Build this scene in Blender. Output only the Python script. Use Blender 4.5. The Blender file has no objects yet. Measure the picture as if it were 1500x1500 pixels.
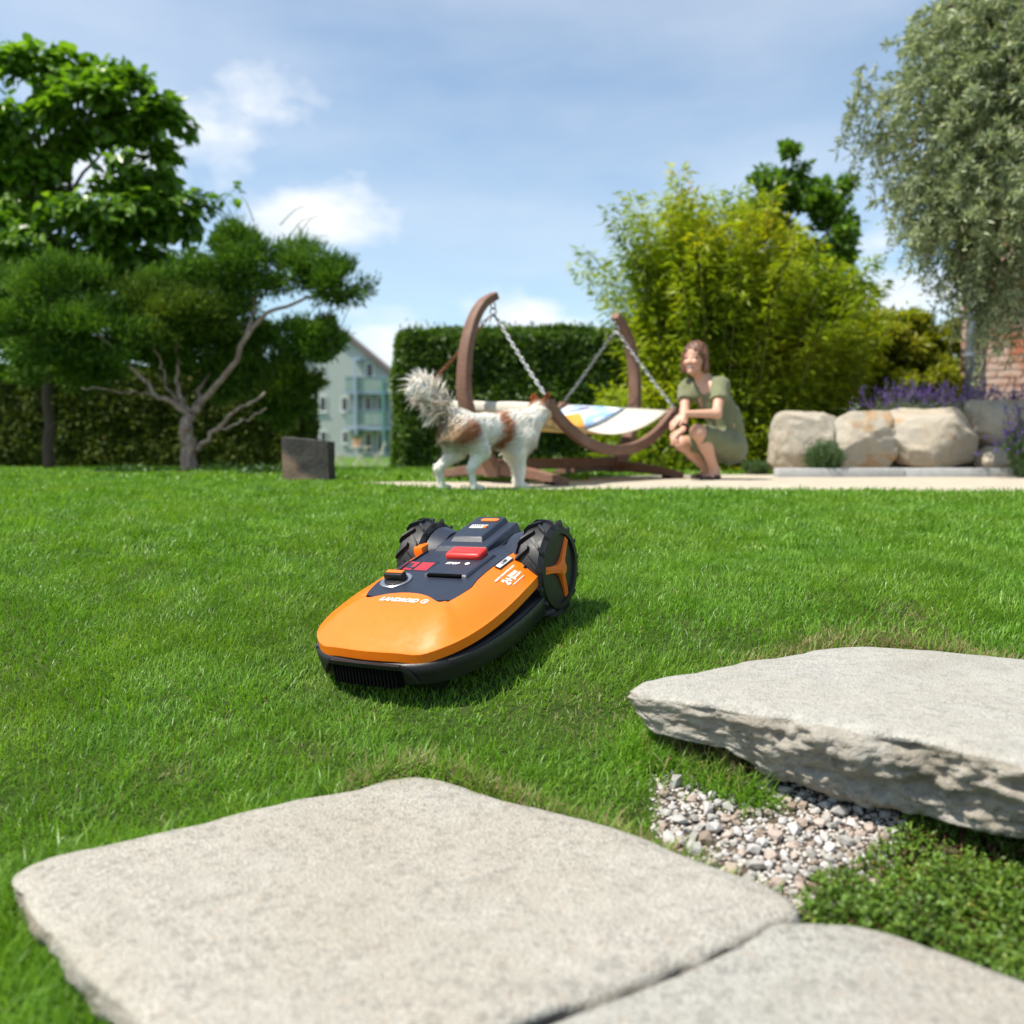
import bpy, bmesh, math, random
import numpy as np
from mathutils import Vector, Matrix
random.seed(7)
RNG = np.random.default_rng(7)
S = bpy.context.scene
COL = S.collection
PI = math.pi
R = math.radians

# ---------------------------------------------------------------- camera, sky, sun, exposure
F_PX = 1300.0                     # focal length in pixels of a 1500 px wide picture
CZ = 0.262                        # eye height above the sand path
PITCH = math.atan(100.0 / F_PX)   # looking slightly down
cam = bpy.data.cameras.new('camera')
cam.sensor_fit = 'HORIZONTAL'
cam.sensor_width = 24.0
cam.lens = F_PX / 1500.0 * 24.0
cam.clip_start = 0.05
cam.clip_end = 3000.0
cam.dof.use_dof = True
cam.dof.focus_distance = 2.25
cam.dof.aperture_fstop = 1.55
cam.dof.aperture_blades = 0
camo = bpy.data.objects.new('camera', cam)
COL.objects.link(camo)
camo.location = (0, 0, CZ)
camo.rotation_euler = (PI / 2 - PITCH, 0, 0)
S.camera = camo

SUN_EL = R(60)
SUN_AZ = math.atan2(-0.93, -0.36)          # clockwise from +Y: from the left, a little behind the camera
SUN_DIR = Vector((math.sin(SUN_AZ) * math.cos(SUN_EL), math.cos(SUN_AZ) * math.cos(SUN_EL), math.sin(SUN_EL)))
sun = bpy.data.lights.new('sun', 'SUN')
sun.energy = 5.0
sun.angle = R(0.55)
sun.color = (1.0, 0.935, 0.83)
suno = bpy.data.objects.new('sun', sun)
COL.objects.link(suno)
suno.rotation_euler = (-SUN_DIR).to_track_quat('-Z', 'Y').to_euler()
suno.location = (-6, -4, 12)

S.view_settings.view_transform = 'Standard'
S.view_settings.look = 'None'
S.view_settings.gamma = 1.0
S.view_settings.use_curve_mapping = False
S.view_settings.exposure = 0.52
S.cycles.use_denoising = True
S.cycles.max_bounces = 6
S.cycles.diffuse_bounces = 3
S.cycles.glossy_bounces = 3
S.cycles.transmission_bounces = 4
S.cycles.transparent_max_bounces = 6
S.cycles.caustics_reflective = False
S.cycles.caustics_refractive = False
S.cycles.sample_clamp_indirect = 6.0
S.render.film_transparent = False

def ray(px, py):
    u = (px - 750.0) / F_PX
    v = (750.0 - py) / F_PX
    c, s = math.cos(PITCH), math.sin(PITCH)
    return Vector((u, c + v * s, -s + v * c))
def at(px, py, d):
    """point seen at a pixel, d metres ahead (world Y)"""
    r = ray(px, py)
    return Vector((0, 0, CZ)) + r * (d / r.y)
def onz(px, py, z):
    r = ray(px, py)
    return Vector((0, 0, CZ)) + r * ((z - CZ) / r.z)

world = bpy.data.worlds.new('World')
S.world = world
world.use_nodes = True
wn, wl = world.node_tree.nodes, world.node_tree.links
wn.clear()
def N(nodes, t, **kw):
    n = nodes.new(t)
    for k, v in kw.items():
        setattr(n, k, v)
    return n
w_out = N(wn, 'ShaderNodeOutputWorld')
w_bg = N(wn, 'ShaderNodeBackground')
w_bg.inputs['Strength'].default_value = 0.13
sky = N(wn, 'ShaderNodeTexSky', sky_type='NISHITA')
sky.sun_disc = False
sky.sun_elevation = SUN_EL
sky.sun_rotation = SUN_AZ
sky.air_density = 1.0
sky.dust_density = 0.6
sky.ozone_density = 1.0
tc = N(wn, 'ShaderNodeTexCoord')
def wmath(op, a, b=None, clamp=False):
    m = N(wn, 'ShaderNodeMath', operation=op, use_clamp=clamp)
    for i, x in enumerate((a, b)):
        if x is None: continue
        if isinstance(x, (int, float)): m.inputs[i].default_value = x
        else: wl.new(x, m.inputs[i])
    return m.outputs[0]
def wvec(op, a, b=None):
    m = N(wn, 'ShaderNodeVectorMath', operation=op)
    for i, x in enumerate((a, b)):
        if x is None: continue
        if isinstance(x, (tuple, list, Vector)): m.inputs[i].default_value = tuple(x)
        else: wl.new(x, m.inputs[i])
    return m
D = tc.outputs['Generated']
# puffs: (px, py, half width px, half height px, weight); the cloud bank of the photograph and loose puffs elsewhere
PUFFS = [(330, 125, 120, 60, .72), (315, 215, 75, 65, .9), (300, 265, 80, 45, .75), (455, 318, 140, 58, .92), (200, 250, 170, 70, .85),
         (565, 458, 60, 28, .8), (575, 500, 90, 38, .95), (750, 466, 70, 32, 1.0), (640, 478, 60, 20, .5), (860, 480, 60, 26, .6),
         (1325, 436, 95, 40, 1.2), (1280, 360, 50, 30, .6), (1050, 420, 120, 50, .5), (520, 385, 40, 18, .35), (640, 250, 260, 40, .16), (60, 230, 170, 80, .8),
         (-150, 330, 180, 60, .9), (1750, 400, 160, 60, .8), (-500, 300, 180, 60, .8), (2300, 330, 240, 80, .9)]
nz = N(wn, 'ShaderNodeTexNoise')
nz.inputs['Scale'].default_value = 9.0
nz.inputs['Detail'].default_value = 7.0
nz.inputs['Roughness'].default_value = 0.56
mp = N(wn, 'ShaderNodeMapping')
mp.inputs['Scale'].default_value = (1.0, 1.0, 1.9)
wl.new(D, mp.inputs['Vector'])
wl.new(mp.outputs[0], nz.inputs['Vector'])
nf = nz.outputs['Fac']
acc = None
for (px, py, hw, hh, wgt) in PUFFS:
    c = ray(px, py).normalized()
    d = wvec('SUBTRACT', D, c).outputs[0]
    s = wvec('MULTIPLY', d, (F_PX / hw, F_PX / hw, F_PX / hh)).outputs[0]
    q = wvec('DOT_PRODUCT', s, s).outputs['Value']
    g = wmath('MULTIPLY', wmath('POWER', 2.718, wmath('MULTIPLY', q, -0.7)), wgt)
    acc = g if acc is None else wmath('MAXIMUM', acc, g)
# loose thin veil everywhere
nz2 = N(wn, 'ShaderNodeTexNoise')
nz2.inputs['Scale'].default_value = 2.2
nz2.inputs['Detail'].default_value = 6.0
mp2 = N(wn, 'ShaderNodeMapping')
mp2.inputs['Scale'].default_value = (1.0, 1.0, 3.2)
mp2.inputs['Location'].default_value = (3.1, 1.7, 0.4)
wl.new(D, mp2.inputs['Vector'])
wl.new(mp2.outputs[0], nz2.inputs['Vector'])
dens = wmath('ADD', acc, wmath('MULTIPLY', wmath('SUBTRACT', nf, 0.5), 2.1))
cmask = N(wn, 'ShaderNodeMapRange', interpolation_type='SMOOTHSTEP')
wl.new(dens, cmask.inputs['Value'])
cmask.inputs['From Min'].default_value = 0.08
cmask.inputs['From Max'].default_value = 1.3
veil = N(wn, 'ShaderNodeMapRange', interpolation_type='SMOOTHSTEP')
wl.new(nz2.outputs['Fac'], veil.inputs['Value'])
veil.inputs['From Min'].default_value = 0.22
veil.inputs['From Max'].default_value = 0.85
veil.inputs['To Max'].default_value = 0.42
ctot = wmath('MAXIMUM', cmask.outputs[0], veil.outputs[0])
ramp = N(wn, 'ShaderNodeMapRange')
wl.new(nf, ramp.inputs['Value'])
ramp.inputs['From Min'].default_value = 0.3
ramp.inputs['From Max'].default_value = 0.65
ccol = N(wn, 'ShaderNodeMix', data_type='RGBA')
wl.new(ramp.outputs[0], ccol.inputs['Factor'])
ccol.inputs['A'].default_value = (4.9, 5.3, 5.8, 1)
ccol.inputs['B'].default_value = (5.9, 6.05, 6.2, 1)
cm = N(wn, 'ShaderNodeMix', data_type='RGBA')
wl.new(ctot, cm.inputs['Factor'])
tint = N(wn, 'ShaderNodeMix', data_type='RGBA', blend_type='MULTIPLY')
tint.inputs['Factor'].default_value = 1.0
wl.new(sky.outputs[0], tint.inputs['A'])
tint.inputs['B'].default_value = (.92, 1.0, .985, 1)
wl.new(tint.outputs['Result'], cm.inputs['A'])
wl.new(ccol.outputs['Result'], cm.inputs['B'])
wl.new(cm.outputs['Result'], w_bg.inputs['Color'])
wl.new(w_bg.outputs[0], w_out.inputs['Surface'])
# ---------------------------------------------------------------- helpers
def tag(o, label=None, cat=None, group=None, kind=None):
    if label: o['label'] = label
    if cat: o['category'] = cat
    if group: o['group'] = group
    if kind: o['kind'] = kind
    return o
def link(name, me, mat=None, parent=None, smooth=False):
    o = bpy.data.objects.new(name, me)
    COL.objects.link(o)
    if mat is not None and not me.materials: me.materials.append(mat)
    if smooth:
        me.polygons.foreach_set('use_smooth', np.ones(len(me.polygons), dtype=bool))
    if parent is not None: o.parent = parent
    return o
def empty(name, loc=(0, 0, 0), rot=(0, 0, 0)):
    o = bpy.data.objects.new(name, None)
    o.empty_display_size = 0.1
    COL.objects.link(o)
    o.location = loc
    o.rotation_euler = rot
    return o
class MB:
    """collects shapes, then links them as one mesh object"""
    def __init__(s):
        s.v, s.f = [], []
    def add(s, vs, fs):
        n = len(s.v)
        s.v += [tuple(p) for p in vs]
        s.f += [tuple(i + n for i in f) for f in fs]
        return s
    def box(s, c, size, rot=None, bev=0.0):
        hx, hy, hz = size[0] / 2, size[1] / 2, size[2] / 2
        c = Vector(c)
        if bev <= 0:
            vs = [Vector((x, y, z)) for x in (-hx, hx) for y in (-hy, hy) for z in (-hz, hz)]
            fs = [(0, 1, 3, 2), (4, 6, 7, 5), (0, 4, 5, 1), (2, 3, 7, 6), (0, 2, 6, 4), (1, 5, 7, 3)]
        else:
            b = min(bev, hx * .95, hy * .95, hz * .95)
            prof = [(hx - b, hy), (hx - b * .3, hy - b * .3), (hx, hy - b)]
            ring = []
            for sx, sy, rev in ((1, 1, 0), (1, -1, 1), (-1, -1, 0), (-1, 1, 1)):
                q = [(sx * a, sy * d) for a, d in prof]
                ring += q[::-1] if rev else q
            ring = ring[::-1]
            n = len(ring)
            vs, fs = [], []
            for z, k in ((-hz, b), (-hz + b * .3, b * .3), (-hz + b, 0), (hz - b, 0), (hz - b * .3, b * .3), (hz, b)):
                for (x, y) in ring:
                    vs.append(Vector((x * (hx - k) / hx, y * (hy - k) / hy, z)))
            for r in range(5):
                for i in range(n):
                    j = (i + 1) % n
                    fs.append((r * n + i, r * n + j, (r + 1) * n + j, (r + 1) * n + i))
            fs.append(tuple(range(n))[::-1])
            fs.append(tuple(5 * n + i for i in range(n)))
        if rot is not None: vs = [rot @ p for p in vs]
        return s.add([p + c for p in vs], fs)
    def loft(s, rings, closed=True, caps=True):
        n = len(rings[0])
        vs = [p for r in rings for p in r]
        fs = []
        for r in range(len(rings) - 1):
            for i in range(n if closed else n - 1):
                j = (i + 1) % n
                fs.append((r * n + i, r * n + j, (r + 1) * n + j, (r + 1) * n + i))
        if caps and closed:
            fs.append(tuple(range(n))[::-1])
            fs.append(tuple((len(rings) - 1) * n + i for i in range(n)))
        return s.add(vs, fs)
    def tube(s, pts, rad, n=8, caps=True, rect=None, up=Vector((0, 0, 1))):
        """round tube, or a rectangular beam when rect=(w,h)"""
        pts = [Vector(p) for p in pts]
        if isinstance(rad, (int, float)): rad = [rad] * len(pts)
        rings, prev = [], None
        for i, p in enumerate(pts):
            t = (pts[min(i + 1, len(pts) - 1)] - pts[max(i - 1, 0)]).normalized()
            if prev is None or rect:
                a = t.cross(up)
                if a.length < 1e-3: a = t.cross(Vector((1, 0, 0)))
                a.normalize()
            else:
                a = (prev - t * prev.dot(t)).normalized()
            prev = a
            b = a.cross(t).normalized()
            if rect:
                w, h = rect[0] / 2 * rad[i], rect[1] / 2 * rad[i]
                e = .18
                q = [(-w, -h * (1 - e)), (-w * (1 - e), -h), (w * (1 - e), -h), (w, -h * (1 - e)), (w, h * (1 - e)), (w * (1 - e), h), (-w * (1 - e), h), (-w, h * (1 - e))]
                rings.append([p + a * x + b * y for x, y in q])
            else:
                rings.append([p + (a * math.cos(k * 2 * PI / n) + b * math.sin(k * 2 * PI / n)) * rad[i] for k in range(n)])
        return s.loft(rings, True, caps)
    def lathe(s, prof, c=(0, 0, 0), n=24, axis='z', caps=True):
        c = Vector(c)
        rings = []
        for (r, h) in prof:
            ring = []
            for k in range(n):
                a = k * 2 * PI / n
                x, y = r * math.cos(a), r * math.sin(a)
                ring.append(c + (Vector((x, y, h)) if axis == 'z' else Vector((y, h, x)) if axis == 'y' else Vector((h, x, y))))
            rings.append(ring)
        return s.loft(rings, True, caps)
    def prism(s, poly, z0, z1):
        """poly: list of (x,y), counter-clockwise"""
        return s.loft([[Vector((x, y, z0)) for x, y in poly], [Vector((x, y, z1)) for x, y in poly]])
    def build(s, name, mat, parent=None, smooth=False, fix=True):
        me = bpy.data.meshes.new(name)
        me.from_pydata(s.v, [], s.f)
        me.update()
        if fix:
            import bmesh
            bm = bmesh.new(); bm.from_mesh(me)
            bmesh.ops.recalc_face_normals(bm, faces=bm.faces)
            bm.to_mesh(me); bm.free()
        return link(name, me, mat, parent, smooth)
def bevel(o, w=0.003, seg=2, ang=35):
    m = o.modifiers.new('bevel', 'BEVEL')
    m.width = w; m.segments = seg; m.limit_method = 'ANGLE'; m.angle_limit = R(ang)
    return o
def sharp(o, ang=35):
    """smooth shading with hard edges kept"""
    me = o.data
    me.polygons.foreach_set('use_smooth', np.ones(len(me.polygons), dtype=bool))
    me.set_sharp_from_angle(angle=R(ang))
    return o
def np_mesh(name, V, F, mat=None, parent=None, smooth=False, colors=None):
    """V (n,3) and F (m,k) with one k"""
    V = np.asarray(V, dtype=np.float32); F = np.asarray(F, dtype=np.int32)
    me = bpy.data.meshes.new(name)
    k = F.shape[1]
    me.vertices.add(len(V)); me.vertices.foreach_set('co', V.ravel())
    me.loops.add(F.size); me.loops.foreach_set('vertex_index', F.ravel())
    me.polygons.add(len(F))
    me.polygons.foreach_set('loop_start', np.arange(0, F.size, k, dtype=np.int32))
    me.update(calc_edges=True)
    if colors is not None:
        ca = me.color_attributes.new('Col', 'FLOAT_COLOR', 'POINT')
        c = np.ones((len(V), 4), dtype=np.float32); c[:, :3] = colors
        ca.data.foreach_set('color', c.ravel())
    return link(name, me, mat, parent, smooth)
def _hash(ix, iy, iz, seed):
    h = (ix * 374761393 + iy * 668265263 + iz * 1440662683 + seed * 974711 + 12345) & 0xffffffff
    h = ((h ^ (h >> 13)) * 1274126177) & 0xffffffff
    h = ((h ^ (h >> 16)) * 2246822519) & 0xffffffff
    return ((h ^ (h >> 15)) & 0xffffff) / float(0xffffff)
def vnoise(P, scale=1.0, seed=0, octs=3, rough=0.5):
    """value noise in -1..1, P (n,3)"""
    P = np.asarray(P, dtype=np.float64) * scale
    out = np.zeros(len(P)); amp, tot = 1.0, 0.0
    for o in range(octs):
        Q = P * 2 ** o + 17.3 * o
        I = np.floor(Q).astype(np.int64); f = Q - I
        f = f * f * (3 - 2 * f)
        acc = 0
        for dx in (0, 1):
            wx = f[:, 0] if dx else 1 - f[:, 0]
            for dy in (0, 1):
                wy = f[:, 1] if dy else 1 - f[:, 1]
                for dz in (0, 1):
                    wz = f[:, 2] if dz else 1 - f[:, 2]
                    acc = acc + wx * wy * wz * _hash(I[:, 0] + dx, I[:, 1] + dy, I[:, 2] + dz, seed + o)
        out += amp * (acc * 2 - 1); tot += amp; amp *= rough
    return out / tot
def unit(a):
    return a / np.maximum(np.linalg.norm(a, axis=-1, keepdims=True), 1e-9)
def rand_unit(n):
    return unit(RNG.normal(size=(n, 3)))
def leaf_arrays(P, D, Nn, L, W, fold=0.15, droop=0.0, kind='diamond'):
    """leaves from base P along D, broad across Nn x D; returns V, F(tris)"""
    n = len(P)
    D = unit(D)
    B = unit(np.cross(Nn, D)); U = np.cross(D, B)
    L = np.broadcast_to(L, (n,))[:, None]; W = np.broadcast_to(W, (n,))[:, None]
    tip = P + D * L - np.array([0, 0, 1.0]) * droop * L
    if kind == 'diamond':
        m = P + D * L * .45
        V = np.stack([P, m + B * W * .5 + U * W * fold, tip, m - B * W * .5 + U * W * fold], 1).reshape(-1, 3)
        i = np.arange(n)[:, None] * 4
        F = np.concatenate([i + np.array([[0, 1, 2]]), i + np.array([[0, 2, 3]])], 1).reshape(-1, 3)
    else:
        a = P + D * L * .3; b = P + D * L * .68 - np.array([0, 0, 1.0]) * droop * L * .4
        V = np.stack([P, a + B * W * .46 + U * W * fold, b + B * W * .36 + U * W * fold, tip, b - B * W * .36 + U * W * fold, a - B * W * .46 + U * W * fold,
                      a, b], 1).reshape(-1, 3)
        i = np.arange(n)[:, None] * 8
        T = [[0, 1, 6], [1, 2, 7], [1, 7, 6], [2, 3, 7], [0, 6, 5], [6, 7, 4], [6, 4, 5], [7, 3, 4]]
        F = np.concatenate([i + np.array([t]) for t in T], 1).reshape(-1, 3)
    return V, F
def join_arrays(lst):
    Vs, Fs, n = [], [], 0
    for V, F in lst:
        Vs.append(V); Fs.append(F + n); n += len(V)
    return np.concatenate(Vs), np.concatenate(Fs)
# ---- smooth bodies: signed distance + surface nets
def smin(a, b, k):
    h = np.clip(.5 + .5 * (b - a) / k, 0, 1)
    return b + (a - b) * h - k * h * (1 - h)
def sd_cap(P, a, b, ra, rb):
    a = np.array(a, float); b = np.array(b, float)
    ab = b - a
    t = np.clip(((P - a) @ ab) / max(ab @ ab, 1e-9), 0, 1)
    return np.linalg.norm(P - a - t[..., None] * ab, axis=-1) - (ra + (rb - ra) * t)
def sd_ell(P, c, r, M=None):
    q = P - np.array(c, float)
    if M is not None: q = q @ np.array(M)        # columns of M: the ellipsoid's axes
    r = np.array(r, float)
    k0 = np.linalg.norm(q / r, axis=-1); k1 = np.linalg.norm(q / (r * r), axis=-1)
    return k0 * (k0 - 1) / np.maximum(k1, 1e-9)
def surfnet(fn, lo, hi, h):
    lo = np.array(lo, float); hi = np.array(hi, float)
    n = np.ceil((hi - lo) / h).astype(int) + 1
    ax = [lo[i] + h * np.arange(n[i]) for i in range(3)]
    G = np.stack(np.meshgrid(*ax, indexing='ij'), -1)
    Fv = fn(G.reshape(-1, 3)).reshape(n)
    Sg = Fv < 0
    c = [slice(0, -1), slice(1, None)]
    cnt = np.zeros(n - 1); pos = np.zeros(tuple(n - 1) + (3,))
    offs = [(i, j, k) for i in (0, 1) for j in (0, 1) for k in (0, 1)]
    for o in offs:
        for a in range(3):
            if o[a] == 1: continue
            p = list(o); p[a] = 1
            f0 = Fv[c[o[0]], c[o[1]], c[o[2]]]; f1 = Fv[c[p[0]], c[p[1]], c[p[2]]]
            m = (f0 < 0) != (f1 < 0)
            t = np.where(m, f0 / np.where(m, f0 - f1, 1), 0)
            q = np.zeros(f0.shape + (3,))
            for b in range(3): q[..., b] = o[b]
            q[..., a] = t
            pos += q * m[..., None]; cnt += m
    act = cnt > 0
    idx = -np.ones(act.shape, int); idx[act] = np.arange(act.sum())
    I = np.argwhere(act)
    V = lo + h * (I + pos[act] / cnt[act][:, None])
    Fs = []
    for a in range(3):
        b, d = (a + 1) % 3, (a + 2) % 3
        s0 = [slice(None)] * 3; s1 = [slice(None)] * 3
        s0[a] = slice(0, -1); s1[a] = slice(1, None)
        e = Sg[tuple(s0)] != Sg[tuple(s1)]
        sg = Sg[tuple(s0)]
        E = np.argwhere(e)
        ok = (E[:, b] > 0) & (E[:, d] > 0) & (E[:, b] < n[b] - 1) & (E[:, d] < n[d] - 1)
        E = E[ok]
        fl = sg[E[:, 0], E[:, 1], E[:, 2]]
        def ci(db, dd):
            q = E.copy(); q[:, b] += db; q[:, d] += dd
            return idx[q[:, 0], q[:, 1], q[:, 2]]
        quad = np.stack([ci(-1, -1), ci(0, -1), ci(0, 0), ci(-1, 0)], 1)
        quad[~fl] = quad[~fl][:, ::-1]
        Fs.append(quad)
    return V, np.concatenate(Fs)
# ---- text as a mesh
def text_mesh(txt, size=1.0, extrude=0.0, shear=0.0, bold=0.0, align='CENTER', spacing=1.0):
    cu = bpy.data.curves.new('lettering', 'FONT')
    cu.body = txt; cu.size = size; cu.extrude = extrude; cu.shear = shear; cu.offset = bold
    cu.align_x = align; cu.align_y = 'CENTER'; cu.space_character = spacing; cu.resolution_u = 3
    o = bpy.data.objects.new('tmp_text', cu)
    COL.objects.link(o)
    dg = bpy.context.evaluated_depsgraph_get()
    me = bpy.data.meshes.new_from_object(o.evaluated_get(dg))
    bpy.data.objects.remove(o)
    return me
# ---------------------------------------------------------------- materials
class NT:
    def __init__(s, name):
        s.m = bpy.data.materials.new(name)
        s.m.use_nodes = True
        s.n, s.l = s.m.node_tree.nodes, s.m.node_tree.links
        s.n.clear()
        s.out = s.n.new('ShaderNodeOutputMaterial')
        s.b = s.n.new('ShaderNodeBsdfPrincipled')
        s.l.new(s.b.outputs[0], s.out.inputs['Surface'])
        s.tc = s.n.new('ShaderNodeTexCoord')
        s.geo = s.n.new('ShaderNodeNewGeometry')
    def put(s, sock, x):
        if isinstance(x, (int, float)): sock.default_value = x
        elif isinstance(x, (tuple, list)): sock.default_value = tuple(x) if len(x) == 4 or sock.type != 'RGBA' else tuple(x) + (1,)
        else: s.l.new(x, sock)
    def noise(s, scale, detail=3, rough=.5, vec=None, dist=0.0, stretch=None):
        n = s.n.new('ShaderNodeTexNoise')
        n.inputs['Scale'].default_value = scale; n.inputs['Detail'].default_value = detail
        n.inputs['Roughness'].default_value = rough; n.inputs['Distortion'].default_value = dist
        v = vec if vec is not None else s.geo.outputs['Position']
        if stretch:
            mp = s.n.new('ShaderNodeMapping'); mp.inputs['Scale'].default_value = stretch
            s.l.new(v, mp.inputs['Vector']); v = mp.outputs[0]
        s.l.new(v, n.inputs['Vector'])
        return n.outputs['Fac']
    def vor(s, scale, out='Distance', feature='F1', vec=None):
        n = s.n.new('ShaderNodeTexVoronoi'); n.feature = feature
        n.inputs['Scale'].default_value = scale
        s.l.new(vec if vec is not None else s.geo.outputs['Position'], n.inputs['Vector'])
        return n.outputs[out]
    def rng(s, x, a, b, c=0.0, d=1.0, smooth=False):
        n = s.n.new('ShaderNodeMapRange')
        if smooth: n.interpolation_type = 'SMOOTHSTEP'
        s.put(n.inputs['Value'], x)
        for k, v in zip(('From Min', 'From Max', 'To Min', 'To Max'), (a, b, c, d)): n.inputs[k].default_value = v
        return n.outputs[0]
    def mix(s, f, a, b, mode='MIX'):
        n = s.n.new('ShaderNodeMix'); n.data_type = 'RGBA'; n.blend_type = mode
        s.put(n.inputs['Factor'], f); s.put(n.inputs['A'], a); s.put(n.inputs['B'], b)
        return n.outputs['Result']
    def math(s, op, a, b=0.0):
        n = s.n.new('ShaderNodeMath'); n.operation = op
        s.put(n.inputs[0], a); s.put(n.inputs[1], b)
        return n.outputs[0]
    def ramp(s, f, stops):
        n = s.n.new('ShaderNodeValToRGB')
        e = n.color_ramp.elements
        while len(e) < len(stops): e.new(0.5)
        for i, (p, c) in enumerate(stops):
            e[i].position = p; e[i].color = tuple(c) + (1,)
        s.l.new(f, n.inputs[0])
        return n.outputs[0]
    def bump(s, h, strength=.3, dist=.01):
        n = s.n.new('ShaderNodeBump')
        n.inputs['Strength'].default_value = strength; n.inputs['Distance'].default_value = dist
        s.l.new(h, n.inputs['Height'])
        s.l.new(n.outputs[0], s.b.inputs['Normal'])
    def done(s, color=None, rough=.6, spec=.5, metal=0.0, **kw):
        if color is not None: s.put(s.b.inputs['Base Color'], color)
        s.put(s.b.inputs['Roughness'], rough); s.put(s.b.inputs['Specular IOR Level'], spec); s.put(s.b.inputs['Metallic'], metal)
        for k, v in kw.items(): s.put(s.b.inputs[k.replace('_', ' ')], v)
        return s.m
    def leafy(s, color, trans=.35, tcol=None, rough=.45, spec=.4):
        """principled plus translucent light through the blade"""
        s.done(color, rough, spec)
        t = s.n.new('ShaderNodeBsdfTranslucent')
        s.put(t.inputs['Color'], tcol if tcol is not None else color)
        mx = s.n.new('ShaderNodeMixShader'); mx.inputs[0].default_value = trans
        s.l.new(s.b.outputs[0], mx.inputs[1]); s.l.new(t.outputs[0], mx.inputs[2])
        s.l.new(mx.outputs[0], s.out.inputs['Surface'])
        return s.m
def plain(name, c, rough=.5, spec=.5, metal=0.0, var=.12, bump=0.0, bscale=400, **kw):
    t = NT(name)
    n = t.noise(35, 4, .6, t.tc.outputs['Object'])
    k = t.mix(t.rng(n, .3, .7), tuple(x * (1 - var) for x in c), tuple(min(1, x * (1 + var)) for x in c))
    if bump > 0: t.bump(t.noise(bscale, 2, .6, t.tc.outputs['Object']), bump, .001)
    r = t.rng(t.noise(60, 3, .6, t.tc.outputs['Object']), .3, .7, rough * .85, min(1, rough * 1.15))
    return t.done(k, r, spec, metal, **kw)
def leafmat(name, stops, trans=.35, tboost=(1.5, 1.6, .7), patch=2.0, rough=.45, spec=.4, patchamt=.35):
    """leaf colour by island, nudged by slow patches through the crown"""
    t = NT(name)
    r = t.geo.outputs['Random Per Island']
    p = t.noise(patch, 2)
    f = t.math('ADD', t.math('MULTIPLY', r, 1 - patchamt), t.math('MULTIPLY', t.rng(p, .3, .7), patchamt))
    c = t.ramp(f, stops)
    tc = t.mix(1.0, c, tuple(tboost), 'MULTIPLY')
    return t.leafy(c, trans, tc, rough, spec)
# ---------------------------------------------------------------- the ground
HP = [(-40, .74), (0.0, .74), (0.8, .72), (1.2, .70), (1.5, .665), (1.75, .615), (2.0, .562), (2.36, .487), (2.7, .432), (3.2, .378), (4.0, .320), (5.0, .280), (5.6, .264), (6.5, .262),
      (9, .285), (12, .345), (18, .50), (34, .86), (72, 1.08), (150, 1.2), (3000, 1.2)]
def _pchip():
    x = np.array([a for a, b in HP], float); y = np.array([b for a, b in HP], float)
    return x, y
_hx, _hy = _pchip()
def ground_z(x, y):
    x = np.asarray(x, float); y = np.asarray(y, float)
    # smooth the profile by averaging a few taps
    h = sum(np.interp(y + o * np.clip(y * .05, .04, .6), _hx, _hy) * w for o, w in ((-1, .25), (0, .5), (1, .25)))
    h = h - .06 * np.clip(x, -1.2, 1.0) * np.exp(-((y - 2.35) / .55) ** 2)
    P = np.stack([x, y, np.zeros_like(x)], -1).reshape(-1, 3)
    b = (vnoise(P, 1.3, 5, 2) * .012).reshape(x.shape) * np.exp(-((y - 2.2) / 6) ** 2)
    return CZ - h + b
def gz(x, y): return float(ground_z(np.array([x]), np.array([y]))[0])

# soil and turf base: one sheet to the horizon
t = NT('turf_soil')
n1 = t.noise(14, 5, .6); n2 = t.noise(120, 3, .6); n3 = t.noise(1.4, 3)
c = t.mix(t.rng(n1, .35, .65), (.030, .050, .012), (.052, .082, .018))
c = t.mix(t.rng(n3, .5, .75, 0, .5), c, (.075, .070, .028))
sep = t.n.new("ShaderNodeSeparateXYZ")
t.l.new(t.geo.outputs['Position'], sep.inputs[0])
ff = t.rng(sep.outputs[1], 9, 13)
c = t.mix(ff, c, t.mix(t.rng(n1, .3, .7), (.070, .135, .022), (.105, .175, .032)))
t.bump(n2, .5, .01)
M_SOIL = t.done(c, .95, .1)
ys = np.concatenate([np.arange(-6, .4, .4), np.arange(.4, 7, .05), np.geomspace(7, 1400, 70)])
xs = np.concatenate([-np.geomspace(3.2, 1200, 40)[::-1], np.arange(-3.2, 3.2001, .05), np.geomspace(3.25, 1200, 40)])
X, Y = np.meshgrid(xs, ys)
Z = ground_z(X, Y)
nx, ny = len(xs), len(ys)
idx = np.arange(nx * ny).reshape(ny, nx)
Fq = np.stack([idx[:-1, :-1], idx[:-1, 1:], idx[1:, 1:], idx[1:, :-1]], -1).reshape(-1, 4)
o = np_mesh('ground', np.stack([X, Y, Z], -1).reshape(-1, 3), Fq, M_SOIL, None, True)
tag(o, 'gently sloping garden ground under the lawn', kind='structure')

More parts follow.
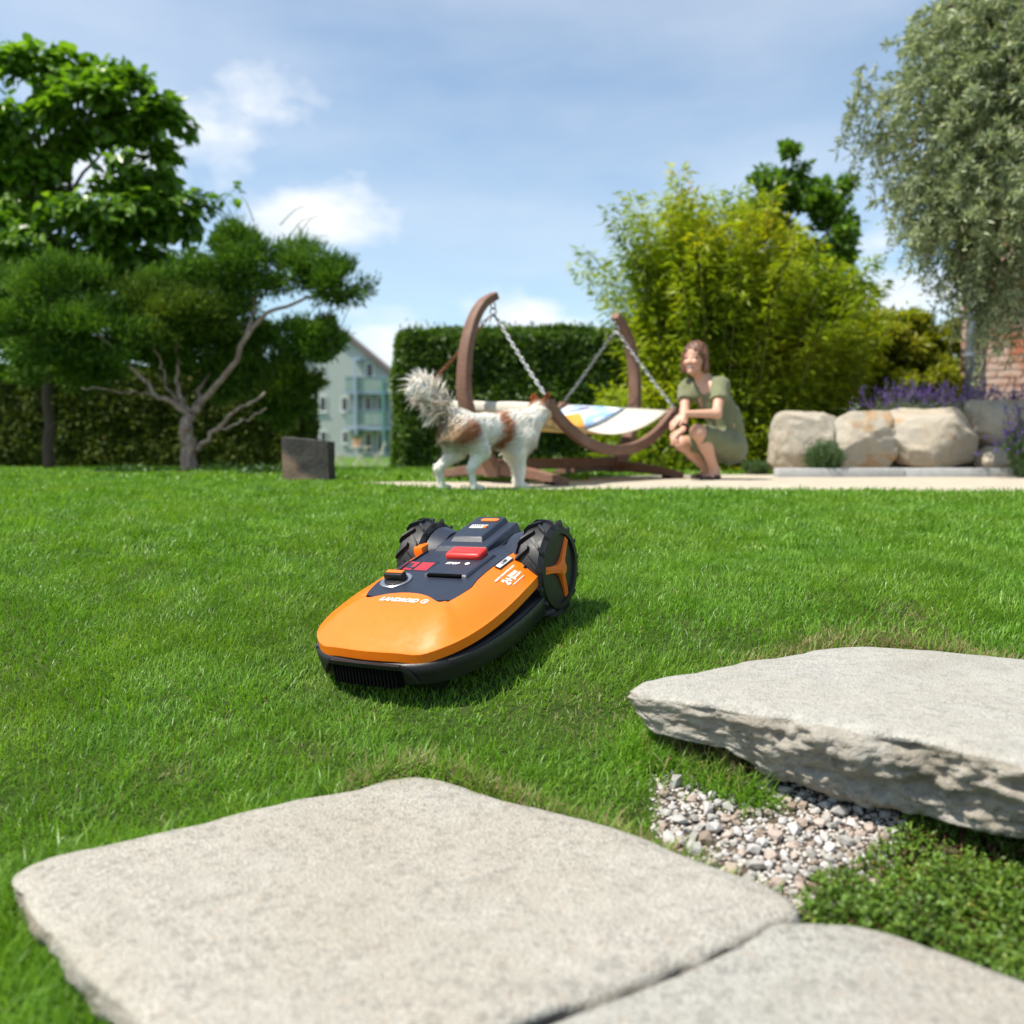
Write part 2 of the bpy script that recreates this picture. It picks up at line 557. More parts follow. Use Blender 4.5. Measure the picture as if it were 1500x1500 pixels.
# sand path
t = NT('sand_path')
n1 = t.noise(9, 5, .6); n2 = t.vor(140); n3 = t.noise(300, 2)
c = t.mix(t.rng(n1, .3, .7), (.40, .35, .27), (.52, .465, .37))
c = t.mix(t.rng(n2, .0, .5, .35, 0), c, (.30, .26, .20))
t.bump(t.math('ADD', n2, n3), .4, .006)
M_SAND = t.done(c, .95, .15)
near = [(-1.02, 5.80), (-.72, 5.46), (-.4, 5.26), (0, 5.19), (.6, 5.20), (1.2, 5.21), (1.9, 5.14), (2.6, 5.07), (3.4, 4.92), (4.6, 4.75), (6.5, 4.6)]
farp = [(-1.02, 5.90), (-.72, 6.0), (-.4, 6.02), (0, 6.12), (.55, 6.4), (.62, 7.15), (1.5, 7.6), (2.6, 7.9), (3.4, 8.0), (4.6, 8.0), (6.5, 8.0)]
def path_near(x): return np.interp(x, [p[0] for p in near], [p[1] for p in near], left=99, right=4.6)
def path_far(x): return np.interp(x, [p[0] for p in farp], [p[1] for p in farp], left=-99, right=8.0)
px_ = np.linspace(-1.02, 6.5, 150)
rows = []
for k in range(9):
    yy = path_near(px_) + (path_far(px_) - path_near(px_)) * k / 8
    if k in (0, 8): yy = yy + vnoise(np.stack([px_, px_ * 0 + k, px_ * 0], -1), 5, 3, 3) * .03
    rows.append(np.stack([px_, yy, ground_z(px_, yy) + .006], -1))
rows = np.array(rows)
idx = np.arange(9 * 150).reshape(9, 150)
Fq = np.stack([idx[:-1, :-1], idx[:-1, 1:], idx[1:, 1:], idx[1:, :-1]], -1).reshape(-1, 4)
o = np_mesh('sand_path', rows.reshape(-1, 3), Fq, M_SAND, None, True)
tag(o, 'pale compacted sand path behind the lawn', kind='structure')
RNG = np.random.default_rng(30)
# ---------------------------------------------------------------- stone slabs
def inside(poly, x, y):
    x = np.asarray(x); y = np.asarray(y)
    r = np.zeros(x.shape, bool)
    n = len(poly)
    for i in range(n):
        x0, y0 = poly[i]; x1, y1 = poly[(i + 1) % n]
        c = (y0 > y) != (y1 > y)
        r ^= c & (x < (x1 - x0) * (y - y0) / (y1 - y0 + 1e-12) + x0)
    return r
def resample(poly, n, rnd=0.0):
    P = np.array(poly + [poly[0]], float)
    seg = np.linalg.norm(np.diff(P, axis=0), axis=1); s = np.concatenate([[0], np.cumsum(seg)])
    q = np.linspace(0, s[-1], n, endpoint=False)
    out = np.stack([np.interp(q, s, P[:, 0]), np.interp(q, s, P[:, 1])], 1)
    for _ in range(int(rnd)):
        out = (np.roll(out, 1, 0) + out * 2 + np.roll(out, -1, 0)) / 4
    return out
def granite(name, c1, c2, speck, warm, wscale=2.2, warmamt=.7, bump=.5):
    t = NT(name)
    big = t.noise(2.6, 4, .6); mid = t.noise(22, 5, .65); fine = t.noise(260, 3, .7); grain = t.vor(190)
    c = t.mix(t.rng(mid, .32, .68), c1, c2)
    c = t.mix(t.rng(big, .42, .66, 0, warmamt), c, warm)
    c = t.mix(t.rng(fine, .48, .66, 0, .85), c, speck)
    c = t.mix(t.rng(t.noise(1.1, 6, .7, None, 1.2), .53, .68, 0, .55), c, tuple(x * .60 for x in warm))
    c = t.mix(t.rng(t.noise(90, 4, .7), .58, .72, 0, .5), c, (.56, .54, .50))
    sp = t.vor(95, 'Color')
    sx = t.n.new('ShaderNodeSeparateColor'); t.l.new(sp, sx.inputs[0])
    c = t.mix(t.rng(sx.outputs[0], .80, .9, 0, .32), c, speck)
    c = t.mix(t.rng(sx.outputs[1], .965, .98, 0, .2), c, (.36, .25, .17))
    t.bump(t.math('ADD', t.math('MULTIPLY', fine, .6), t.math('ADD', grain, t.math('MULTIPLY', mid, 1.5))), bump, .004)
    return t.done(c, .88, .25)
M_GR1 = granite('granite_warm', (.34, .32, .272), (.44, .416, .36), (.145, .138, .12), (.36, .318, .255), 2.2, .55)
M_GR2 = granite('granite_grey', (.315, .305, .265), (.41, .398, .35), (.12, .12, .112), (.37, .325, .26), 2.0, .55)
M_GR3 = granite('granite_step', (.345, .337, .30), (.435, .422, .378), (.19, .185, .165), (.38, .35, .29), 3.0, .55, .6)
tipC = np.array(onz(925, 1005, CZ - .475)[:2])
def slab(name, poly, ztop, thick, mat, seed, nside=260, levels=9, rough=.010, under=.03, overhang=0.0, tiltx=0.0, tilty=0.0, topn=.006, smooth=3, ledge=0.0, edgemat=None):
    out = resample(poly, nside, smooth)
    c = out.mean(0)
    rings = []
    ks = [.0, .15, .3, .45, .6, .72, .82, .90, .955, .982]
    d = out - c
    nrm = unit(np.stack([np.roll(out, -1, 0)[:, 1] - np.roll(out, 1, 0)[:, 1], -(np.roll(out, -1, 0)[:, 0] - np.roll(out, 1, 0)[:, 0])], 1))
    if (nrm * d).sum() < 0: nrm = -nrm
    wob = vnoise(np.concatenate([out, np.zeros((nside, 1))], 1), 9, seed, 4)[:, None] * rough * .9
    out2 = out + nrm * wob
    for k in ks[1:]:
        p = c + (out2 - c) * k
        z = ztop + vnoise(np.concatenate([p, np.zeros((nside, 1))], 1), 3.2, seed + 1, 4) * topn
        if k > .95: z = z - .0025
        if k > .97: z = z - .003
        rings.append(np.concatenate([p, z[:, None]], 1))
    e = vnoise(np.concatenate([out2, np.zeros((nside, 1))], 1), 16, seed + 9, 3) * .004
    rings.append(np.concatenate([out2, (ztop - .011 + e)[:, None]], 1))
    for j in range(1, levels + 1):
        f = j / levels
        q = np.concatenate([out2, np.full((nside, 1), f * thick * 1.6)], 1)
        n1 = vnoise(q * [1, 1, 1.25], 8, seed + 3, 5, .62)
        n2 = vnoise(q * [1, 1, 1.5], 26, seed + 4, 4, .68)
        bulge = math.sin(min(1, f * 1.3) * PI) * rough * .6
        off = bulge + n1 * rough * 1.5 + n2 * rough * 1.1 - np.abs(vnoise(q, 15, seed + 12, 3)) * rough * .6 - under * f ** 1.6
        if ledge:
            st = vnoise(q * [.55, .55, 5.0], 4.5, seed + 6, 2)
            off = off + np.where(st > 0, 1, -1) * np.minimum(np.abs(st) * 8, 1) * ledge * math.sin(f * PI)
        if callable(overhang): off = off * (.3 + .7 * np.clip((np.linalg.norm(out2 - tipC, axis=1) - .05) / .3, 0, 1))
        bz = thick * f * (1 + .22 * vnoise(q[:, :3] * [1, 1, 0], 2.4, seed + 5, 3) * f)
        if callable(overhang): bz = bz * overhang(out2)
        p = out2 + nrm * off[:, None]
        rings.append(np.concatenate([p, (ztop - .011 - bz)[:, None]], 1))
    Rg = np.array(rings)
    tilt = lambda a: a + np.stack([np.zeros(a.shape[:-1]), np.zeros(a.shape[:-1]), tiltx * (a[..., 0] - c[0]) + tilty * (a[..., 1] - c[1])], -1)
    Rg = tilt(Rg)
    nr = len(Rg)
    V = np.concatenate([Rg.reshape(-1, 3), [[c[0], c[1], ztop]], [[c[0], c[1], Rg[-1][:, 2].mean()]]])
    idx = np.arange(nr * nside).reshape(nr, nside)
    a, b = idx[:-1], idx[1:]
    Fq = np.stack([a, b, np.roll(b, -1, 1), np.roll(a, -1, 1)], -1).reshape(-1, 4)
    top = nr * nside; bot = top + 1
    i0 = idx[0]; i9 = idx[-1]
    T = np.stack([np.full(nside, top), i0, np.roll(i0, -1), np.full(nside, top)], 1)
    me = bpy.data.meshes.new(name)
    faces = [tuple(f) for f in Fq] + [(top, int(i0[k]), int(i0[(k + 1) % nside])) for k in range(nside)] + [(bot, int(i9[(k + 1) % nside]), int(i9[k])) for k in range(nside)]
    me.from_pydata([tuple(v) for v in V], [], faces)
    me.update()
    import bmesh
    bm = bmesh.new(); bm.from_mesh(me); bmesh.ops.recalc_face_normals(bm, faces=bm.faces); bm.to_mesh(me); bm.free()
    o = link(name, me, mat, None, True)
    if edgemat is not None:
        me.materials.append(edgemat)
        nq = (nr - 1) * nside
        mi = np.zeros(len(me.polygons), dtype=np.int32); mi[9 * nside:nq] = 1; mi[nq + nside:] = 1
        me.polygons.foreach_set('material_index', mi)
    return o
t = NT('broken_granite')
n1 = t.noise(11, 6, .7, None, .5, (1, 1, 2.2)); n2 = t.noise(70, 5, .7); n3 = t.noise(3, 3)
c = t.mix(t.rng(n1, .32, .68), (.24, .212, .168), (.46, .435, .385)); c = t.mix(t.rng(n3, .5, .7, 0, .5), c, (.34, .27, .19)); c = t.mix(t.rng(n2, .55, .75, 0, .6), c, (.56, .545, .51))
t.bump(t.math('ADD', t.math('MULTIPLY', n1, 2.0), n2), .9, .012)
M_BROKE = t.done(c, .92, .2)
zA = CZ - .62
A_poly = [tuple(onz(x, y, zA)[:2]) for x, y in ((14, 1284), (22, 1268), (60, 1250), (150, 1232), (300, 1196), (440, 1163), (530, 1149), (555, 1138), (605, 1130), (650, 1136),
          (760, 1172), (900, 1206), (1020, 1252), (1120, 1290), (1160, 1312), (1172, 1328), (1080, 1368), (960, 1414), (800, 1476), (690, 1520), (560, 1600), (420, 1640), (330, 1600), (200, 1488), (110, 1400), (40, 1320))]
slabA = slab('stone_slab', A_poly, zA, .085, M_GR1, 11, rough=.012, under=.035, edgemat=M_BROKE)
tag(slabA, 'large warm grey granite paving slab lying flush in the lawn before the mower', 'stone slab', 'granite slabs laid as steps')
zB = CZ - .628
B_poly = [tuple(onz(x, y, zB)[:2]) for x, y in ((700, 1528), (830, 1482), (980, 1424), (1090, 1378), (1140, 1350), (1180, 1346), (1240, 1346), (1300, 1356), (1400, 1388), (1500, 1424), (1620, 1470), (1690, 1560), (1500, 1760), (1000, 1800), (700, 1640))]
slabB = slab('stone_slab', B_poly, zB, .08, M_GR2, 23, rough=.010, under=.03)
tag(slabB, 'cool grey granite paving slab joined to the larger slab by a narrow crack', 'stone slab', 'granite slabs laid as steps')
zC = CZ - .475
C_poly = [tuple(onz(x, y, zC)[:2]) for x, y in ((922, 1004), (935, 996), (1000, 986), (1090, 966), (1160, 955), (1215, 946), (1260, 943), (1340, 948), (1500, 962), (1700, 985), (1830, 1040), (1760, 1130), (1640, 1150), (1500, 1112),
          (1400, 1090), (1300, 1072), (1200, 1054), (1100, 1040), (1040, 1028), (985, 1018), (940, 1013))]

def over(p):
    d = np.linalg.norm(p - tipC, axis=1)
    return np.interp(d, [0, .06, .2, .27, .40, .8, 1.2], [.36, .58, .66, 1.0, 1.08, .78, .8])
slabC = slab('stone_slab', C_poly, zC, .135, M_GR3, 37, nside=460, levels=24, rough=.024, under=.035, overhang=over, topn=.005, smooth=2, ledge=.005, edgemat=M_BROKE)
tag(slabC, 'thick rough edged granite step slab raised above the gravel', 'stone slab', 'granite slabs laid as steps')
# the corner of one more paving stone below the first slab
zD = CZ - .735
D_poly = [tuple(onz(x, y, zD)[:2]) for x, y in ((-200, 1500), (-60, 1478), (20, 1486), (60, 1520), (70, 1600), (-100, 1640), (-260, 1600))]
M_RED = granite('sandstone_red', (.36, .27, .20), (.46, .35, .27), (.25, .19, .15), (.42, .30, .22))
slabD = slab('stone_slab', D_poly, zD + .012, .05, M_RED, 41, nside=120, levels=5, rough=.006, under=.01)
tag(slabD, 'small reddish paving stone in the grass below the large slab', 'stone slab', 'granite slabs laid as steps')
# rough block carrying the raised step
zf = gz(.9, 1.62)
blk = [(.60, 1.72), (.74, 1.62), (.95, 1.54), (1.3, 1.52), (1.4, 1.8), (1.0, 1.95), (.64, 1.88)]
o = slab('support_stone', blk, CZ - .585, .13, M_BROKE, 53, nside=160, levels=10, rough=.018, under=-.02)
tag(o, 'dark rough stone block supporting the raised granite step from below', 'stone')

# ---------------------------------------------------------------- gravel bed
G_poly = [tuple(onz(x, y, CZ - .655)[:2]) for x, y in ((962, 1160), (985, 1146), (1010, 1160), (1060, 1164), (1120, 1162), (1220, 1174), (1310, 1197), (1335, 1226), (1290, 1268), (1250, 1290), (1215, 1306), (1190, 1300), (1150, 1300), (1100, 1284), (1020, 1250), (968, 1215))]
t = NT('gravel_soil')
c = t.mix(t.rng(t.noise(60, 4, .6), .3, .7), (.07, .055, .042), (.15, .12, .092))  # soil darkened in its colour for the shade under the raised step
t.bump(t.noise(240, 3), .6, .01)
M_GSOIL = t.done(c, .95, .1)
BED_poly = [tuple(onz(x, y, CZ - .655)[:2]) for x, y in ((962, 1160), (985, 1140), (1020, 1128), (1110, 1130), (1250, 1150), (1420, 1165), (1700, 1180), (1700, 1225), (1420, 1235), (1320, 1244), (1290, 1270), (1250, 1292), (1215, 1308), (1150, 1304), (1100, 1288), (1020, 1254), (964, 1218))]
def bed_z(x, y): return ground_z(x, y) + .004
gx = np.array(G_poly); gc = gx.mean(0)
out = resample(BED_poly, 60, 1); bc = np.array(BED_poly).mean(0)
Vb = [[bc[0], bc[1], float(bed_z(bc[0:1], bc[1:2])[0]) ]]
for k in (.5, 1.03):
    q = bc + (out - bc) * k
    Vb += [[a, b, float(bed_z(np.array([a]), np.array([b]))[0])] for a, b in q]
fb = [(0, 1 + i, 1 + (i + 1) % 60) for i in range(60)] + [(1 + i, 61 + i, 61 + (i + 1) % 60, 1 + (i + 1) % 60) for i in range(60)]
me = bpy.data.meshes.new('gravel_bed'); me.from_pydata(Vb, [], fb); me.update()
bed = link('gravel_bed', me, M_GSOIL)
tag(bed, 'pocket of pale broken gravel between the slabs', kind='structure')
def pebble_mesh(seed):
    rg = np.random.default_rng(seed)
    import bmesh
    bm = bmesh.new()
    bmesh.ops.create_icosphere(bm, subdivisions=1, radius=1.0)
    P = np.array([v.co[:] for v in bm.verts])
    for _ in range(7):                     # chip flat facets off
        n = rg.normal(size=3); n /= np.linalg.norm(n); dd = rg.uniform(.5, .8)
        ex = P @ n - dd
        P = P - np.where(ex > 0, ex, 0)[:, None] * n
    P *= [1, rg.uniform(.65, .95), rg.uniform(.45, .75)]
    P += rg.normal(size=P.shape) * .03
    for v, p in zip(bm.verts, P): v.co = p
    me = bpy.data.meshes.new('pebble'); bm.to_mesh(me); bm.free()
    return me
def pebmat(name, a, b):
    t = NT(name)
    oi = t.n.new('ShaderNodeObjectInfo')
    c = t.mix(oi.outputs['Random'], a, b)
    c = t.mix(t.rng(t.noise(120, 4, .65), .45, .7, 0, .45), c, tuple(x * .6 for x in a))
    t.bump(t.noise(500, 3), .4, .002)
    return t.done(c, .8, .3)
PM = [pebmat('pebble_grey', (.30, .285, .26), (.46, .44, .41)), pebmat('pebble_rose', (.35, .275, .23), (.47, .39, .335)), pebmat('pebble_white', (.44, .42, .40), (.56, .54, .52)), pebmat('pebble_brown', (.23, .175, .135), (.33, .265, .21))]
pmesh = []
for k in range(12):
    me = pebble_mesh(100 + k); me.materials.append(PM[[0, 1, 2, 0, 1, 3, 0, 2, 0, 1, 0, 2][k]]); pmesh.append(me)
lo, hi = gx.min(0), gx.max(0)
spots = []
tries = 0
while len(spots) < 298 and tries < 60000:
    tries += 1
    x, y = RNG.uniform(lo[0], hi[0]), RNG.uniform(lo[1], hi[1])
    if not inside(G_poly, np.array([x]), np.array([y]))[0]: continue
    r = float(np.clip(RNG.lognormal(math.log(.0126), .36), .0065, .021))
    if any((x - a) ** 2 + (y - b) ** 2 < (.66 * (r + q)) ** 2 for a, b, q in spots): continue
    spots.append((x, y, r))
for i, (x, y, r) in enumerate(spots):
    o = link('pebble', pmesh[int(RNG.integers(12))], None, bed)
    o.location = (x, y, float(bed_z(np.array([x]), np.array([y]))[0]) + r * RNG.uniform(.25, .6))
    o.rotation_euler = (RNG.uniform(-.5, .5), RNG.uniform(-.5, .5), RNG.uniform(0, 6.28))
    o.scale = (r, r, r)
# small chips between
lst = []
bp = np.array([v.co[:] for v in pmesh[3].vertices]); bf = np.array([p.vertices[:] for p in pmesh[3].polygons])
for k in range(4200):
    x, y = RNG.uniform(lo[0] - .03, hi[0] + .03), RNG.uniform(lo[1] - .03, hi[1] + .03)
    cx, cy = gc + (np.array([x, y]) - gc) / 1.08
    if not inside(G_poly, np.array([cx]), np.array([cy]))[0]: continue
    r = RNG.uniform(.0025, .0065)
    a = RNG.uniform(0, 6.28); Rm = np.array([[math.cos(a), -math.sin(a), 0], [math.sin(a), math.cos(a), 0], [0, 0, 1]])
    lst.append((bp @ Rm.T * r + [x, y, float(bed_z(np.array([x]), np.array([y]))[0]) + r * .4], bf))
V, F = join_arrays(lst)
t = NT('chip_stone')
M_CHIP = t.done(t.ramp(t.geo.outputs['Random Per Island'], [(0, (.30, .24, .19)), (.5, (.46, .42, .37)), (1, (.60, .57, .53))]), .85, .3)
o = np_mesh('fine_gravel', V, F, M_CHIP, bed); o['kind'] = 'stuff'
RNG = np.random.default_rng(35)
# ---------------------------------------------------------------- lawn
def grass_field(name, pts, length, width, lean, mat, label=None, curl=.45, seed=1, lenvar=.35):
    """blades of two segments: 3 triangles each"""
    n = len(pts)
    rg = np.random.default_rng(seed)
    L = length * (1 - lenvar + 2 * lenvar * rg.random(n))
    W = width * (.7 + .6 * rg.random(n))
    a = rg.random(n) * 2 * PI
    # tufts lean together
    ta = vnoise(pts, 9, seed + 3, 2) * 4.5
    a = np.where(rg.random(n) < .55, ta + rg.normal(size=n) * .7, a)
    ln = lean * (.25 + 1.3 * rg.random(n))
    hd = np.stack([np.cos(a), np.sin(a), np.zeros(n)], 1)
    b = rg.random(n) * 2 * PI
    sd = np.stack([np.cos(b), np.sin(b), np.zeros(n)], 1)
    up = np.array([0, 0, 1.0])
    p0 = pts
    th = ln; th2 = ln * (1.7 + curl)
    m = p0 + (up * np.cos(th)[:, None] + hd * np.sin(th)[:, None]) * (L * .55)[:, None]
    tp = m + (up * np.cos(th2)[:, None] + hd * np.sin(th2)[:, None]) * (L * .45)[:, None]
    w = (W / 2)[:, None]
    V = np.stack([p0 - sd * w, p0 + sd * w, m + sd * w * .85, m - sd * w * .85, tp], 1).reshape(-1, 3)
    i = np.arange(n)[:, None] * 5
    F = np.concatenate([i + np.array([q]) for q in ([0, 1, 2], [0, 2, 3], [3, 2, 4])], 1).reshape(-1, 3)
    o = np_mesh(name, V, F, mat)
    o['kind'] = 'stuff'
    if label: o['label'] = label; o['category'] = 'grass'
    return o
t = NT('grass_blade')
r = t.geo.outputs['Random Per Island']
p1 = t.noise(1.6, 3); p2 = t.noise(7, 3)
f = t.math('ADD', t.math('MULTIPLY', r, .62), t.math('MULTIPLY', t.rng(p2, .3, .7), .38))
c = t.ramp(f, [(0, (.056, .145, .012)), (.45, (.122, .265, .020)), (.8, (.185, .365, .036)), (.97, (.29, .45, .07)), (1, (.50, .47, .19))])
c = t.mix(t.rng(p1, .42, .72, 0, .5), c, (.20, .305, .03))
c = t.mix(t.rng(t.noise(2.7, 4, .6), .52, .72, 0, .45), c, (.055, .135, .012))
M_GRASS = t.leafy(c, .34, t.mix(1, c, (1.7, 1.7, .6), 'MULTIPLY'), .42, .38)
t = NT('dry_blade')
c = t.ramp(t.geo.outputs['Random Per Island'], [(0, (.20, .15, .06)), (.4, (.36, .28, .13)), (.75, (.12, .18, .03)), (1, (.50, .42, .25))])
M_DRY = t.leafy(c, .25, c, .6, .3)

MOWER_A = math.radians(28)
MOWER_P = Vector((-.055, 2.455))
def mower_local(x, y):
    f = np.array([-math.sin(MOWER_A), -math.cos(MOWER_A)]); r = np.array([math.cos(MOWER_A), -math.sin(MOWER_A)])
    dx, dy = x - MOWER_P.x, y - MOWER_P.y
    return dx * f[0] + dy * f[1], dx * r[0] + dy * r[1]
SHRINK = lambda poly, k: [tuple(np.array(poly).mean(0) + (np.array(p) - np.array(poly).mean(0)) * k) for p in poly]
TH_poly = [tuple(onz(x, y, CZ - .655)[:2]) for x, y in ((1165, 1302), (1215, 1266), (1265, 1246), (1300, 1228), (1340, 1205), (1420, 1190), (1600, 1180), (1800, 1200), (1900, 1400), (1760, 1520), (1500, 1440), (1400, 1400), (1300, 1362), (1240, 1350), (1180, 1345), (1160, 1310))]
def lawn_ok(x, y):
    ok = ~(inside(SHRINK(A_poly, .985), x, y) | inside(SHRINK(B_poly, .985), x, y) | inside(SHRINK(C_poly, .93), x, y) | inside(SHRINK(D_poly, .97), x, y) | inside(SHRINK(G_poly, .97), x, y) | inside(TH_poly, x, y))
    ok &= ~((y > path_near(x) + .01 * np.sin(x * 40)) & (y < path_far(x)))
    ok &= ~((x > .95) & (y < 1.6))                       # cropped by the slabs on the right
    u, v = mower_local(x, y)
    ok &= ~((u > -.05) & (u < .47) & (np.abs(v) < .12))
    ok &= ~inside(BED_poly, x, y)
    return ok
def scatter(y0, y1, dens, margin=1.22, extra=.25):
    hw = 750 / F_PX * margin
    A = hw * (y1 ** 2 - y0 ** 2) + 2 * extra * (y1 - y0)
    n = int(A * dens)
    y = np.sqrt(RNG.random(n) * (y1 ** 2 - y0 ** 2) + y0 ** 2)
    x = (RNG.random(n) * 2 - 1) * (hw * y + extra)
    k = lawn_ok(x, y)
    x, y = x[k], y[k]
    # thinner and thicker spots
    q = vnoise(np.stack([x, y, 0 * x], -1), 5, 21, 3)
    k = RNG.random(len(x)) < np.clip(.9 + q * .6, .25, 1)
    x, y = x[k], y[k]
    return np.stack([x, y, ground_z(x, y) - .004], -1)
def drymask(P):
    """worn spots near the stones"""
    q = vnoise(P, 3.1, 77, 3)
    x, y = P[:, 0], P[:, 1]
    spots = [(onz(860, 1040, CZ - .57), .13), (onz(940, 1170, CZ - .63), .07), (onz(1330, 925, CZ - .49), .10), (onz(600, 1105, CZ - .60), .05), (onz(1000, 930, CZ - .50), .04), (onz(460, 1080, CZ - .59), .05), (onz(250, 1110, CZ - .60), .06), (onz(1200, 915, CZ - .50), .06)]
    e = sum(np.exp(-((x - s.x) ** 2 + (y - s.y) ** 2) / r ** 2) for s, r in spots)
    return np.clip(q * .6 + e * .9 - .05, 0, 1)
zones = [(0.55, 1.85, 38000, .031, .0020, .55), (1.85, 3.1, 36000, .030, .0023, .58), (3.1, 4.4, 16000, .033, .0037, .58), (4.4, 6.1, 8000, .038, .0062, .58), (6.1, 12.5, 1500, .045, .016, .5)]
for i, (a, b, dn, L, W, le) in enumerate(zones):
    P = scatter(a, b, dn)
    dm = drymask(P) * (1 if b < 4 else 0)
    isdry = RNG.random(len(P)) < np.maximum(dm * .6, .018 if b < 4 else 0)
    g = P[~isdry]
    ls = 1 + .35 * vnoise(g, 6, 31, 3)
    u, v = mower_local(g[:, 0], g[:, 1])
    cut = (u > -.12) & (u < .62) & (np.abs(v) < .23)
    ls = np.where(cut, ls * .72, ls)
    o = grass_field('lawn_grass', g, L * ls, W, le, M_GRASS, ['fine near turf around the paving slabs', 'bright mown turf under and around the mower', 'mown turf on the slope behind the mower', 'mown turf rising to the edge of the sand path', 'far strip of lawn under the pruned tree and hedge'][i], seed=40 + i)
    if isdry.sum() > 20:
        grass_field('dry_grass', P[isdry], L * .7, W * .9, 1.0, M_DRY, ['straw coloured dry blades in the turf by the slabs', 'straw coloured dry blades in the turf near the mower', 'few dry blades in the turf behind the mower'][min(i, 2)], seed=60 + i)
# stiff tussocks and straw along the slab edges
def edge_pts(poly, sel, n, spread, out=.012):
    P = resample(poly, 400, 1); c = P.mean(0)
    px_of = lambda q: 750 + F_PX * q[0] / q[1]
    k = [i for i in range(400) if sel(P[i])]
    i = RNG.choice(k, n)
    d = unit(P[i] - c)
    q = P[i] + d * (out + np.abs(RNG.normal(size=(n, 1))) * spread) + RNG.normal(size=(n, 2)) * .008
    return np.concatenate([q, (ground_z(q[:, 0], q[:, 1]) - .003)[:, None]], 1)
tp = lambda a: np.array(onz(*a)[:2])
P = np.concatenate([edge_pts(A_poly, lambda q: q[1] > 1.22 and q[0] > -.30, 5200, .024), edge_pts(C_poly, lambda q: q[1] > 1.92, 6500, .04, .015)])
grass_field('dry_grass', P, .046, .0024, .95, M_DRY, 'dry straw fringe of dead grass along the edges of the slabs', seed=81)
P = np.concatenate([edge_pts(A_poly, lambda q: q[1] > 1.25, 2600, .02, .004), edge_pts(A_poly, lambda q: q[0] < -.35 and q[1] < 1.4, 4200, .05, -.01), edge_pts(C_poly, lambda q: q[0] < .45 and q[1] < 2.0, 2600, .03, -.03), edge_pts(C_poly, lambda q: q[1] > 1.9, 700, .02, .01)])
grass_field('edge_grass', P, .062, .0026, .75, M_GRASS, 'longer untrimmed grass crowding the slab edges', seed=82)
P0 = np.array([onz(1030, 1120, CZ - .63)[:2], onz(1065, 1150, CZ - .65)[:2]])
q = P0[RNG.integers(0, 2, 500)] + RNG.normal(size=(500, 2)) * [.055, .018]
grass_field('dry_grass', np.concatenate([q, (ground_z(q[:, 0], q[:, 1]))[:, None]], 1), .085, .0026, .8, M_DRY, 'brown straw tuft hanging under the raised step', seed=83)

# creeping herb mat beside the gravel
lo = np.array(TH_poly).min(0); hi = np.array(TH_poly).max(0)
n = 26000
q = np.stack([RNG.uniform(lo[0], hi[0], n), RNG.uniform(lo[1], hi[1], n)], 1)
nq = vnoise(np.concatenate([q, np.zeros((n, 1))], 1), 11, 91, 3)
ed = inside(SHRINK(TH_poly, .93), q[:, 0], q[:, 1])
k = inside(TH_poly, q[:, 0], q[:, 1]) & (RNG.random(n) < np.clip(.75 + nq * .8, .1, 1)) & (ed | (RNG.random(n) < .4))
q, nq = q[k], nq[k]
n = len(q)
zz = ground_z(q[:, 0], q[:, 1])
hgt = .006 + .030 * RNG.random(n) * (1 + nq)
P = np.concatenate([q, (zz + hgt)[:, None]], 1)
lst = []
for j in range(4):
    D_ = rand_unit(n); D_[:, 2] = np.abs(D_[:, 2]) * .7 + .15
    V, F = leaf_arrays(P + RNG.normal(size=(n, 3)) * .002, D_, rand_unit(n) + [0, 0, 1.5], .0075 * (.7 + .7 * RNG.random(n)), .0055, .2)
    lst.append((V, F))
V, F = join_arrays(lst)
M_HERB = leafmat('herb_leaf', [(0, (.10, .05, .022)), (.14, (.06, .09, .016)), (.4, (.09, .18, .02)), (.75, (.15, .26, .03)), (.92, (.25, .30, .05)), (1, (.28, .12, .05))], .3, (1.5, 1.5, .6), 14)
o = np_mesh('creeping_herb', V, F, M_HERB)
tag(o, 'low mat of creeping herb with tiny green leaves beside the gravel', 'ground cover', kind='stuff')
# its reddish stems
m = 5200
i = RNG.integers(0, n, m)
b = np.concatenate([q[i], zz[i][:, None] + .001], 1)
e = b + np.stack([RNG.normal(size=m) * .014, RNG.normal(size=m) * .014, .010 + .02 * RNG.random(m)], 1)
s = unit(np.cross(e - b, rand_unit(m))) * .0007
V = np.stack([b - s, b + s, e + s, e - s], 1).reshape(-1, 3)
t = NT('herb_stem'); M_STEM = t.done(t.ramp(t.geo.outputs['Random Per Island'], [(0, (.10, .04, .025)), (1, (.22, .12, .06))]), .8, .2)
o = np_mesh('creeping_herb_stems', V, np.arange(4 * m).reshape(-1, 4), M_STEM)
tag(o, 'thin reddish brown creeping stems under the herb mat', 'ground cover', kind='stuff')
MOWER_PITCH, MOWER_ROLL, MOWER_LIFT = R(10.6), R(1.8), 0.006
# ---------------------------------------------------------------- robot mower (x forward, y to its left flank seen on the right, z up)
M_ORANGE = plain('orange_shell', (.80, .172, .006), .33, .5, var=.015, Coat_Weight=.15, Coat_Roughness=.22)
M_ORANGE2 = plain('orange_plastic', (.80, .17, .012), .45, .5, var=.04)
M_NAVY = plain('navy_plastic', (.019, .024, .040), .40, .5, var=.08, bump=.12, bscale=1500)
M_BLACK = plain('black_plastic', (.008, .008, .009), .42, .4, var=.15, bump=.1, bscale=1200)
M_RUBBER = plain('tyre_rubber', (.014, .014, .015), .52, .45, var=.25, bump=.2, bscale=500)
M_REDB = plain('red_button', (.62, .03, .025), .42, .5, var=.05)
M_REDD = plain('display_red', (.40, .025, .03), .35, .5, var=.05)
M_WPRINT = plain('white_print', (.80, .78, .74), .5, .4, var=.03)
M_SILVER = plain('silver_ring', (.42, .43, .46), .28, .5, metal=.8, var=.05)
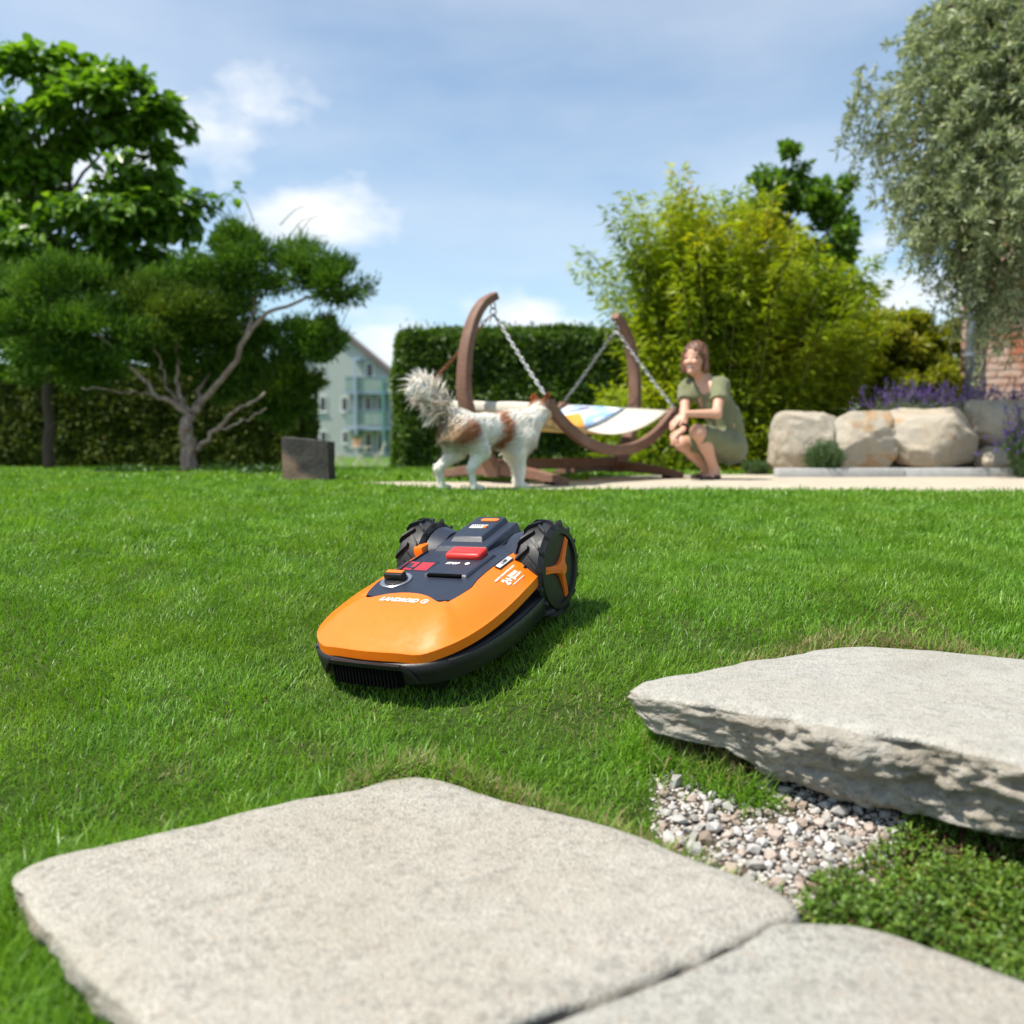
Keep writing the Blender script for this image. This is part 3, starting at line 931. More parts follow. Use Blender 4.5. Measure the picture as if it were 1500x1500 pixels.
M_PALE = plain('pale_label', (.55, .56, .58), .4, .5, var=.06)
M_HOLE = plain('matt_black', (.003, .003, .003), .9, .05, var=.1)

M_RIB = plain('grille_black', (.0025, .0025, .003), .8, .12, var=.1)
mower = empty('robot_mower')
zc = gz(MOWER_P.x, MOWER_P.y)
fw = Vector((-math.sin(MOWER_A), -math.cos(MOWER_A), 0)); rt = Vector((math.cos(MOWER_A), -math.sin(MOWER_A), 0))
MP, MR = MOWER_PITCH, MOWER_ROLL
X_ax = (fw * math.cos(MP) - Vector((0, 0, 1)) * math.sin(MP)).normalized()
Y_ax = (rt * math.cos(MR) + Vector((0, 0, 1)) * math.sin(MR)); Y_ax = (Y_ax - X_ax * Y_ax.dot(X_ax)).normalized()
Z_ax = X_ax.cross(Y_ax).normalized()
Mm = Matrix((X_ax, Y_ax, Z_ax)).transposed().to_4x4()
Mm.translation = Vector((MOWER_P.x, MOWER_P.y, zc + MOWER_LIFT))
mower.matrix_world = Mm
tag(mower, 'orange and black robot lawn mower standing on the green lawn', 'robot mower')

def interp(tab, x):
    return float(np.interp(x, [a for a, b in tab], [b for a, b in tab]))
# plan outline of the shell rim, half (nose to rear)
OUT = [(.570, 0), (.568, .055), (.562, .102), (.550, .140), (.529, .171), (.498, .195), (.455, .213), (.40, .225), (.33, .231), (.25, .230), (.17, .224), (.10, .215), (.058, .208)]
def smooth_out(k=4):
    P = np.array(OUT); s = np.concatenate([[0], np.cumsum(np.linalg.norm(np.diff(P, axis=0), axis=1))])
    q = np.linspace(0, s[-1], 44)
    o = np.stack([np.interp(q, s, P[:, 0]), np.interp(q, s, P[:, 1])], 1)
    for _ in range(k): o[1:-1] = (o[:-2] + 2 * o[1:-1] + o[2:]) / 4
    return o
OUTS = smooth_out()
ZR = [(.05, .122), (.2, .115), (.35, .104), (.45, .096), (.52, .090), (.57, .088)]            # lower rim
ZB = [(.05, .150), (.2, .143), (.35, .131), (.45, .121), (.52, .114), (.57, .111)]            # crease above the rim
ZT = [(.05, .199), (.12, .196), (.2, .190), (.3, .181), (.36, .175), (.42, .166), (.48, .148), (.56, .118)]  # along the deck edge and the spine
def zt(x): return interp(ZT, x)
# shell rings: for each outline point, a profile from rim to the inner edge
IN = []         # inner edge (deck opening)
for (x, y) in OUTS:
    if y < .175 and x > .45: xi, yi = None, None
    IN.append((x, y))
# inner outline: front edge of the deck bulges forward in the middle, sides run straight back
INNER = [(.366, 0), (.368, .03), (.378, .06), (.396, .09), (.403, .104), (.396, .116), (.36, .131), (.31, .140), (.27, .131), (.22, .129), (.15, .131), (.10, .133), (.058, .136)]
Pn = np.array(INNER); sn = np.concatenate([[0], np.cumsum(np.linalg.norm(np.diff(Pn, axis=0), axis=1))])
# match inner parameter to outer parameter so that sides stay level
so = np.linspace(0, 1, 44)
to = np.interp(so, [0, .40, .62, 1], [0, .145, .235, sn[-1]])
INS = np.stack([np.interp(to, sn, Pn[:, 0]), np.interp(to, sn, Pn[:, 1])], 1)
INS[1:-1] = (INS[:-2] + 2 * INS[1:-1] + INS[2:]) / 4
def shell_prof(i):
    xo, yo = OUTS[i]; xi, yi = INS[i]
    zr, zb = interp(ZR, xo), interp(ZB, xo)
    dip = .007 * math.exp(-((yo - .135) / .035) ** 2) * (1 if xo > .48 else 0); zr -= dip; zb -= dip
    zi = zt(xi) + (.002 if i < 16 else -.003)
    pts = []
    nx_, ny_ = (OUTS[min(i + 1, 43)] - OUTS[max(i - 1, 0)])
    l = math.hypot(nx_, ny_); on = (-(ny_) / l * -1, nx_ / l * -1)     # outward
    if on[0] * (xo - .25) + on[1] * yo < 0: on = (-on[0], -on[1])
    pts.append((xo - on[0] * .014, yo - on[1] * .014, zr - .003))
    pts.append((xo - on[0] * .002, yo - on[1] * .002, zr))
    ib = .005
    bx, by = xo - on[0] * ib * .2, yo - on[1] * ib * .2
    pts.append((bx, by, zb - .0015))
    bx, by = xo - on[0] * ib, yo - on[1] * ib
    pts.append((bx, by, zb))
    front = np.clip((xo - .26) / .24, 0, 1)
    front = front * front * (3 - 2 * front)
    m = 12
    for k in range(1, m + 1):
        f = k / m
        x = bx + (xi - bx) * f; y = by + (yi - by) * f
        # flank: flat sloping plane; nose: domed with a soft brow
        zl = zb + (zi - zb) * f
        zd = zb + (zi - zb) * (math.sin(f * PI / 2) * .74 + .26 * f)
        z = zl * (1 - front) + zd * front
        z += .004 * math.sin(f * PI) * (1 - front)
        pts.append((x, y, z))
    pts.append((xi + (0 if i else -.002), yi * .985, zi - .003))
    pts.append((xi - .004 if i < 18 else xi, yi - .003 if i >= 14 else yi, zi - .020))
    return pts
half = [shell_prof(i) for i in range(44)]
full = [[(x, -y, z) for x, y, z in p] for p in half[:0:-1]] + half
mb = MB()
mb.loft([[Vector(q) for q in p] for p in full], closed=False, caps=False)
hood = mb.build('hood', M_ORANGE, mower)
sharp(hood, 42)
so_ = hood.modifiers.new('thickness', 'SOLIDIFY'); so_.thickness = .003; so_.offset = -1
# rear cheeks of the shell that close the flanks before the wheels
for s in (1, -1):
    x = .058
    p = half[-1]
    poly = [Vector((x, s * a[1], a[2])) for a in p[1:-2]] + [Vector((x, s * .130, p[-1][2] - .01)), Vector((x, s * .15, .115))]
    mb = MB()
    mb.loft([[q + Vector((-.0, 0, 0)) for q in poly], [q * 1.0 + Vector((-.006, -s * .004, -.003)) for q in poly]])
    sharp(mb.build('hood_cheek', M_ORANGE, mower))
# raised orange lug at the rear on the far flank as well as the near one
for s in (-1,):
    mb = MB(); mb.box((.082, s * .150, .193), (.045, .030, .034), None, .006)
    sharp(mb.build('hood_lug', M_ORANGE, mower))

# deck: dark panel let into the shell
dk = [(a, b) for a, b in INS]
ring = [(x - .003 * (i < 18), (-1) * y * .985) for i, (x, y) in enumerate(dk)][:0:-1] + [(x - .003 * (i < 18), y * .985) for i, (x, y) in enumerate(dk)]
rear = [(-.115, .135), (-.115, -.135)]
poly = ring + rear
def zdeck(x): return interp([(-.15, .186), (.05, .1965), (.12, .1955), (.2, .190), (.3, .181), (.38, .1705), (.41, .166)], x)
mb = MB()
xsd = np.linspace(-.115, .398, 30)
# sections across the deck at constant x
def halfw(x):
    if x < .058: return .132
    best = 0
    for i in range(43):
        (x0, y0), (x1, y1) = dk[i], dk[i + 1]
        if (x0 - x) * (x1 - x) <= 0 and abs(x1 - x0) > 1e-6:
            best = max(best, y0 + (y1 - y0) * (x - x0) / (x1 - x0))
    return best
rings = []
for x in list(xsd[:-1]) + [.4005]:
    w = max(halfw(x), .006) * .99
    xr = [-1, -.9, -.5, 0, .5, .9, 1]
    rings.append([Vector((x, w * k, zdeck(x) - .0010 * k * k)) for k in xr] + [Vector((x, w * k, zdeck(x) - .03)) for k in xr[::-1]])
mb.loft(rings)
deck = mb.build('deck', M_NAVY, mower); sharp(deck, 40)
# long groove rail on the far side of the deck
mb = MB()
mb.tube([(.30, -.118, zdeck(.3) + .001), (.2, -.120, zdeck(.2) + .001), (.1, -.121, zdeck(.1) + .001)], 1, rect=(.006, .006)); sharp(mb.build('deck_rail', M_BLACK, deck))

# chassis below the shell
CH = OUTS.copy()
def ch_ring(grow, z0, zslope=0.0, back=-.13):
    h = []
    for (x, y) in CH:
        cx, cy = .25, 0
        l = math.hypot(x - cx, y); h.append((x + (x - cx) / l * grow, y + y / max(l, 1e-6) * grow))
    h.append((.0, .165)); h.append((back, .15))
    pts = [(x, -y) for x, y in h[:0:-1]] + h
    return [Vector((x, y, z0 + zslope * x)) for x, y in pts]
mb = MB()
sl = -.055
mb.loft([ch_ring(-.045, .030), ch_ring(-.018, .027), ch_ring(-.002, .034), ch_ring(.004, .060), ch_ring(.005, .078, sl * .1), ch_ring(.001, .086, sl * .15), ch_ring(-.010, .092, sl * .15), ch_ring(-.022, .095, sl * .2), ch_ring(-.03, .112, sl)])
chassis = mb.build('chassis', M_BLACK, mower); sharp(chassis, 40)
# glossy ledge strip round the flank
mb = MB()
prof = []
pts = [(x, y) for x, y in CH]
path = [Vector((x + (x - .25) / math.hypot(x - .25, y) * .003, y + y / max(math.hypot(x - .25, y), 1e-6) * .003, .0835 + sl * .12 * x)) for x, y in pts]
pathL = [Vector((p.x, -p.y, p.z)) for p in path]
for pp in (path[13:], pathL[13:]):
    mb2 = MB(); mb2.tube(pp, 1, rect=(.008, .006)); sharp(mb2.build('bumper_strip', plain('satin_black', (.035, .035, .038), .30, .7, var=.1), chassis))
# front grille: frame lip and ribs
gp = [i for i in range(44) if CH[i][1] < .105][-1]
gr = [(x, -y) for x, y in CH[gp:0:-1]] + [(x, y) for x, y in CH[:gp + 1]]
def offs(x, y, g):
    g += .003; l = math.hypot(x - .25, y); return (x + (x - .25) / l * g, y + y / l * g)
mb = MB()
rr = []
for (x, y) in gr:
    a = abs(y) / .15
    x0, y0 = offs(x, y, .004); x1, y1 = offs(x, y, .014); x2, y2 = offs(x, y, .012)
    ztop = .089 - .008 * a * a
    zb_ = .030 + .004 * a
    rr.append([Vector((x0, y0, ztop)), Vector((x1, y1, ztop - .002)), Vector((x2, y2, ztop - .012)), Vector((x0 - .004, y0, ztop - .016))])
mb.loft(rr)
lip = mb.build('grille_lip', M_BLACK, chassis); sharp(lip, 40)
mb = MB(); rr = []
for (x, y) in gr:
    x0, y0 = offs(x, y, -.004); x1, y1 = offs(x, y, .006)
    rr.append([Vector((x0, y0, .082)), Vector((x1, y1, .080)), Vector((offs(x, y, .001)[0], offs(x, y, .001)[1], .030)), Vector((x0, y0, .028))])
mb.loft(rr); sharp(mb.build('grille_back', M_HOLE, chassis), 40)
q = resample([tuple(a) for a in gr] + [tuple(a) for a in gr[::-1]], 80)[:40]
for i in range(1, 39, 2):
    x, y = q[i]; a0 = math.atan2(y, x - .25)
    mb = MB(); x1, y1 = offs(x, y, .0035)
    mb.box((x1, y1, .055), (.010, .0035, .050), Matrix.Rotation(a0, 3, 'Z'))
    mb.build('grille_rib', M_RIB, chassis)
# slanted end bars of the grille
for s in (1, -1):
    x, y = CH[gp]; x1, y1 = offs(x, y, .010); x2, y2 = CH[gp + 3]; x2, y2 = offs(x2, y2, .006)
    mb = MB(); mb.tube([(x1, s * y1, .082), (x1 * .7 + x2 * .3, s * (y1 * .7 + y2 * .3), .072), (x1 * .45 + x2 * .55 - .002, s * (y1 * .45 + y2 * .55), .056), (x1 * .2 + x2 * .8 - .004, s * (y1 * .2 + y2 * .8 - .002), .040)], [1, 1, .9, .6], rect=(.010, .009)); sharp(mb.build('grille_end', M_BLACK, chassis))
# front caster wheels tucked below
for s in (1, -1):
    mb = MB(); mb.lathe([(.001, -.016), (.03, -.016), (.036, -.008), (.036, .008), (.03, .016), (.001, .016)], (.44, s * .09, .036), 20, 'y'); sharp(mb.build('caster_wheel', M_RUBBER, mower))

# drive wheels
def drive_wheel(s):
    root = empty('wheel'); root.parent = mower
    root.location = (0, s * .1865, .130)
    Rt, W2 = .117, .038
    prof = [(.070, -W2 * .9), (.098, -W2), (.109, -W2 * .95), (Rt, -W2 * .75), (Rt + .002, 0), (Rt, W2 * .75), (.109, W2 * .95), (.103, W2), (.095, W2 * .92), (.093, W2 * .3), (.070, W2 * .2)]
    mb = MB(); mb.lathe(prof, (0, 0, 0), 56, 'y')
    ty = mb.build('tyre', M_RUBBER, root); sharp(ty, 35)
    # chevron lugs, one mesh shared by the ring
    for side in (1, -1):
        for k in range(15):
            a = (k + (.5 if side > 0 else 0)) * 2 * PI / 15
            mb = MB(); rg_ = []
            for j in range(5):
                f = j / 4
                yy = side * (.002 + f * (W2 * 1.0 - .002)); aa = a + side * 0 + f * .30
                w_ = .0085 * (1 - .12 * f); hgt = .0115 if f < .99 else .009
                r0 = Rt - .006; r1 = Rt + hgt - (.006 if f > .9 else 0)
                c_, s_ = math.cos, math.sin
                da = w_ / 2 / Rt
                rg_.append([Vector((r0 * s_(aa - da * 1.3), yy, r0 * c_(aa - da * 1.3))), Vector((r1 * s_(aa - da), yy, r1 * c_(aa - da))), Vector((r1 * s_(aa + da), yy, r1 * c_(aa + da))), Vector((r0 * s_(aa + da * 1.3), yy, r0 * c_(aa + da * 1.3)))])
            mb.loft(rg_); sharp(mb.build('tread_lug', M_RUBBER, root), 30)
    # rim: outer ring, dish, inner dark spokes
    o_ = s
    mb = MB()
    mb.lathe([(.090, o_ * .034), (.092, o_ * .041), (.107, o_ * .0405), (.111, o_ * .034), (.105, o_ * .030)], (0, 0, 0), 56, 'y')
    rim = mb.build('rim', M_BLACK, root); sharp(rim, 30)
    mb = MB(); mb.lathe([(.091, o_ * .036), (.088, o_ * -.012), (.03, o_ * -.018), (.001, o_ * -.018)], (0, 0, 0), 40, 'y', caps=False); sharp(mb.build('rim_dish', M_HOLE, rim), 30)
    for k in range(9):
        a = k * 2 * PI / 9 + .2
        mb = MB(); mb.tube([(.03 * math.sin(a), o_ * -.012, .03 * math.cos(a)), (.088 * math.sin(a), o_ * .004, .086 * math.cos(a))], 1, rect=(.007, .012), up=Vector((0, 1, 0))); sharp(mb.build('inner_spoke', M_BLACK, rim))
    # three orange spokes and hub
    mb = MB(); mb.lathe([(.001, o_ * .050), (.015, o_ * .050), (.020, o_ * .043), (.023, o_ * .005)], (0, 0, 0), 24, 'y', caps=False); hub = mb.build('hub', M_ORANGE2, root); sharp(hub, 30)
    for k in range(3):
        a = R(-42) + k * 2 * PI / 3
        d = Vector((math.sin(a), 0, math.cos(a))); tg = Vector((math.cos(a), 0, -math.sin(a)))
        mb = MB(); rg_ = []
        for (r, w_, y0, y1) in ((.010, .038, .002, .047), (.030, .029, .004, .042), (.060, .025, .012, .040), (.088, .028, .020, .037), (.091, .023, .024, .034)):
            c = d * r
            rg_.append([c + tg * w_ / 2 + Vector((0, o_ * y0, 0)), c + tg * w_ * .34 + Vector((0, o_ * y1, 0)), c - tg * w_ * .34 + Vector((0, o_ * y1, 0)), c - tg * w_ / 2 + Vector((0, o_ * y0, 0))])
        mb.loft(rg_); sp = mb.build('spoke', M_ORANGE2, root); sharp(sp, 30); bevel(sp, .0012, 2)
        mb = MB(); c0, c1 = d * .026, d * .079
        mb.tube([c0 + Vector((0, o_ * .0425, 0)), c1 + Vector((0, o_ * .0388, 0))], 1, rect=(.004, .003), up=Vector((0, 1, 0))); mb.build('spoke_ridge', M_ORANGE2, sp)
    return root
drive_wheel(1); drive_wheel(-1)
# fenders between wheels and battery bay
for s in (1, -1):
    mb = MB(); rg_ = []
    for k in range(19):
        a = R(-100) + k * R(200) / 18
        r = .116
        cx, cz = r * math.sin(a), .118 + r * math.cos(a)
        ix, iz = .02 * math.sin(a), .118 + .02 * math.cos(a)
        rg_.append([Vector((cx * .98, s * .142, cz)), Vector((cx * .96, s * .128, cz - .004)), Vector((cx * .86, s * .098, cz * .97 - .006)), Vector((ix, s * .092, iz)), Vector((ix, s * .142, iz))])
    mb.loft(rg_); sharp(mb.build('fender', M_NAVY, mower), 35)
    mb = MB(); mb.tube([(0, s * .08, .125), (0, s * .16, .125)], .028, 16); mb.build('axle', M_BLACK, mower)
# tail body between the wheels
mb = MB(); mb.box((-.03, 0, .13), (.19, .25, .11), None, .02); sharp(mb.build('tail_body', M_NAVY, mower))

# battery bay
def wedge(name, x0, x1, y0, y1, zb0, zb1, zt0, zt1, inset, mat, par, bev=.004):
    b = [Vector((x0, y0, zb0)), Vector((x1, y0, zb1)), Vector((x1, y1, zb1)), Vector((x0, y1, zb0))]
    t_ = [Vector((x0 + inset * .6, y0 + inset, zt0)), Vector((x1 - inset * 1.6, y0 + inset, zt1)), Vector((x1 - inset * 1.6, y1 - inset, zt1)), Vector((x0 + inset * .6, y1 - inset, zt0))]
    mb = MB(); mb.loft([b, t_]); o = mb.build(name, mat, par); bevel(o, bev, 3); return sharp(o, 30)
bay = wedge('battery_bay', -.115, .098, -.112, .066, .175, .185, .226, .208, .012, M_NAVY, mower, .005)
lid = wedge('battery_lid', -.112, .052, -.082, .028, .215, .207, .241, .224, .010, M_NAVY, bay, .004)
def ztl(x): return .241 + (.224 - .241) * (x + .106) / (.036 + .106)
def flat_plate(name, x, y, lx, ly, z, ang, mat, par, h=.0016, bev=.003):
    mb = MB(); mb.box((0, 0, 0), (lx, ly, h * 2), None, min(bev, h)); o = mb.build(name, mat, par); o.location = (x, y, z); o.rotation_euler = (0, ang, 0); return sharp(o)
tl = math.atan2(.019, .142)
# orange latch with rounded ends
mb = MB(); n_ = 10; lx, ly = .018, .056
pl = [(lx / 2 * math.cos(a), ly / 2 - lx / 2 + lx / 2 * math.sin(a)) for a in np.linspace(0, PI, n_)] + [(lx / 2 * math.cos(a), -ly / 2 + lx / 2 + lx / 2 * math.sin(a)) for a in np.linspace(PI, 2 * PI, n_)]
mb.prism(pl, -.001, .0022); o = mb.build('latch_button', M_ORANGE2, lid); o.location = (-.078, -.018, ztl(-.078)); o.rotation_euler = (0, tl, 0)
lab = flat_plate('maker_label', -.030, -.028, .022, .052, ztl(-.030) + .0008, tl, M_WPRINT, lid, .0008)
o = flat_plate('label_corner', .002, .021, .018, .010, .0008, 0, M_ORANGE2, lab, .0006)
def put_text(name, txt, size, loc, mat, par, ang_y=0.0, rz=PI / 2, shear=0.0, bold=0.0, ex=.0004, mtx=None, spacing=1.0):
    me = text_mesh(txt, size, ex, shear, bold, spacing=spacing)
    o = link(name, me, mat, par)
    if mtx is not None: o.matrix_local = mtx
    else:
        o.matrix_local = Matrix.Translation(loc) @ Matrix.Rotation(ang_y, 4, 'Y') @ Matrix.Rotation(rz, 4, 'Z')
    return o
put_text('lettering', 'WORX', .0125, (-.001, -.004, .0009), M_BLACK, lab, 0, PI / 2, .15, .0002)
# side catch of the bay
mb = MB(); mb.box((-.02, .0635, .195), (.09, .012, .010), Matrix.Rotation(R(6), 3, 'Y'), .002); sharp(mb.build('bay_catch', M_BLACK, bay))
mb = MB(); mb.box((.083, -.023, .188), (.010, .10, .012), None, .002); sharp(mb.build('bay_grip', M_BLACK, bay))

# key pad plate with stop button
da = math.atan2(.012, .1)
plate = wedge('control_cover', .112, .272, -.032, .104, zdeck(.11) - .004, zdeck(.27) - .004, zdeck(.11) + .0065, zdeck(.27) + .0085, .006, M_NAVY, mower, .005)
def zpl(x): return interp([(.11, zdeck(.11) + .0065), (.27, zdeck(.27) + .0085)], x)
mb = MB(); mb.box((0, 0, 0), (.052, .104, .024), None, .0075)
btn = mb.build('stop_button', M_REDB, mower); sharp(btn, 25); bevel(btn, .003, 3); btn.location = (.142, .030, zpl(.142) + .006); btn.rotation_euler = (0, da, 0)
mb = MB(); mb.box((.012, 0, .0125), (.010, .07, .002), None, .0009); sharp(mb.build('button_ridge', M_REDB, btn))
# white legend under the button: STOP and a small round mark
put_text('lettering', 'STOP', .0145, (.196, .018, zpl(.196) + .0008), M_WPRINT, plate, da, PI / 2, .25, .0008, spacing=1.1)
mb = MB(); mb.lathe([(.0005, 0), (.0065, 0), (.0065, .001), (.0005, .001)], (0, 0, 0), 16); o = mb.build('legend_mark', M_WPRINT, plate); o.location = (.195, .062, zpl(.195) + .0006); o.rotation_euler = (0, da, 0)
mb = MB(); mb.box((.266, .036, zpl(.266) - .004), (.012, .100, .008), Matrix.Rotation(da, 3, 'Y'), .003); sharp(mb.build('cover_grip', M_HOLE, plate))
# red display signs
disp = empty('display'); disp.parent = mower; disp.location = (.208, -.084, zdeck(.208) + .0006); disp.rotation_euler = (0, da * 1.05, 0)
def sign(x, y, lx, ly, nm='display_sign', mat=None, z=0.0):
    mb = MB(); sh = .35
    pl = [(x + lx / 2, y - ly / 2), (x + lx / 2, y + ly / 2), (x - lx / 2, y + ly / 2), (x - lx / 2, y - ly / 2)]
    mb.prism(pl, z, z + .0008); return mb.build(nm, mat or M_REDD, disp)
mb = MB(); mb.box((0, 0, -.0002), (.062, .104, .0012), None, .0004); mb.build('display_glass', plain('dark_glass', (.01, .012, .018), .12, .5), disp)
sign(0, .023, .048, .040)
sign(0, -.024, .048, .040)
sign(-.002, -.024, .026, .014, 'sign_hole', M_NAVY, .0005)
sign(.012, -.012, .008, .018, 'sign_hole', M_NAVY, .0006)
# knob in its silver ring
kx, ky = .300, -.087
ring_ = MB(); ring_.lathe([(.031, -.002), (.041, -.002), (.0415, .0015), (.039, .003), (.033, .002)], (0, 0, 0), 40)
rg = ring_.build('knob_ring', M_SILVER, mower); sharp(rg); rg.location = (kx, ky, zdeck(kx) + .001); rg.rotation_euler = (0, da * 1.1, 0)
mb = MB(); mb.lathe([(.031, -.003), (.030, .004), (.028, .005), (.001, .005)], (0, 0, 0), 36, caps=False); kd = mb.build('knob', M_BLACK, mower); sharp(kd); kd.location = (kx, ky, zdeck(kx) + .001); kd.rotation_euler = (0, da * 1.1, 0)
mb = MB(); mb.box((0, 0, .012), (.024, .057, .020), None, .005); kg = mb.build('knob_grip', M_BLACK, kd); sharp(kg)
mb = MB(); mb.box((-.004, 0, .0225), (.014, .050, .003), None, .001); sharp(mb.build('knob_cap', M_ORANGE2, kd))

# lettering on the shell: set onto the actual surface
def hood_surface(i, k):     # i: outline index (can be fractional), k: profile position
    i0 = int(i); f = i - i0
    a = half[i0]; b = half[min(i0 + 1, 43)]
    def pp(p, k):
        k0 = int(k); g = k - k0; return Vector(p[k0]).lerp(Vector(p[min(k0 + 1, len(p) - 1)]), g)
    return pp(a, k).lerp(pp(b, k), f)
from mathutils.bvhtree import BVHTree
bv = BVHTree.FromPolygons([v.co.copy() for v in hood.data.vertices], [p.vertices[:] for p in hood.data.polygons])
def drape(o, off=.0006):
    """press a flat print onto the shell along its own normal"""
    M_ = o.matrix_local; inv = M_.inverted(); nz_ = (M_.to_3x3() @ Vector((0, 0, 1))).normalized()
    for v in o.data.vertices:
        w = M_ @ v.co
        h = bv.ray_cast(w + nz_ * .03, -nz_)
        if h[0] is not None: v.co = inv @ (h[0] + nz_ * (off + max(v.co.z, 0)))
# name across the nose: letters read from the front
c0 = bv.ray_cast(Vector((.405, .0, .4)), Vector((0, 0, -1)))
pn = c0[1] if c0[1].z > 0 else -c0[1]
ydir = Vector((0, 1, 0)); up_ = pn.cross(ydir).normalized()
if up_.x > 0: up_ = -up_
Mx = Matrix((ydir, up_, pn)).transposed().to_4x4(); Mx.translation = c0[0] + pn * .001
o = put_text('lettering', 'LANDROID', .021, None, M_WPRINT, hood, shear=.3, bold=.0007, mtx=Mx @ Matrix.Translation((-.008, 0, 0)))
drape(o)
mb = MB(); ri = []
for k in range(25):
    a = k / 24 * 2 * PI * .92 + .5
    ri.append([Vector((.0105 * math.cos(a), .0085 * math.sin(a), 0)), Vector((.0082 * math.cos(a), .0062 * math.sin(a), 0)), Vector((.0082 * math.cos(a), .0062 * math.sin(a), .0004)), Vector((.0105 * math.cos(a), .0085 * math.sin(a), .0004))])
mb.loft(ri); mb.box((.001, 0, .0002), (.002, .008, .0004)); mb.box((.001, .0, .0002), (.008, .002, .0004))
o = mb.build('emblem', M_WPRINT, hood); o.matrix_local = Mx @ Matrix.Translation((.066, 0, 0)); drape(o)
# prints on the near flank
def flank_matrix(x, k):
    i = min(range(44), key=lambda j: abs(half[j][8][0] - x) + (0 if half[j][8][1] > .12 else 9))
    a = Vector(half[i][4 + k]); b = Vector(half[min(i + 1, 43)][4 + k]) if i < 43 else Vector(half[i][4 + k]) * 2 - Vector(half[i - 1][4 + k])
    c = Vector(half[i][4 + k + 1]); back = (b - a).normalized(); upv = (c - a).normalized()
    n = back.cross(upv); n = n if n.z > 0 else -n
    n.normalize(); xd = -back * -1; xd = back; yd = n.cross(xd).normalized()
    if yd.z < 0: yd = -yd; 
    if xd.cross(yd).dot(n) < 0: xd = -xd
    M_ = Matrix((xd, yd, n)).transposed().to_4x4(); M_.translation = a.lerp(c, .5); return M_
Mf = flank_matrix(.185, 4)
def flank_text(txt, size, dx, dy, bold=0.0, shear=0.0):
    o = put_text('lettering', txt, size, None, M_WPRINT, hood, mtx=Mf @ Matrix.Translation((dx, dy - .004, .0005)), bold=bold, shear=shear); drape(o); return o
flank_text('2+1', .030, -.016, -.002, .0014)
flank_text('YEARS', .013, .020, .004, .0005)
flank_text('WARRANTY', .0085, .021, -.0065, .0003)
flank_text('REGISTER ONLINE WITHIN 30 DAYS', .0068, .002, .020, .0002)
flank_text('TERMS AND CONDITIONS APPLY', .0042, .004, -.019, .0001)
Mb = flank_matrix(.150, 9)
mb = MB(); mb.box((0, 0, .0006), (.074, .018, .0014), None, .0005); o = mb.build('badge', M_BLACK, hood); o.matrix_local = Mb @ Matrix.Translation((-.004, .001, .0026))
mb = MB(); mb.box((0, 0, .0014), (.068, .0135, .0008), None, .0003); bd = mb.build('badge_plate', M_PALE, o)
put_text('lettering', 'L1500', .011, (0, 0, .0022), M_BLACK, o, 0, 0, .1, .0003)
# ---------------------------------------------------------------- hammock stand and hanging lounge
def woodmat(name, a, b, d, sc=(1, 1, 1)):
    t = NT(name)
    v = t.tc.outputs['Object']
    n = t.noise(18, 5, .6, v, .6, (1, 1, 5)); n2 = t.noise(5, 3, .5, v)
    c = t.mix(t.rng(n, .3, .7), a, b)
    c = t.mix(t.rng(n2, .45, .7, 0, .55), c, d)
    t.bump(n, .35, .004)
    return t.done(c, .62, .35)
M_WOOD = woodmat('weathered_hardwood', (.13, .066, .043), (.205, .108, .073), (.245, .152, .112))
M_STEEL = plain('galvanised_steel', (.36, .37, .38), .36, .5, metal=.85, var=.2)
M_RUST = plain('rusty_steel', (.26, .10, .05), .7, .3, metal=.3, var=.3)
H1 = Vector((-.145, 5.92, 0)); H2 = Vector((.83, 7.02, 0))
ax = (H2 - H1).normalized(); cr = Vector((ax.y, -ax.x, 0))          # cr: to the right and nearer
stand = empty('hammock_stand', (H1 + H2) / 2)
st_loc = stand.location.copy()
tag(stand, 'weathered brown wooden hammock stand with two curved posts on the sand', 'hammock stand')
def sp(p): return Vector(p) - st_loc
def z_on(p): return gz(p.x, p.y)
def bez(pts, n=24):
    pts = [Vector(p) for p in pts]; out = []
    P = [pts[0] * 2 - pts[1]] + pts + [pts[-1] * 2 - pts[-2]]
    m = max(2, n // (len(pts) - 1))
    for i in range(1, len(P) - 2):
        for k in range(m):
            t_ = k / m
            a, b, c, d = P[i - 1], P[i], P[i + 1], P[i + 2]
            out.append(.5 * ((2 * b) + (c - a) * t_ + (2 * a - 5 * b + 4 * c - d) * t_ ** 2 + (3 * b - a - 3 * c + d) * t_ ** 3))
    out.append(pts[-1]); return out
B1 = H1 + ax * .06; B2 = H2 - ax * .02
HOOK = {}
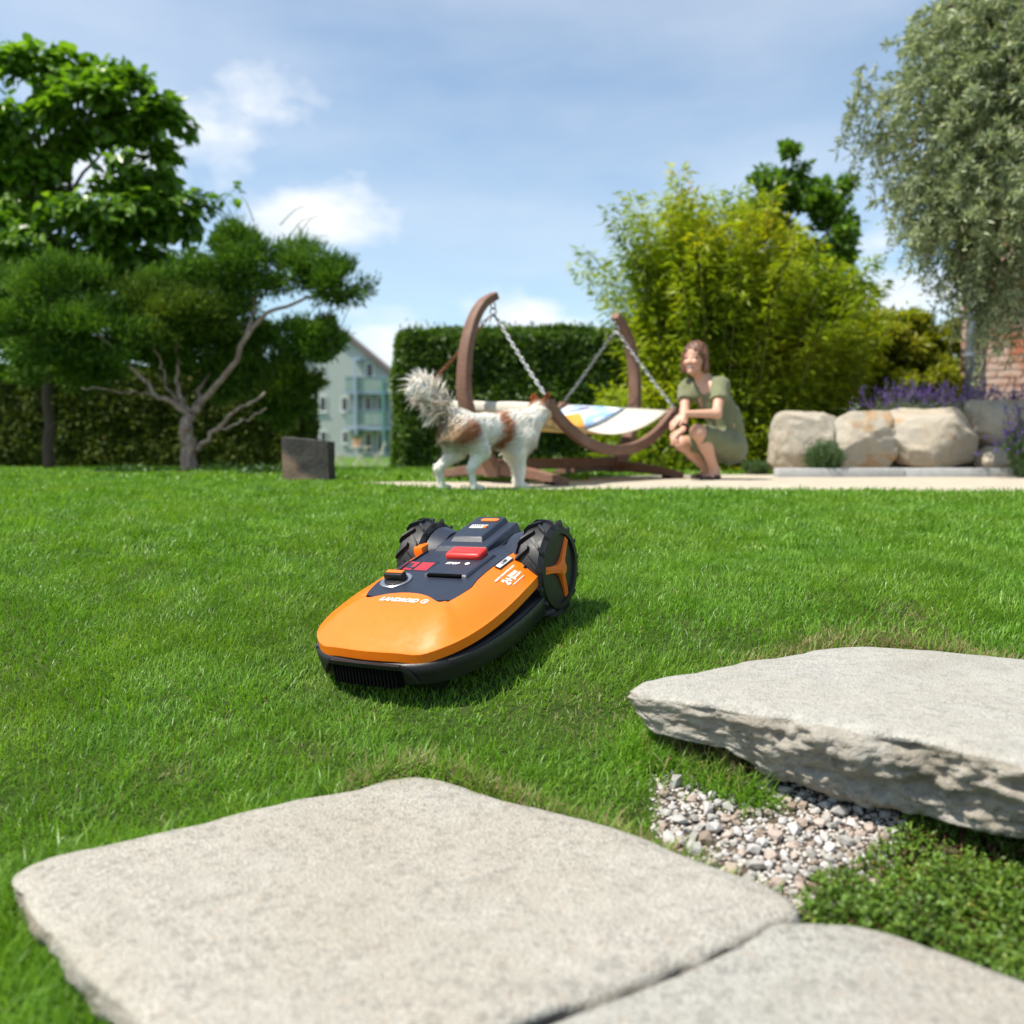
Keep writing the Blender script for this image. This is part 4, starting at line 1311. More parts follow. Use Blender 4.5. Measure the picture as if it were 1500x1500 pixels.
for (H, B, s, top) in ((H1, B1, -1, 1.235), (H2, B2, 1, 1.255)):
    o_ = ax * s          # outward
    prof = [B + Vector((0, 0, .07)), B + o_ * .13 + Vector((0, 0, .22)), H + o_ * .23 + Vector((0, 0, .52)), H + o_ * .235 + Vector((0, 0, .80)), H + o_ * .17 + Vector((0, 0, 1.03)), H + o_ * .07 + Vector((0, 0, 1.17)), H - o_ * .045 + Vector((0, 0, top))]
    mb = MB(); q = bez([sp(p) for p in prof], 40)
    mb.tube(q, [1.05 - .35 * i / (len(q) - 1) for i in range(len(q))], rect=(.072, .098), up=cr)
    post = mb.build('post', M_WOOD, stand); sharp(post, 40)
    # cross foot, bowed
    foot = []
    for k in range(13):
        f = -1 + 2 * k / 12
        p = B + cr * (.60 * f); foot.append(sp(Vector((p.x, p.y, z_on(p) + .026 + .066 * (1 - f * f)))))
    mb = MB(); mb.tube(foot, [.62, .72, .82, .9, 1, 1, 1, 1, 1, .9, .82, .72, .62], rect=(.085, .075)); ft = mb.build('cross_foot', M_WOOD, stand); sharp(ft, 40)
    for f in (-.8, .8):
        p = B + cr * (.60 * f); mb = MB(); mb.box(sp(Vector((p.x, p.y, z_on(p) + .014))), (.07, .07, .025), Matrix.Rotation(math.atan2(cr.y, cr.x), 3, 'Z'), .004); mb.build('foot_pad', M_HOLE, ft)
    hk = H - o_ * .03 + Vector((0, 0, top - .045))
    HOOK[s] = hk
    mb = MB(); ring = [sp(hk) + Vector((0, 0, -.02)) + (ax * math.cos(a) + Vector((0, 0, 1)) * math.sin(a)) * .022 for a in np.linspace(0, 2 * PI, 17)]
    mb.tube(ring, .005, 6, caps=False); mb.build('hook_ring', M_STEEL, post, True)
# spine beam
p0, p1 = B1 + ax * .04, B2 - ax * .04
mb = MB(); mb.tube([sp(Vector((p0.x, p0.y, z_on(p0) + .125))), sp(Vector((p1.x, p1.y, z_on(p1) + .125)))], 1, rect=(.08, .075)); sharp(mb.build('spine_beam', M_WOOD, stand), 40)
for (B, s) in ((B1, 1), (B2, -1)):
    mb = MB(); mb.box(sp(Vector((B.x, B.y, .10))), (.13, .13, .12), Matrix.Rotation(math.atan2(ax.y, ax.x), 3, 'Z'), .008); sharp(mb.build('corner_block', M_WOOD, stand), 40)

# lounge: corners as they hang
cA = at(612, 588, 6.30); cB = at(803, 592, 5.52); cC = at(987, 603, 6.66); cD = at(826, 594, 7.36)
ham = empty('hammock', (cA + cB + cC + cD) / 4)
hl = ham.location.copy()
tag(ham, 'cream canvas hanging lounge with curved wooden side rails and chains', 'hammock')
def hp(p): return Vector(p) - hl
for (a, b, dip) in ((cB, cC, .285), (cA, cD, .285)):
    pts = []
    for k in range(25):
        f = k / 24; p = a.lerp(b, f); p = p - Vector((0, 0, dip * (1 - abs(2 * f - 1) ** 2.2))); pts.append(hp(p))
    mb = MB(); mb.tube(pts, 1, rect=(.05, .07)); rail = mb.build('side_rail', M_WOOD, ham); sharp(rail, 40)
    for q in (a, b):
        mb = MB(); mb.box(hp(q + Vector((0, 0, .0))), (.075, .065, .06), Matrix.Rotation(math.atan2((b - a).y, (b - a).x), 3, 'Z'), .006); sharp(mb.build('rail_end', M_WOOD, rail), 40)
for (a, b) in ((cA, cB), (cD, cC)):
    mb = MB(); mb.tube([hp(a + Vector((0, 0, -.012))), hp(b + Vector((0, 0, -.012)))], .017, 12); mb.build('spreader_bar', M_WOOD, ham, True)
# canvas, hem over the bars, sagging between them
t = NT('cream_canvas')
w1 = t.noise(900, 2, .5, None, 0, (1, 1, .3)); c = t.mix(t.rng(t.noise(4, 3), .3, .7), (.76, .73, .64), (.82, .80, .72))
t.bump(w1, .2, .001)
M_CANVAS = t.leafy(c, .38, (.80, .62, .30), .85, .15)
nu, nv = 29, 15
V = []
for i in range(nu):
    f = i / (nu - 1)
    for j in range(nv):
        g = .045 + .91 * j / (nv - 1)
        a = cA.lerp(cB, g); b = cD.lerp(cC, g)
        p = a.lerp(b, f)
        sag = .185 * (1 - abs(2 * f - 1) ** 2.0)
        p = p - Vector((0, 0, sag - .006)) + Vector((0, 0, -.012 * (1 - (2 * g - 1) ** 2) * (1 - abs(2 * f - 1))))
        V.append(hp(p))
Fq = [(i * nv + j, (i + 1) * nv + j, (i + 1) * nv + j + 1, i * nv + j + 1) for i in range(nu - 1) for j in range(nv - 1)]
me = bpy.data.meshes.new('canvas'); me.from_pydata(V, [], Fq); me.update()
canvas = link('canvas', me, M_CANVAS, ham, True)
so_ = canvas.modifiers.new('thickness', 'SOLIDIFY'); so_.thickness = .003
for (a, b, s) in ((cA, cB, -1), (cD, cC, 1)):          # hem hanging outside each bar
    V = []
    for j in range(nv):
        g = .045 + .91 * j / (nv - 1); p = a.lerp(b, g)
        for (o1, z1) in ((-.004, .010), (.014, .008), (.024, -.008), (.024, -.036), (.020, -.066)):
            V.append(hp(p + ax * s * o1 + Vector((0, 0, z1 - .002 + .002 * math.sin(j * 1.3)))))
    Fq = [(j * 5 + k, (j + 1) * 5 + k, (j + 1) * 5 + k + 1, j * 5 + k + 1) for j in range(nv - 1) for k in range(4)]
    me = bpy.data.meshes.new('hem'); me.from_pydata(V, [], Fq); me.update(); h = link('hem', me, M_CANVAS, canvas, True)
    so_ = h.modifiers.new('thickness', 'SOLIDIFY'); so_.thickness = .003
# chains: links turned alternately
def chain(a, b, name, mat, par, pitch=.034, r=.0033, sag=.01):
    a, b = Vector(a), Vector(b); L = (b - a).length; n = int(L / pitch)
    mb = MB()
    for k in range(n):
        f0, f1 = k / n, (k + 1) / n
        p = a.lerp(b, f0) - Vector((0, 0, sag * math.sin(f0 * PI))); q = a.lerp(b, f1) - Vector((0, 0, sag * math.sin(f1 * PI)))
        d = (q - p).normalized(); u = d.cross(Vector((.3, 1, .1))).normalized(); w = d.cross(u)
        sd = u if k % 2 else w
        c = (p + q) / 2; hl_ = pitch * .68; hw = .0095
        ring = [c + d * (hl_ - hw) * (1 if math.cos(t_) > 0 else -1) + d * hw * math.cos(t_) + sd * hw * math.sin(t_) for t_ in np.linspace(0, 2 * PI, 13)]
        mb.tube(ring, r, 5, caps=False)
    return mb.build(name, mat, par, True, fix=False)
for (hk, c, m) in ((HOOK[-1], cB, M_STEEL), (HOOK[-1], cA, M_RUST), (HOOK[1], cC, M_STEEL), (HOOK[1], cD, M_STEEL)):
    top = hk + Vector((0, 0, -.06)); d_ = (c - top)
    chain(hp(top + d_ * .05), hp(c + Vector((0, 0, .03))), 'chain', m, ham)
for hk in HOOK.values():
    mb = MB(); rr = [hp(hk) + Vector((0, 0, -.062)) + (cr * math.cos(a) + Vector((0, 0, 1)) * math.sin(a)) * .027 for a in np.linspace(0, 2 * PI, 17)]; mb.tube(rr, .005, 6, caps=False); mb.build('hanging_ring', M_STEEL, ham, True)
    mb = MB(); 
    for s in (1, -1): mb.tube([hp(hk) + Vector((0, 0, -.07)), hp(hk) + cr * s * .035 + Vector((0, 0, -.12))], .005, 6)
    mb.build('hanger', M_STEEL, ham, True)
# printed cushion lying in the far half of the canvas
def canv(f, g):
    a = cA.lerp(cB, g); b = cD.lerp(cC, g); p = a.lerp(b, f)
    return p - Vector((0, 0, .185 * (1 - abs(2 * f - 1) ** 2.0) - .012))
t = NT('cushion_print')
uv = t.tc.outputs['Generated']
sepn = t.n.new('ShaderNodeSeparateXYZ'); t.l.new(uv, sepn.inputs[0])
u_, v_ = sepn.outputs[0], sepn.outputs[1]
n = t.noise(5, 5, .6, uv)
base = t.mix(t.rng(n, .42, .58), (.25, .42, .68), (.72, .76, .82))
base = t.mix(t.rng(t.noise(3, 4, .6, uv), .56, .62), base, (.16, .17, .25))
hill = t.math('SUBTRACT', t.math('ADD', .62, t.math('MULTIPLY', t.math('ABSOLUTE', t.math('SUBTRACT', u_, .55)), -.9)), v_)
base = t.mix(t.rng(t.math('ADD', hill, t.math('MULTIPLY', n, .08)), .0, .03), base, (.75, .30, .05))
M_PRINT = t.done(base, .85, .2)
ff = (.55, .985); gg = (.08, .60)
nu, nv = 15, 15
Vt, Vb = [], []
for i in range(nu):
    for j in range(nv):
        a, b = i / (nu - 1), j / (nv - 1)
        p = canv(ff[0] + (ff[1] - ff[0]) * b, gg[0] + (gg[1] - gg[0]) * a)
        th = .045 * (max(0, 1 - (2 * a - 1) ** 4) * max(0, 1 - (2 * b - 1) ** 4)) ** .6
        Vt.append(p + Vector((0, 0, th + .003))); Vb.append(p + Vector((0, 0, .001)))
idx = lambda i, j, o: o + i * nv + j
fs = []
for i in range(nu - 1):
    for j in range(nv - 1):
        fs.append((idx(i, j, 0), idx(i + 1, j, 0), idx(i + 1, j + 1, 0), idx(i, j + 1, 0)))
        fs.append((idx(i, j, nu * nv), idx(i, j + 1, nu * nv), idx(i + 1, j + 1, nu * nv), idx(i + 1, j, nu * nv)))
cc = sum(Vt, Vector()) / len(Vt)
# flatten into own axes so that the print lies upright on it
ux = (cC - cD).normalized(); uy = (canv(.98, .3) - canv(.56, .3)).normalized(); uz = ux.cross(uy).normalized(); uy = uz.cross(ux)
Mc = Matrix((ux, uy, uz)).transposed().to_4x4(); Mc.translation = cc
inv = Mc.inverted()
me = bpy.data.meshes.new('cushion'); me.from_pydata([inv @ p for p in Vt + Vb], [], fs); me.update()
import bmesh
bm = bmesh.new(); bm.from_mesh(me); bmesh.ops.remove_doubles(bm, verts=bm.verts, dist=.0025); bmesh.ops.recalc_face_normals(bm, faces=bm.faces); bm.to_mesh(me); bm.free()
cu = link('cushion', me, M_PRINT, None, True); cu.matrix_world = Mc
tag(cu, 'flat cushion printed with blue sky and orange mountain lying in the hammock', 'cushion')
# ---------------------------------------------------------------- dog
dog = empty('dog')
DX, DY = at(676, 718, 5.15).x, 5.15
dang = math.atan2(.60, .80)                  # heading: right and away
Dm = Matrix.Translation((DX, DY, gz(DX, DY) + .004)) @ Matrix.Rotation(dang, 4, 'Z') @ Matrix.Scale(1.03, 4)
dog.matrix_world = Dm
tag(dog, 'cream white dog with red brown patches and raised bushy tail walking to the hammock', 'dog')
# local: x forward, y left, z up; hip at x=0
def dog_sdf(P):
    W = lambda a, b, ra, rb: sd_cap(P, a, b, ra, rb)
    d = sd_ell(P, (.36, 0, .335), (.155, .100, .130))                     # ribcage
    d = smin(d, sd_ell(P, (.17, 0, .345), (.17, .080, .095)), .05)        # loin
    d = smin(d, sd_ell(P, (-.005, 0, .355), (.115, .090, .105)), .05)     # croup
    d = smin(d, W((.44, 0, .36), (.585, .02, .445), .085, .062), .05)     # neck
    d = smin(d, sd_ell(P, (.45, 0, .34), (.075, .085, .115)), .04)        # chest ruff
    hd = sd_ell(P, (.635, .03, .475), (.072, .058, .060))
    d = smin(d, hd, .03)
    d = smin(d, W((.68, .04, .462), (.765, .065, .443), .037, .026), .025)   # muzzle
    d = smin(d, sd_ell(P, (.772, .067, .450), (.014, .013, .011)), .01)
    for s, fx in ((1, .02), (-1, -.02)):                                     # ears
        d = smin(d, W((.605, .03 + s * .045, .515), (.600, .03 + s * .062, .560), .022, .007), .02)
        d = smin(d, W((.600, .03 + s * .062, .560), (.625, .03 + s * .070, .545), .010, .005), .012)
    # hind legs: thigh, shank, hock, pasture
    for s, off in ((1, -.055), (-1, .065)):
        y = s * .070
        d = smin(d, W((.00, y * .9, .335), (.055 + off * .5, y * 1.1, .225), .078, .050), .045)
        d = smin(d, W((.055 + off * .5, y * 1.1, .225), (-.050 + off, y * 1.05, .128), .045, .026), .025)
        d = smin(d, W((-.050 + off, y * 1.05, .128), (-.030 + off, y * 1.05, .030), .023, .019), .015)
        d = smin(d, W((-.028 + off, y * 1.05, .021), (.018 + off, y * 1.05, .017), .021, .018), .015)
    for s, off in ((1, .035), (-1, -.025)):
        y = s * .065
        d = smin(d, W((.41, y, .30), (.375 + off * .4, y * 1.02, .205), .060, .040), .04)
        d = smin(d, W((.375 + off * .4, y * 1.02, .205), (.40 + off, y, .100), .036, .025), .02)
        d = smin(d, W((.40 + off, y, .100), (.398 + off, y, .030), .023, .019), .015)
        d = smin(d, W((.40 + off, y, .021), (.44 + off, y, .017), .021, .017), .015)
    # tail root, carried up and back
    d = smin(d, W((-.09, 0, .415), (-.128, .014, .475), .030, .022), .03)
    d = smin(d, W((-.128, .014, .475), (-.162, .042, .54), .022, .012), .02)
    d = smin(d, W((-.128, .014, .475), (-.205, .080, .590), .024, .050), .03)      # plume, its soft core
    d = smin(d, W((-.185, .060, .545), (-.250, .112, .565), .040, .020), .03)
    d = smin(d, W((-.120, .012, .455), (-.175, .055, .385), .026, .012), .02)
    n = vnoise(P, 22, 5, 2) * .004
    return d + n
V, F = surfnet(dog_sdf, (-.30, -.16, -.02), (.82, .20, .68), .0095)
def dog_color(V):
    cream = np.array([.82, .78, .69]); brown_patch = np.array([.30, .095, .030]); tan = np.array([.52, .33, .17]); dark = np.array([.07, .04, .03])
    C = np.tile(cream, (len(V), 1))
    n = vnoise(V, 26, 8, 3) * 2.2
    def blend(C, m, c): return C * (1 - m[:, None]) + c * m[:, None]
    sm = lambda x, a, b: np.clip((x - a) / (b - a), 0, 1)
    band = np.exp(-((V[:, 0] - .27 - .10 * (V[:, 2] - .3) + n * .02) / .042) ** 2) * sm(V[:, 2], .22, .26) * (1 - .35 * sm(V[:, 2], .40, .46))
    C = blend(C, np.clip(band * 1.25, 0, .95), brown_patch)
    hip = np.exp(-(((V[:, 0] + .005) / .075) ** 2 + ((V[:, 2] - .335 + n * .02) / .062) ** 2)) * sm(np.abs(V[:, 1]), .045, .08)
    C = blend(C, np.clip(hip * 1.4 - .1, 0, .92), brown_patch)
    rear = np.exp(-(((V[:, 0] + .09) / .05) ** 2 + ((V[:, 2] - .33) / .10) ** 2)); C = blend(C, np.clip(rear * .9, 0, .8), tan)
    an = np.exp(-(((V[:, 0] + .105) / .03) ** 2 + (V[:, 1] / .035) ** 2 + ((V[:, 2] - .395) / .04) ** 2)); C = blend(C, np.clip(an * 1.4, 0, 1), dark)
    tl_ = sm(-V[:, 0], .115, .14) * sm(V[:, 2], .40, .44); C = blend(C, tl_, np.array([.88, .85, .79])); C = blend(C, tl_ * (1 - sm(V[:, 2], .46, .54)) * .6, tan)
    head = sm(V[:, 0], .575, .62) * (np.abs(V[:, 1] - .03) > .018); C = blend(C, head * .8, tan)
    ear = sm(V[:, 2], .515, .54) * sm(V[:, 0], .55, .57); C = blend(C, ear, brown_patch)
    nose = sm(V[:, 0], .765, .775); C = blend(C, nose, np.array([.015, .012, .012]))
    eye = np.minimum(np.linalg.norm(V - [.683, .078, .492], axis=1), np.linalg.norm(V - [.688, .0, .492], axis=1)); C = blend(C, (eye < .012).astype(float), np.array([.02, .012, .01]))
    C *= (1 + .10 * vnoise(V, 60, 3, 2))[:, None]
    return np.clip(C, .005, .9)
t = NT('dog_coat')
va = t.n.new('ShaderNodeVertexColor'); va.layer_name = 'Col'
t.bump(t.noise(160, 4, .7, t.tc.outputs['Object'], 0, (.3, 1, 1)), .5, .004)
M_COAT = t.done(va.outputs[0], .85, .15)
t = NT('dog_fur')
va = t.n.new('ShaderNodeVertexColor'); va.layer_name = 'Col'
M_FUR = t.leafy(va.outputs[0], .55, va.outputs[0], .8, .05)
body = np_mesh('body', V, F, M_COAT, dog, True, dog_color(V))
# coat: tapering locks lying along the body
def locks(P, D, L, W, col, rg, Nm):
    n = len(P); D = unit(D)
    B = unit(np.cross(D, Nm + rg.normal(size=(n, 3)) * .25))
    g = np.array([0, 0, -1.0])
    m = P + D * (L * .55)[:, None]; tp = P + D * (L)[:, None] + g * (L * .18)[:, None]
    w = (W / 2)[:, None]
    V_ = np.stack([P - B * w, P + B * w, m + B * w * .8, m - B * w * .8, tp], 1).reshape(-1, 3)
    i = np.arange(n)[:, None] * 5
    F_ = np.concatenate([i + np.array([q]) for q in ([0, 1, 2], [0, 2, 3], [3, 2, 4])], 1).reshape(-1, 3)
    return V_, F_, np.repeat(col, 5, axis=0)
rg = np.random.default_rng(3)
me = body.data
nf = len(me.polygons)
fc = np.zeros(nf * 3); me.polygons.foreach_get('center', fc); fc = fc.reshape(-1, 3)
fn = np.zeros(nf * 3); me.polygons.foreach_get('normal', fn); fn = fn.reshape(-1, 3)
sel = rg.choice(nf, 12000)
P = fc[sel] + rg.normal(size=(12000, 3)) * .003; Nn = fn[sel]
flow = np.tile([-1.0, 0, -.45], (len(P), 1))
low = P[:, 2] < .2
flow[low] = [-.25, 0, -1]
flow = flow - Nn * (flow * Nn).sum(1)[:, None] * .8
L = np.where(P[:, 2] > .22, .038, .016) * (.6 + .8 * rg.random(len(P)))
L = np.where((P[:, 0] > .40) & (P[:, 0] < .6) & (P[:, 2] > .22), L * 1.5, L)          # ruff
L = np.where((P[:, 0] < .02) & (P[:, 2] < .36) & (P[:, 2] > .2), L * 1.5, L)          # breeches
L = np.where(P[:, 0] > .62, .012, L)
keep = (P[:, 0] < .70)
P, Nn, flow, L = P[keep], Nn[keep], flow[keep], L[keep]
Dv = unit(flow) + Nn * .10 + rg.normal(size=P.shape) * .06
Vl, Fl, Cl = locks(P - Nn * .002, Dv, L, np.full(len(P), .0060), dog_color(P) * (.92 + .16 * rg.random((len(P), 1))), rg, Nn)
t = NT('dog_coat_locks'); va = t.n.new('ShaderNodeVertexColor'); va.layer_name = 'Col'; M_FUR2 = t.leafy(va.outputs[0], .12, va.outputs[0], .85, .05)
o = np_mesh('coat', Vl, Fl, M_FUR2, dog, False, Cl); o['kind'] = 'stuff'
# plume of the tail: a fan from upright over to the side, tan at the root and white at the ends
n = 2200
f = rg.random(n)
bone = np.array([[-.09, 0, .42], [-.125, .012, .47], [-.165, .045, .535], [-.195, .070, .575]])
root = np.stack([np.interp(f, [0, .35, .7, 1], bone[:, i]) for i in range(3)], 1) + rg.normal(size=(n, 3)) * .020
lf = np.array([-.80, .60, 0]); bk = np.array([-.60, -.80, 0])
fan = R(2) + R(34) * rg.normal(size=n) + R(36)
hang = rg.random(n) < .26
fan = np.where(hang, R(95) + R(75) * rg.random(n), fan)
Dv = lf * np.sin(fan)[:, None] + np.array([0, 0, 1.0]) * np.cos(fan)[:, None] + bk * (rg.normal(size=n) * .20)[:, None]
L = (.055 + .095 * rg.random(n) ** 1.2) * np.where(hang, .85, 1.0) * (.65 + .4 * f)
Vl, Fl, Cl = locks(root, Dv, L, np.full(n, .0105), np.ones((n, 3)), rg, np.tile([-.5, .15, .85], (n, 1)))
wh = np.array([.92, .90, .85]); tn_ = np.array([.60, .44, .27])
sh = (.88 + .2 * rg.random((n, 1, 1)))
mixv = np.array([.75, .75, .22, .22, 0.0])[None, :, None] * np.where(hang, 1.3, .9)[:, None, None]
Cl = np.clip((wh * (1 - mixv) + tn_ * mixv) * sh, 0, .92).reshape(-1, 3)
o = np_mesh('tail_plume', Vl, Fl, M_FUR, dog, False, Cl); o['kind'] = 'stuff'

# ---------------------------------------------------------------- woman crouching on the path
K = lambda px, py, d: np.array(at(px, py, d))
person = empty('person', at(1046, 700, 6.36))
pl_ = np.array(person.location)
tag(person, 'person in sage green dress crouching on the sand path beside the hammock', 'person')
hipL, hipR, pel = K(1071, 655, 6.30), K(1062, 652, 6.50), K(1070, 652, 6.42)
kneL, kneR = K(1022, 633, 6.14), K(999, 650, 6.38)
ankL, ankR = K(1047, 688, 6.26), K(1034, 686, 6.52)
waist, chest, neckb = K(1062, 618, 6.42), K(1042, 578, 6.39), K(1033, 556, 6.37)
shL, shR = K(1056, 564, 6.27), K(1005, 567, 6.46)
elL, wrL = K(1050, 606, 6.12), K(1003, 606, 6.08)
elR, wrR = K(1003, 604, 6.34), K(1001, 628, 6.18)
hc = K(1018, 526, 6.335)
fdir = unit(np.array([-.54, -.84, .0])); fside = unit(np.cross(fdir, [0, 0, 1.0])); fup = np.cross(fside, fdir)   # fside: to her right
fx = lambda a, b, c: hc + fdir * a + fside * b + fup * c
gfoot = gz(1.45, 6.36) + .004
tilt = np.stack([fdir, fside, fup], 1)
def hand(P, d, w, dirn, palm_up, thumb_side, scale=1.0, curl=1.0):
    """palm, four fingers of unequal length and a thumb"""
    dirn = unit(np.array(dirn, float)); up_ = unit(np.array(palm_up, float)); sd = unit(np.cross(up_, dirn)) * thumb_side; up_ = np.cross(dirn, sd) * thumb_side
    c = w + dirn * .045 * scale
    M_ = np.stack([dirn, sd, up_], 1)
    d = smin(d, sd_ell(P, c, (.050, .040, .017), M_), .012)
    for k, (o_, l_) in enumerate(((.028, .068), (.010, .076), (-.009, .070), (-.027, .054))):
        b0 = c + dirn * .038 + sd * o_; b1 = b0 + dirn * l_ * .5 - up_ * .010 * curl; b2 = b1 + dirn * l_ * .38 - up_ * .026 * curl
        d = smin(d, sd_cap(P, b0, b1, .0092, .0085), .004); d = smin(d, sd_cap(P, b1, b2, .0085, .0068), .003)
    t0 = c - dirn * .012 + sd * .034; t1 = t0 + dirn * .032 + sd * .022; t2 = t1 + dirn * .028 - up_ * .008
    d = smin(d, sd_cap(P, t0, t1, .0125, .010), .008); d = smin(d, sd_cap(P, t1, t2, .010, .0078), .004)
    return d
def person_sdf(P):
    W = lambda a, b, ra, rb: sd_cap(P, a, b, ra, rb)
    d = W(pel + np.array([-.012, 0, .01]), waist, .106, .100)
    d = smin(d, W(waist, chest, .105, .110), .06)
    d = smin(d, W(shL * .8 + chest * .2, shR * .8 + chest * .2, .058, .058), .06)
    d = smin(d, W(neckb, hc - fup * .07 - fdir * .012, .050, .046), .03)
    for (h, k, a) in ((hipL, kneL, ankL), (hipR, kneR, ankR)):
        d = smin(d, W(h, k, .080, .050), .05)
        m = k * .62 + a * .38; back = unit(np.cross(k - a, np.array([0, 1.0, 0])) * 0 + np.array([.75, .1, .2]))
        d = smin(d, W(k, m + back * .014, .047, .046), .03)
        d = smin(d, W(m + back * .014, a, .045, .030), .03)
        heel = a + np.array([.012, .02, 0]); heel[2] = gfoot + .028
        toe = a + np.array([-.075, -.085, 0]) * 1.35; toe[2] = gfoot + .016
        d = smin(d, W(a, heel, .034, .029), .02); d = smin(d, W(heel, toe, .030, .022), .025)
    for (s, e, w, r) in ((shL, elL, wrL, 1), (shR, elR, wrR, 1)):
        d = smin(d, W(s, e, .042, .033), .03); d = smin(d, W(e, w, .033, .022), .02)
    # head
    d = smin(d, sd_ell(P, fx(-.012, 0, .022), (.092, .075, .098), tilt), .02)
    d = smin(d, sd_ell(P, fx(.028, 0, -.052), (.060, .052, .062), tilt), .03)         # jaw
    d = smin(d, sd_ell(P, fx(.070, 0, -.092), (.022, .026, .018), tilt), .02)         # chin
    d = smin(d, sd_cap(P, fx(.088, 0, .010), fx(.104, 0, -.028), .008, .0125), .012)  # nose
    d = smin(d, sd_ell(P, fx(.082, .030, -.030), (.022, .022, .020), tilt), .02)      # cheeks
    d = smin(d, sd_ell(P, fx(.082, -.030, -.030), (.022, .022, .020), tilt), .02)
    for s in (1, -1):
        q = sd_ell(P, fx(.088, s * .032, .004), (.012, .017, .010), tilt)               # eye sockets
        d = np.maximum(d, -q)
        d = smin(d, sd_ell(P, fx(.078, s * .032, .003), (.012, .013, .009), tilt), .004)  # lids
        d = smin(d, sd_ell(P, fx(-.015, s * .077, -.012), (.018, .009, .030), tilt), .008)  # ears
    d = smin(d, sd_cap(P, fx(.088, .021, -.058), fx(.088, -.021, -.058), .0075, .0075), .006)   # lips
    # hands: the far one hangs from the wrist over the knee, the near one rests across it
    d = hand(P, d, wrL, K(984, 622, 6.06) - wrL, (-.5, -.5, .8), 1, 1.0, .7)
    d = hand(P, d, wrR, K(984, 644, 6.10) - wrR, (-.55, -.35, .6), -1, 1.0, 1.2)
    return d
lo = np.minimum.reduce([kneR, wrL, hc, ankL, K(975, 700, 6.0)]) - .12; hi = np.maximum.reduce([hipR, hc + .1, ankR, pel + .1]) + .14
lo[2] = gfoot - .02; hi[2] = hc[2] + .16
V, F = surfnet(person_sdf, lo, hi, .0072)
C = np.tile(np.array([.60, .335, .235]), (len(V), 1))
q = (V - hc) @ tilt
lipm = (np.abs(q[:, 2] + .058) < .0115) & (np.abs(q[:, 1]) < .027) & (q[:, 0] > .075); C[lipm] = [.42, .13, .11]
smile = (np.abs(q[:, 2] + .058 - 3.0 * q[:, 1] ** 2) < .0045) & (np.abs(q[:, 1]) < .022) & (q[:, 0] > .075); C[smile] = [.75, .70, .66]
for s in (1, -1):
    e = (np.abs(q[:, 1] - s * .032) < .015) & (np.abs(q[:, 2] - .003) < .0075) & (q[:, 0] > .06); C[e] = [.09, .05, .04]
    e = (np.abs(q[:, 1] - s * .032) < .019) & (np.abs(q[:, 2] - .024) < .0055) & (q[:, 0] > .06); C[e] = [.20, .11, .07]
    e = (np.linalg.norm(q - [.085, s * .036, -.034], axis=1) < .02); C[e] = C[e] * [1.06, .86, .84]
t = NT('skin')
va = t.n.new('ShaderNodeVertexColor'); va.layer_name = 'Col'
M_SKIN = t.done(va.outputs[0], .5, .4, Subsurface_Weight=.12, Subsurface_Radius=(.02, .008, .004), Subsurface_Scale=.5)
np_mesh('body', V - pl_, F, M_SKIN, person, True, C)
# dress: its own cloth body, open at the neck, sleeves and knees
def dress_sdf(P):
    W = lambda a, b, ra, rb: sd_cap(P, a, b, ra, rb)
    d = W(pel + [-.012, .0, .01], waist, .112, .104)
    d = smin(d, W(waist, chest, .117, .120), .06)
    d = smin(d, W(shL * .85 + chest * .15, shR * .85 + chest * .15, .064, .064), .06)
    for (s, e) in ((shL, elL), (shR, elR)):
        d = smin(d, W(s, s + (e - s) * .50, .055, .060), .03)
    skl = hipL + (kneL - hipL) * .90; skr = hipR + (kneR - hipR) * .86
    d = smin(d, W(hipL, skl, .098, .068), .05); d = smin(d, W(hipR, skr, .096, .066), .06)
    d = smin(d, W(pel + [.01, 0, -.03], (skl + skr) / 2 + [.05, 0, -.03], .11, .045), .05)
    # folds
    d = d + vnoise(P * [1, 1, .4], 19, 6, 3) * .011 + np.sin(P[:, 0] * 46 + P[:, 2] * 30 + vnoise(P, 6, 4, 2) * 4) * .0028
    # cut the openings
    for (s, e) in ((shL, elL), (shR, elR)):
        ax_ = unit(e - s); cut = ((P - (s + (e - s) * .56)) @ ax_)
        near_ = np.linalg.norm(P - (s + (e - s) * .62), axis=1) - .12
        d = np.maximum(d, np.minimum(cut, -near_))
    for (h, k) in ((hipL, kneL), (hipR, kneR)):
        ax_ = unit(k - h); cut = ((P - (h + (k - h) * .90)) @ ax_)
        near_ = np.linalg.norm(P - k, axis=1) - .16
        d = np.maximum(d, np.minimum(cut, -near_))
    d = np.maximum(d, -(sd_cap(P, neckb + [-.01, -.01, .06], neckb + fdir * .06 + [0, 0, .0], .064, .060)))
    # v neck
    v0 = K(1027, 552, 6.25); v1 = K(1025, 599, 6.235)
    d = np.maximum(d, -sd_cap(P, v0, v1, .092, .042))
    return d
V, F = surfnet(dress_sdf, lo - .03, hi + .05, .0085)
t = NT('sage_linen')
c = t.mix(t.rng(t.noise(14, 4, .6), .3, .7), (.150, .158, .085), (.195, .203, .115))
t.bump(t.noise(700, 2), .25, .001)
M_LINEN = t.done(c, .85, .15, Sheen_Weight=.15)
np_mesh('dress', V - pl_, F, M_LINEN, person, True)
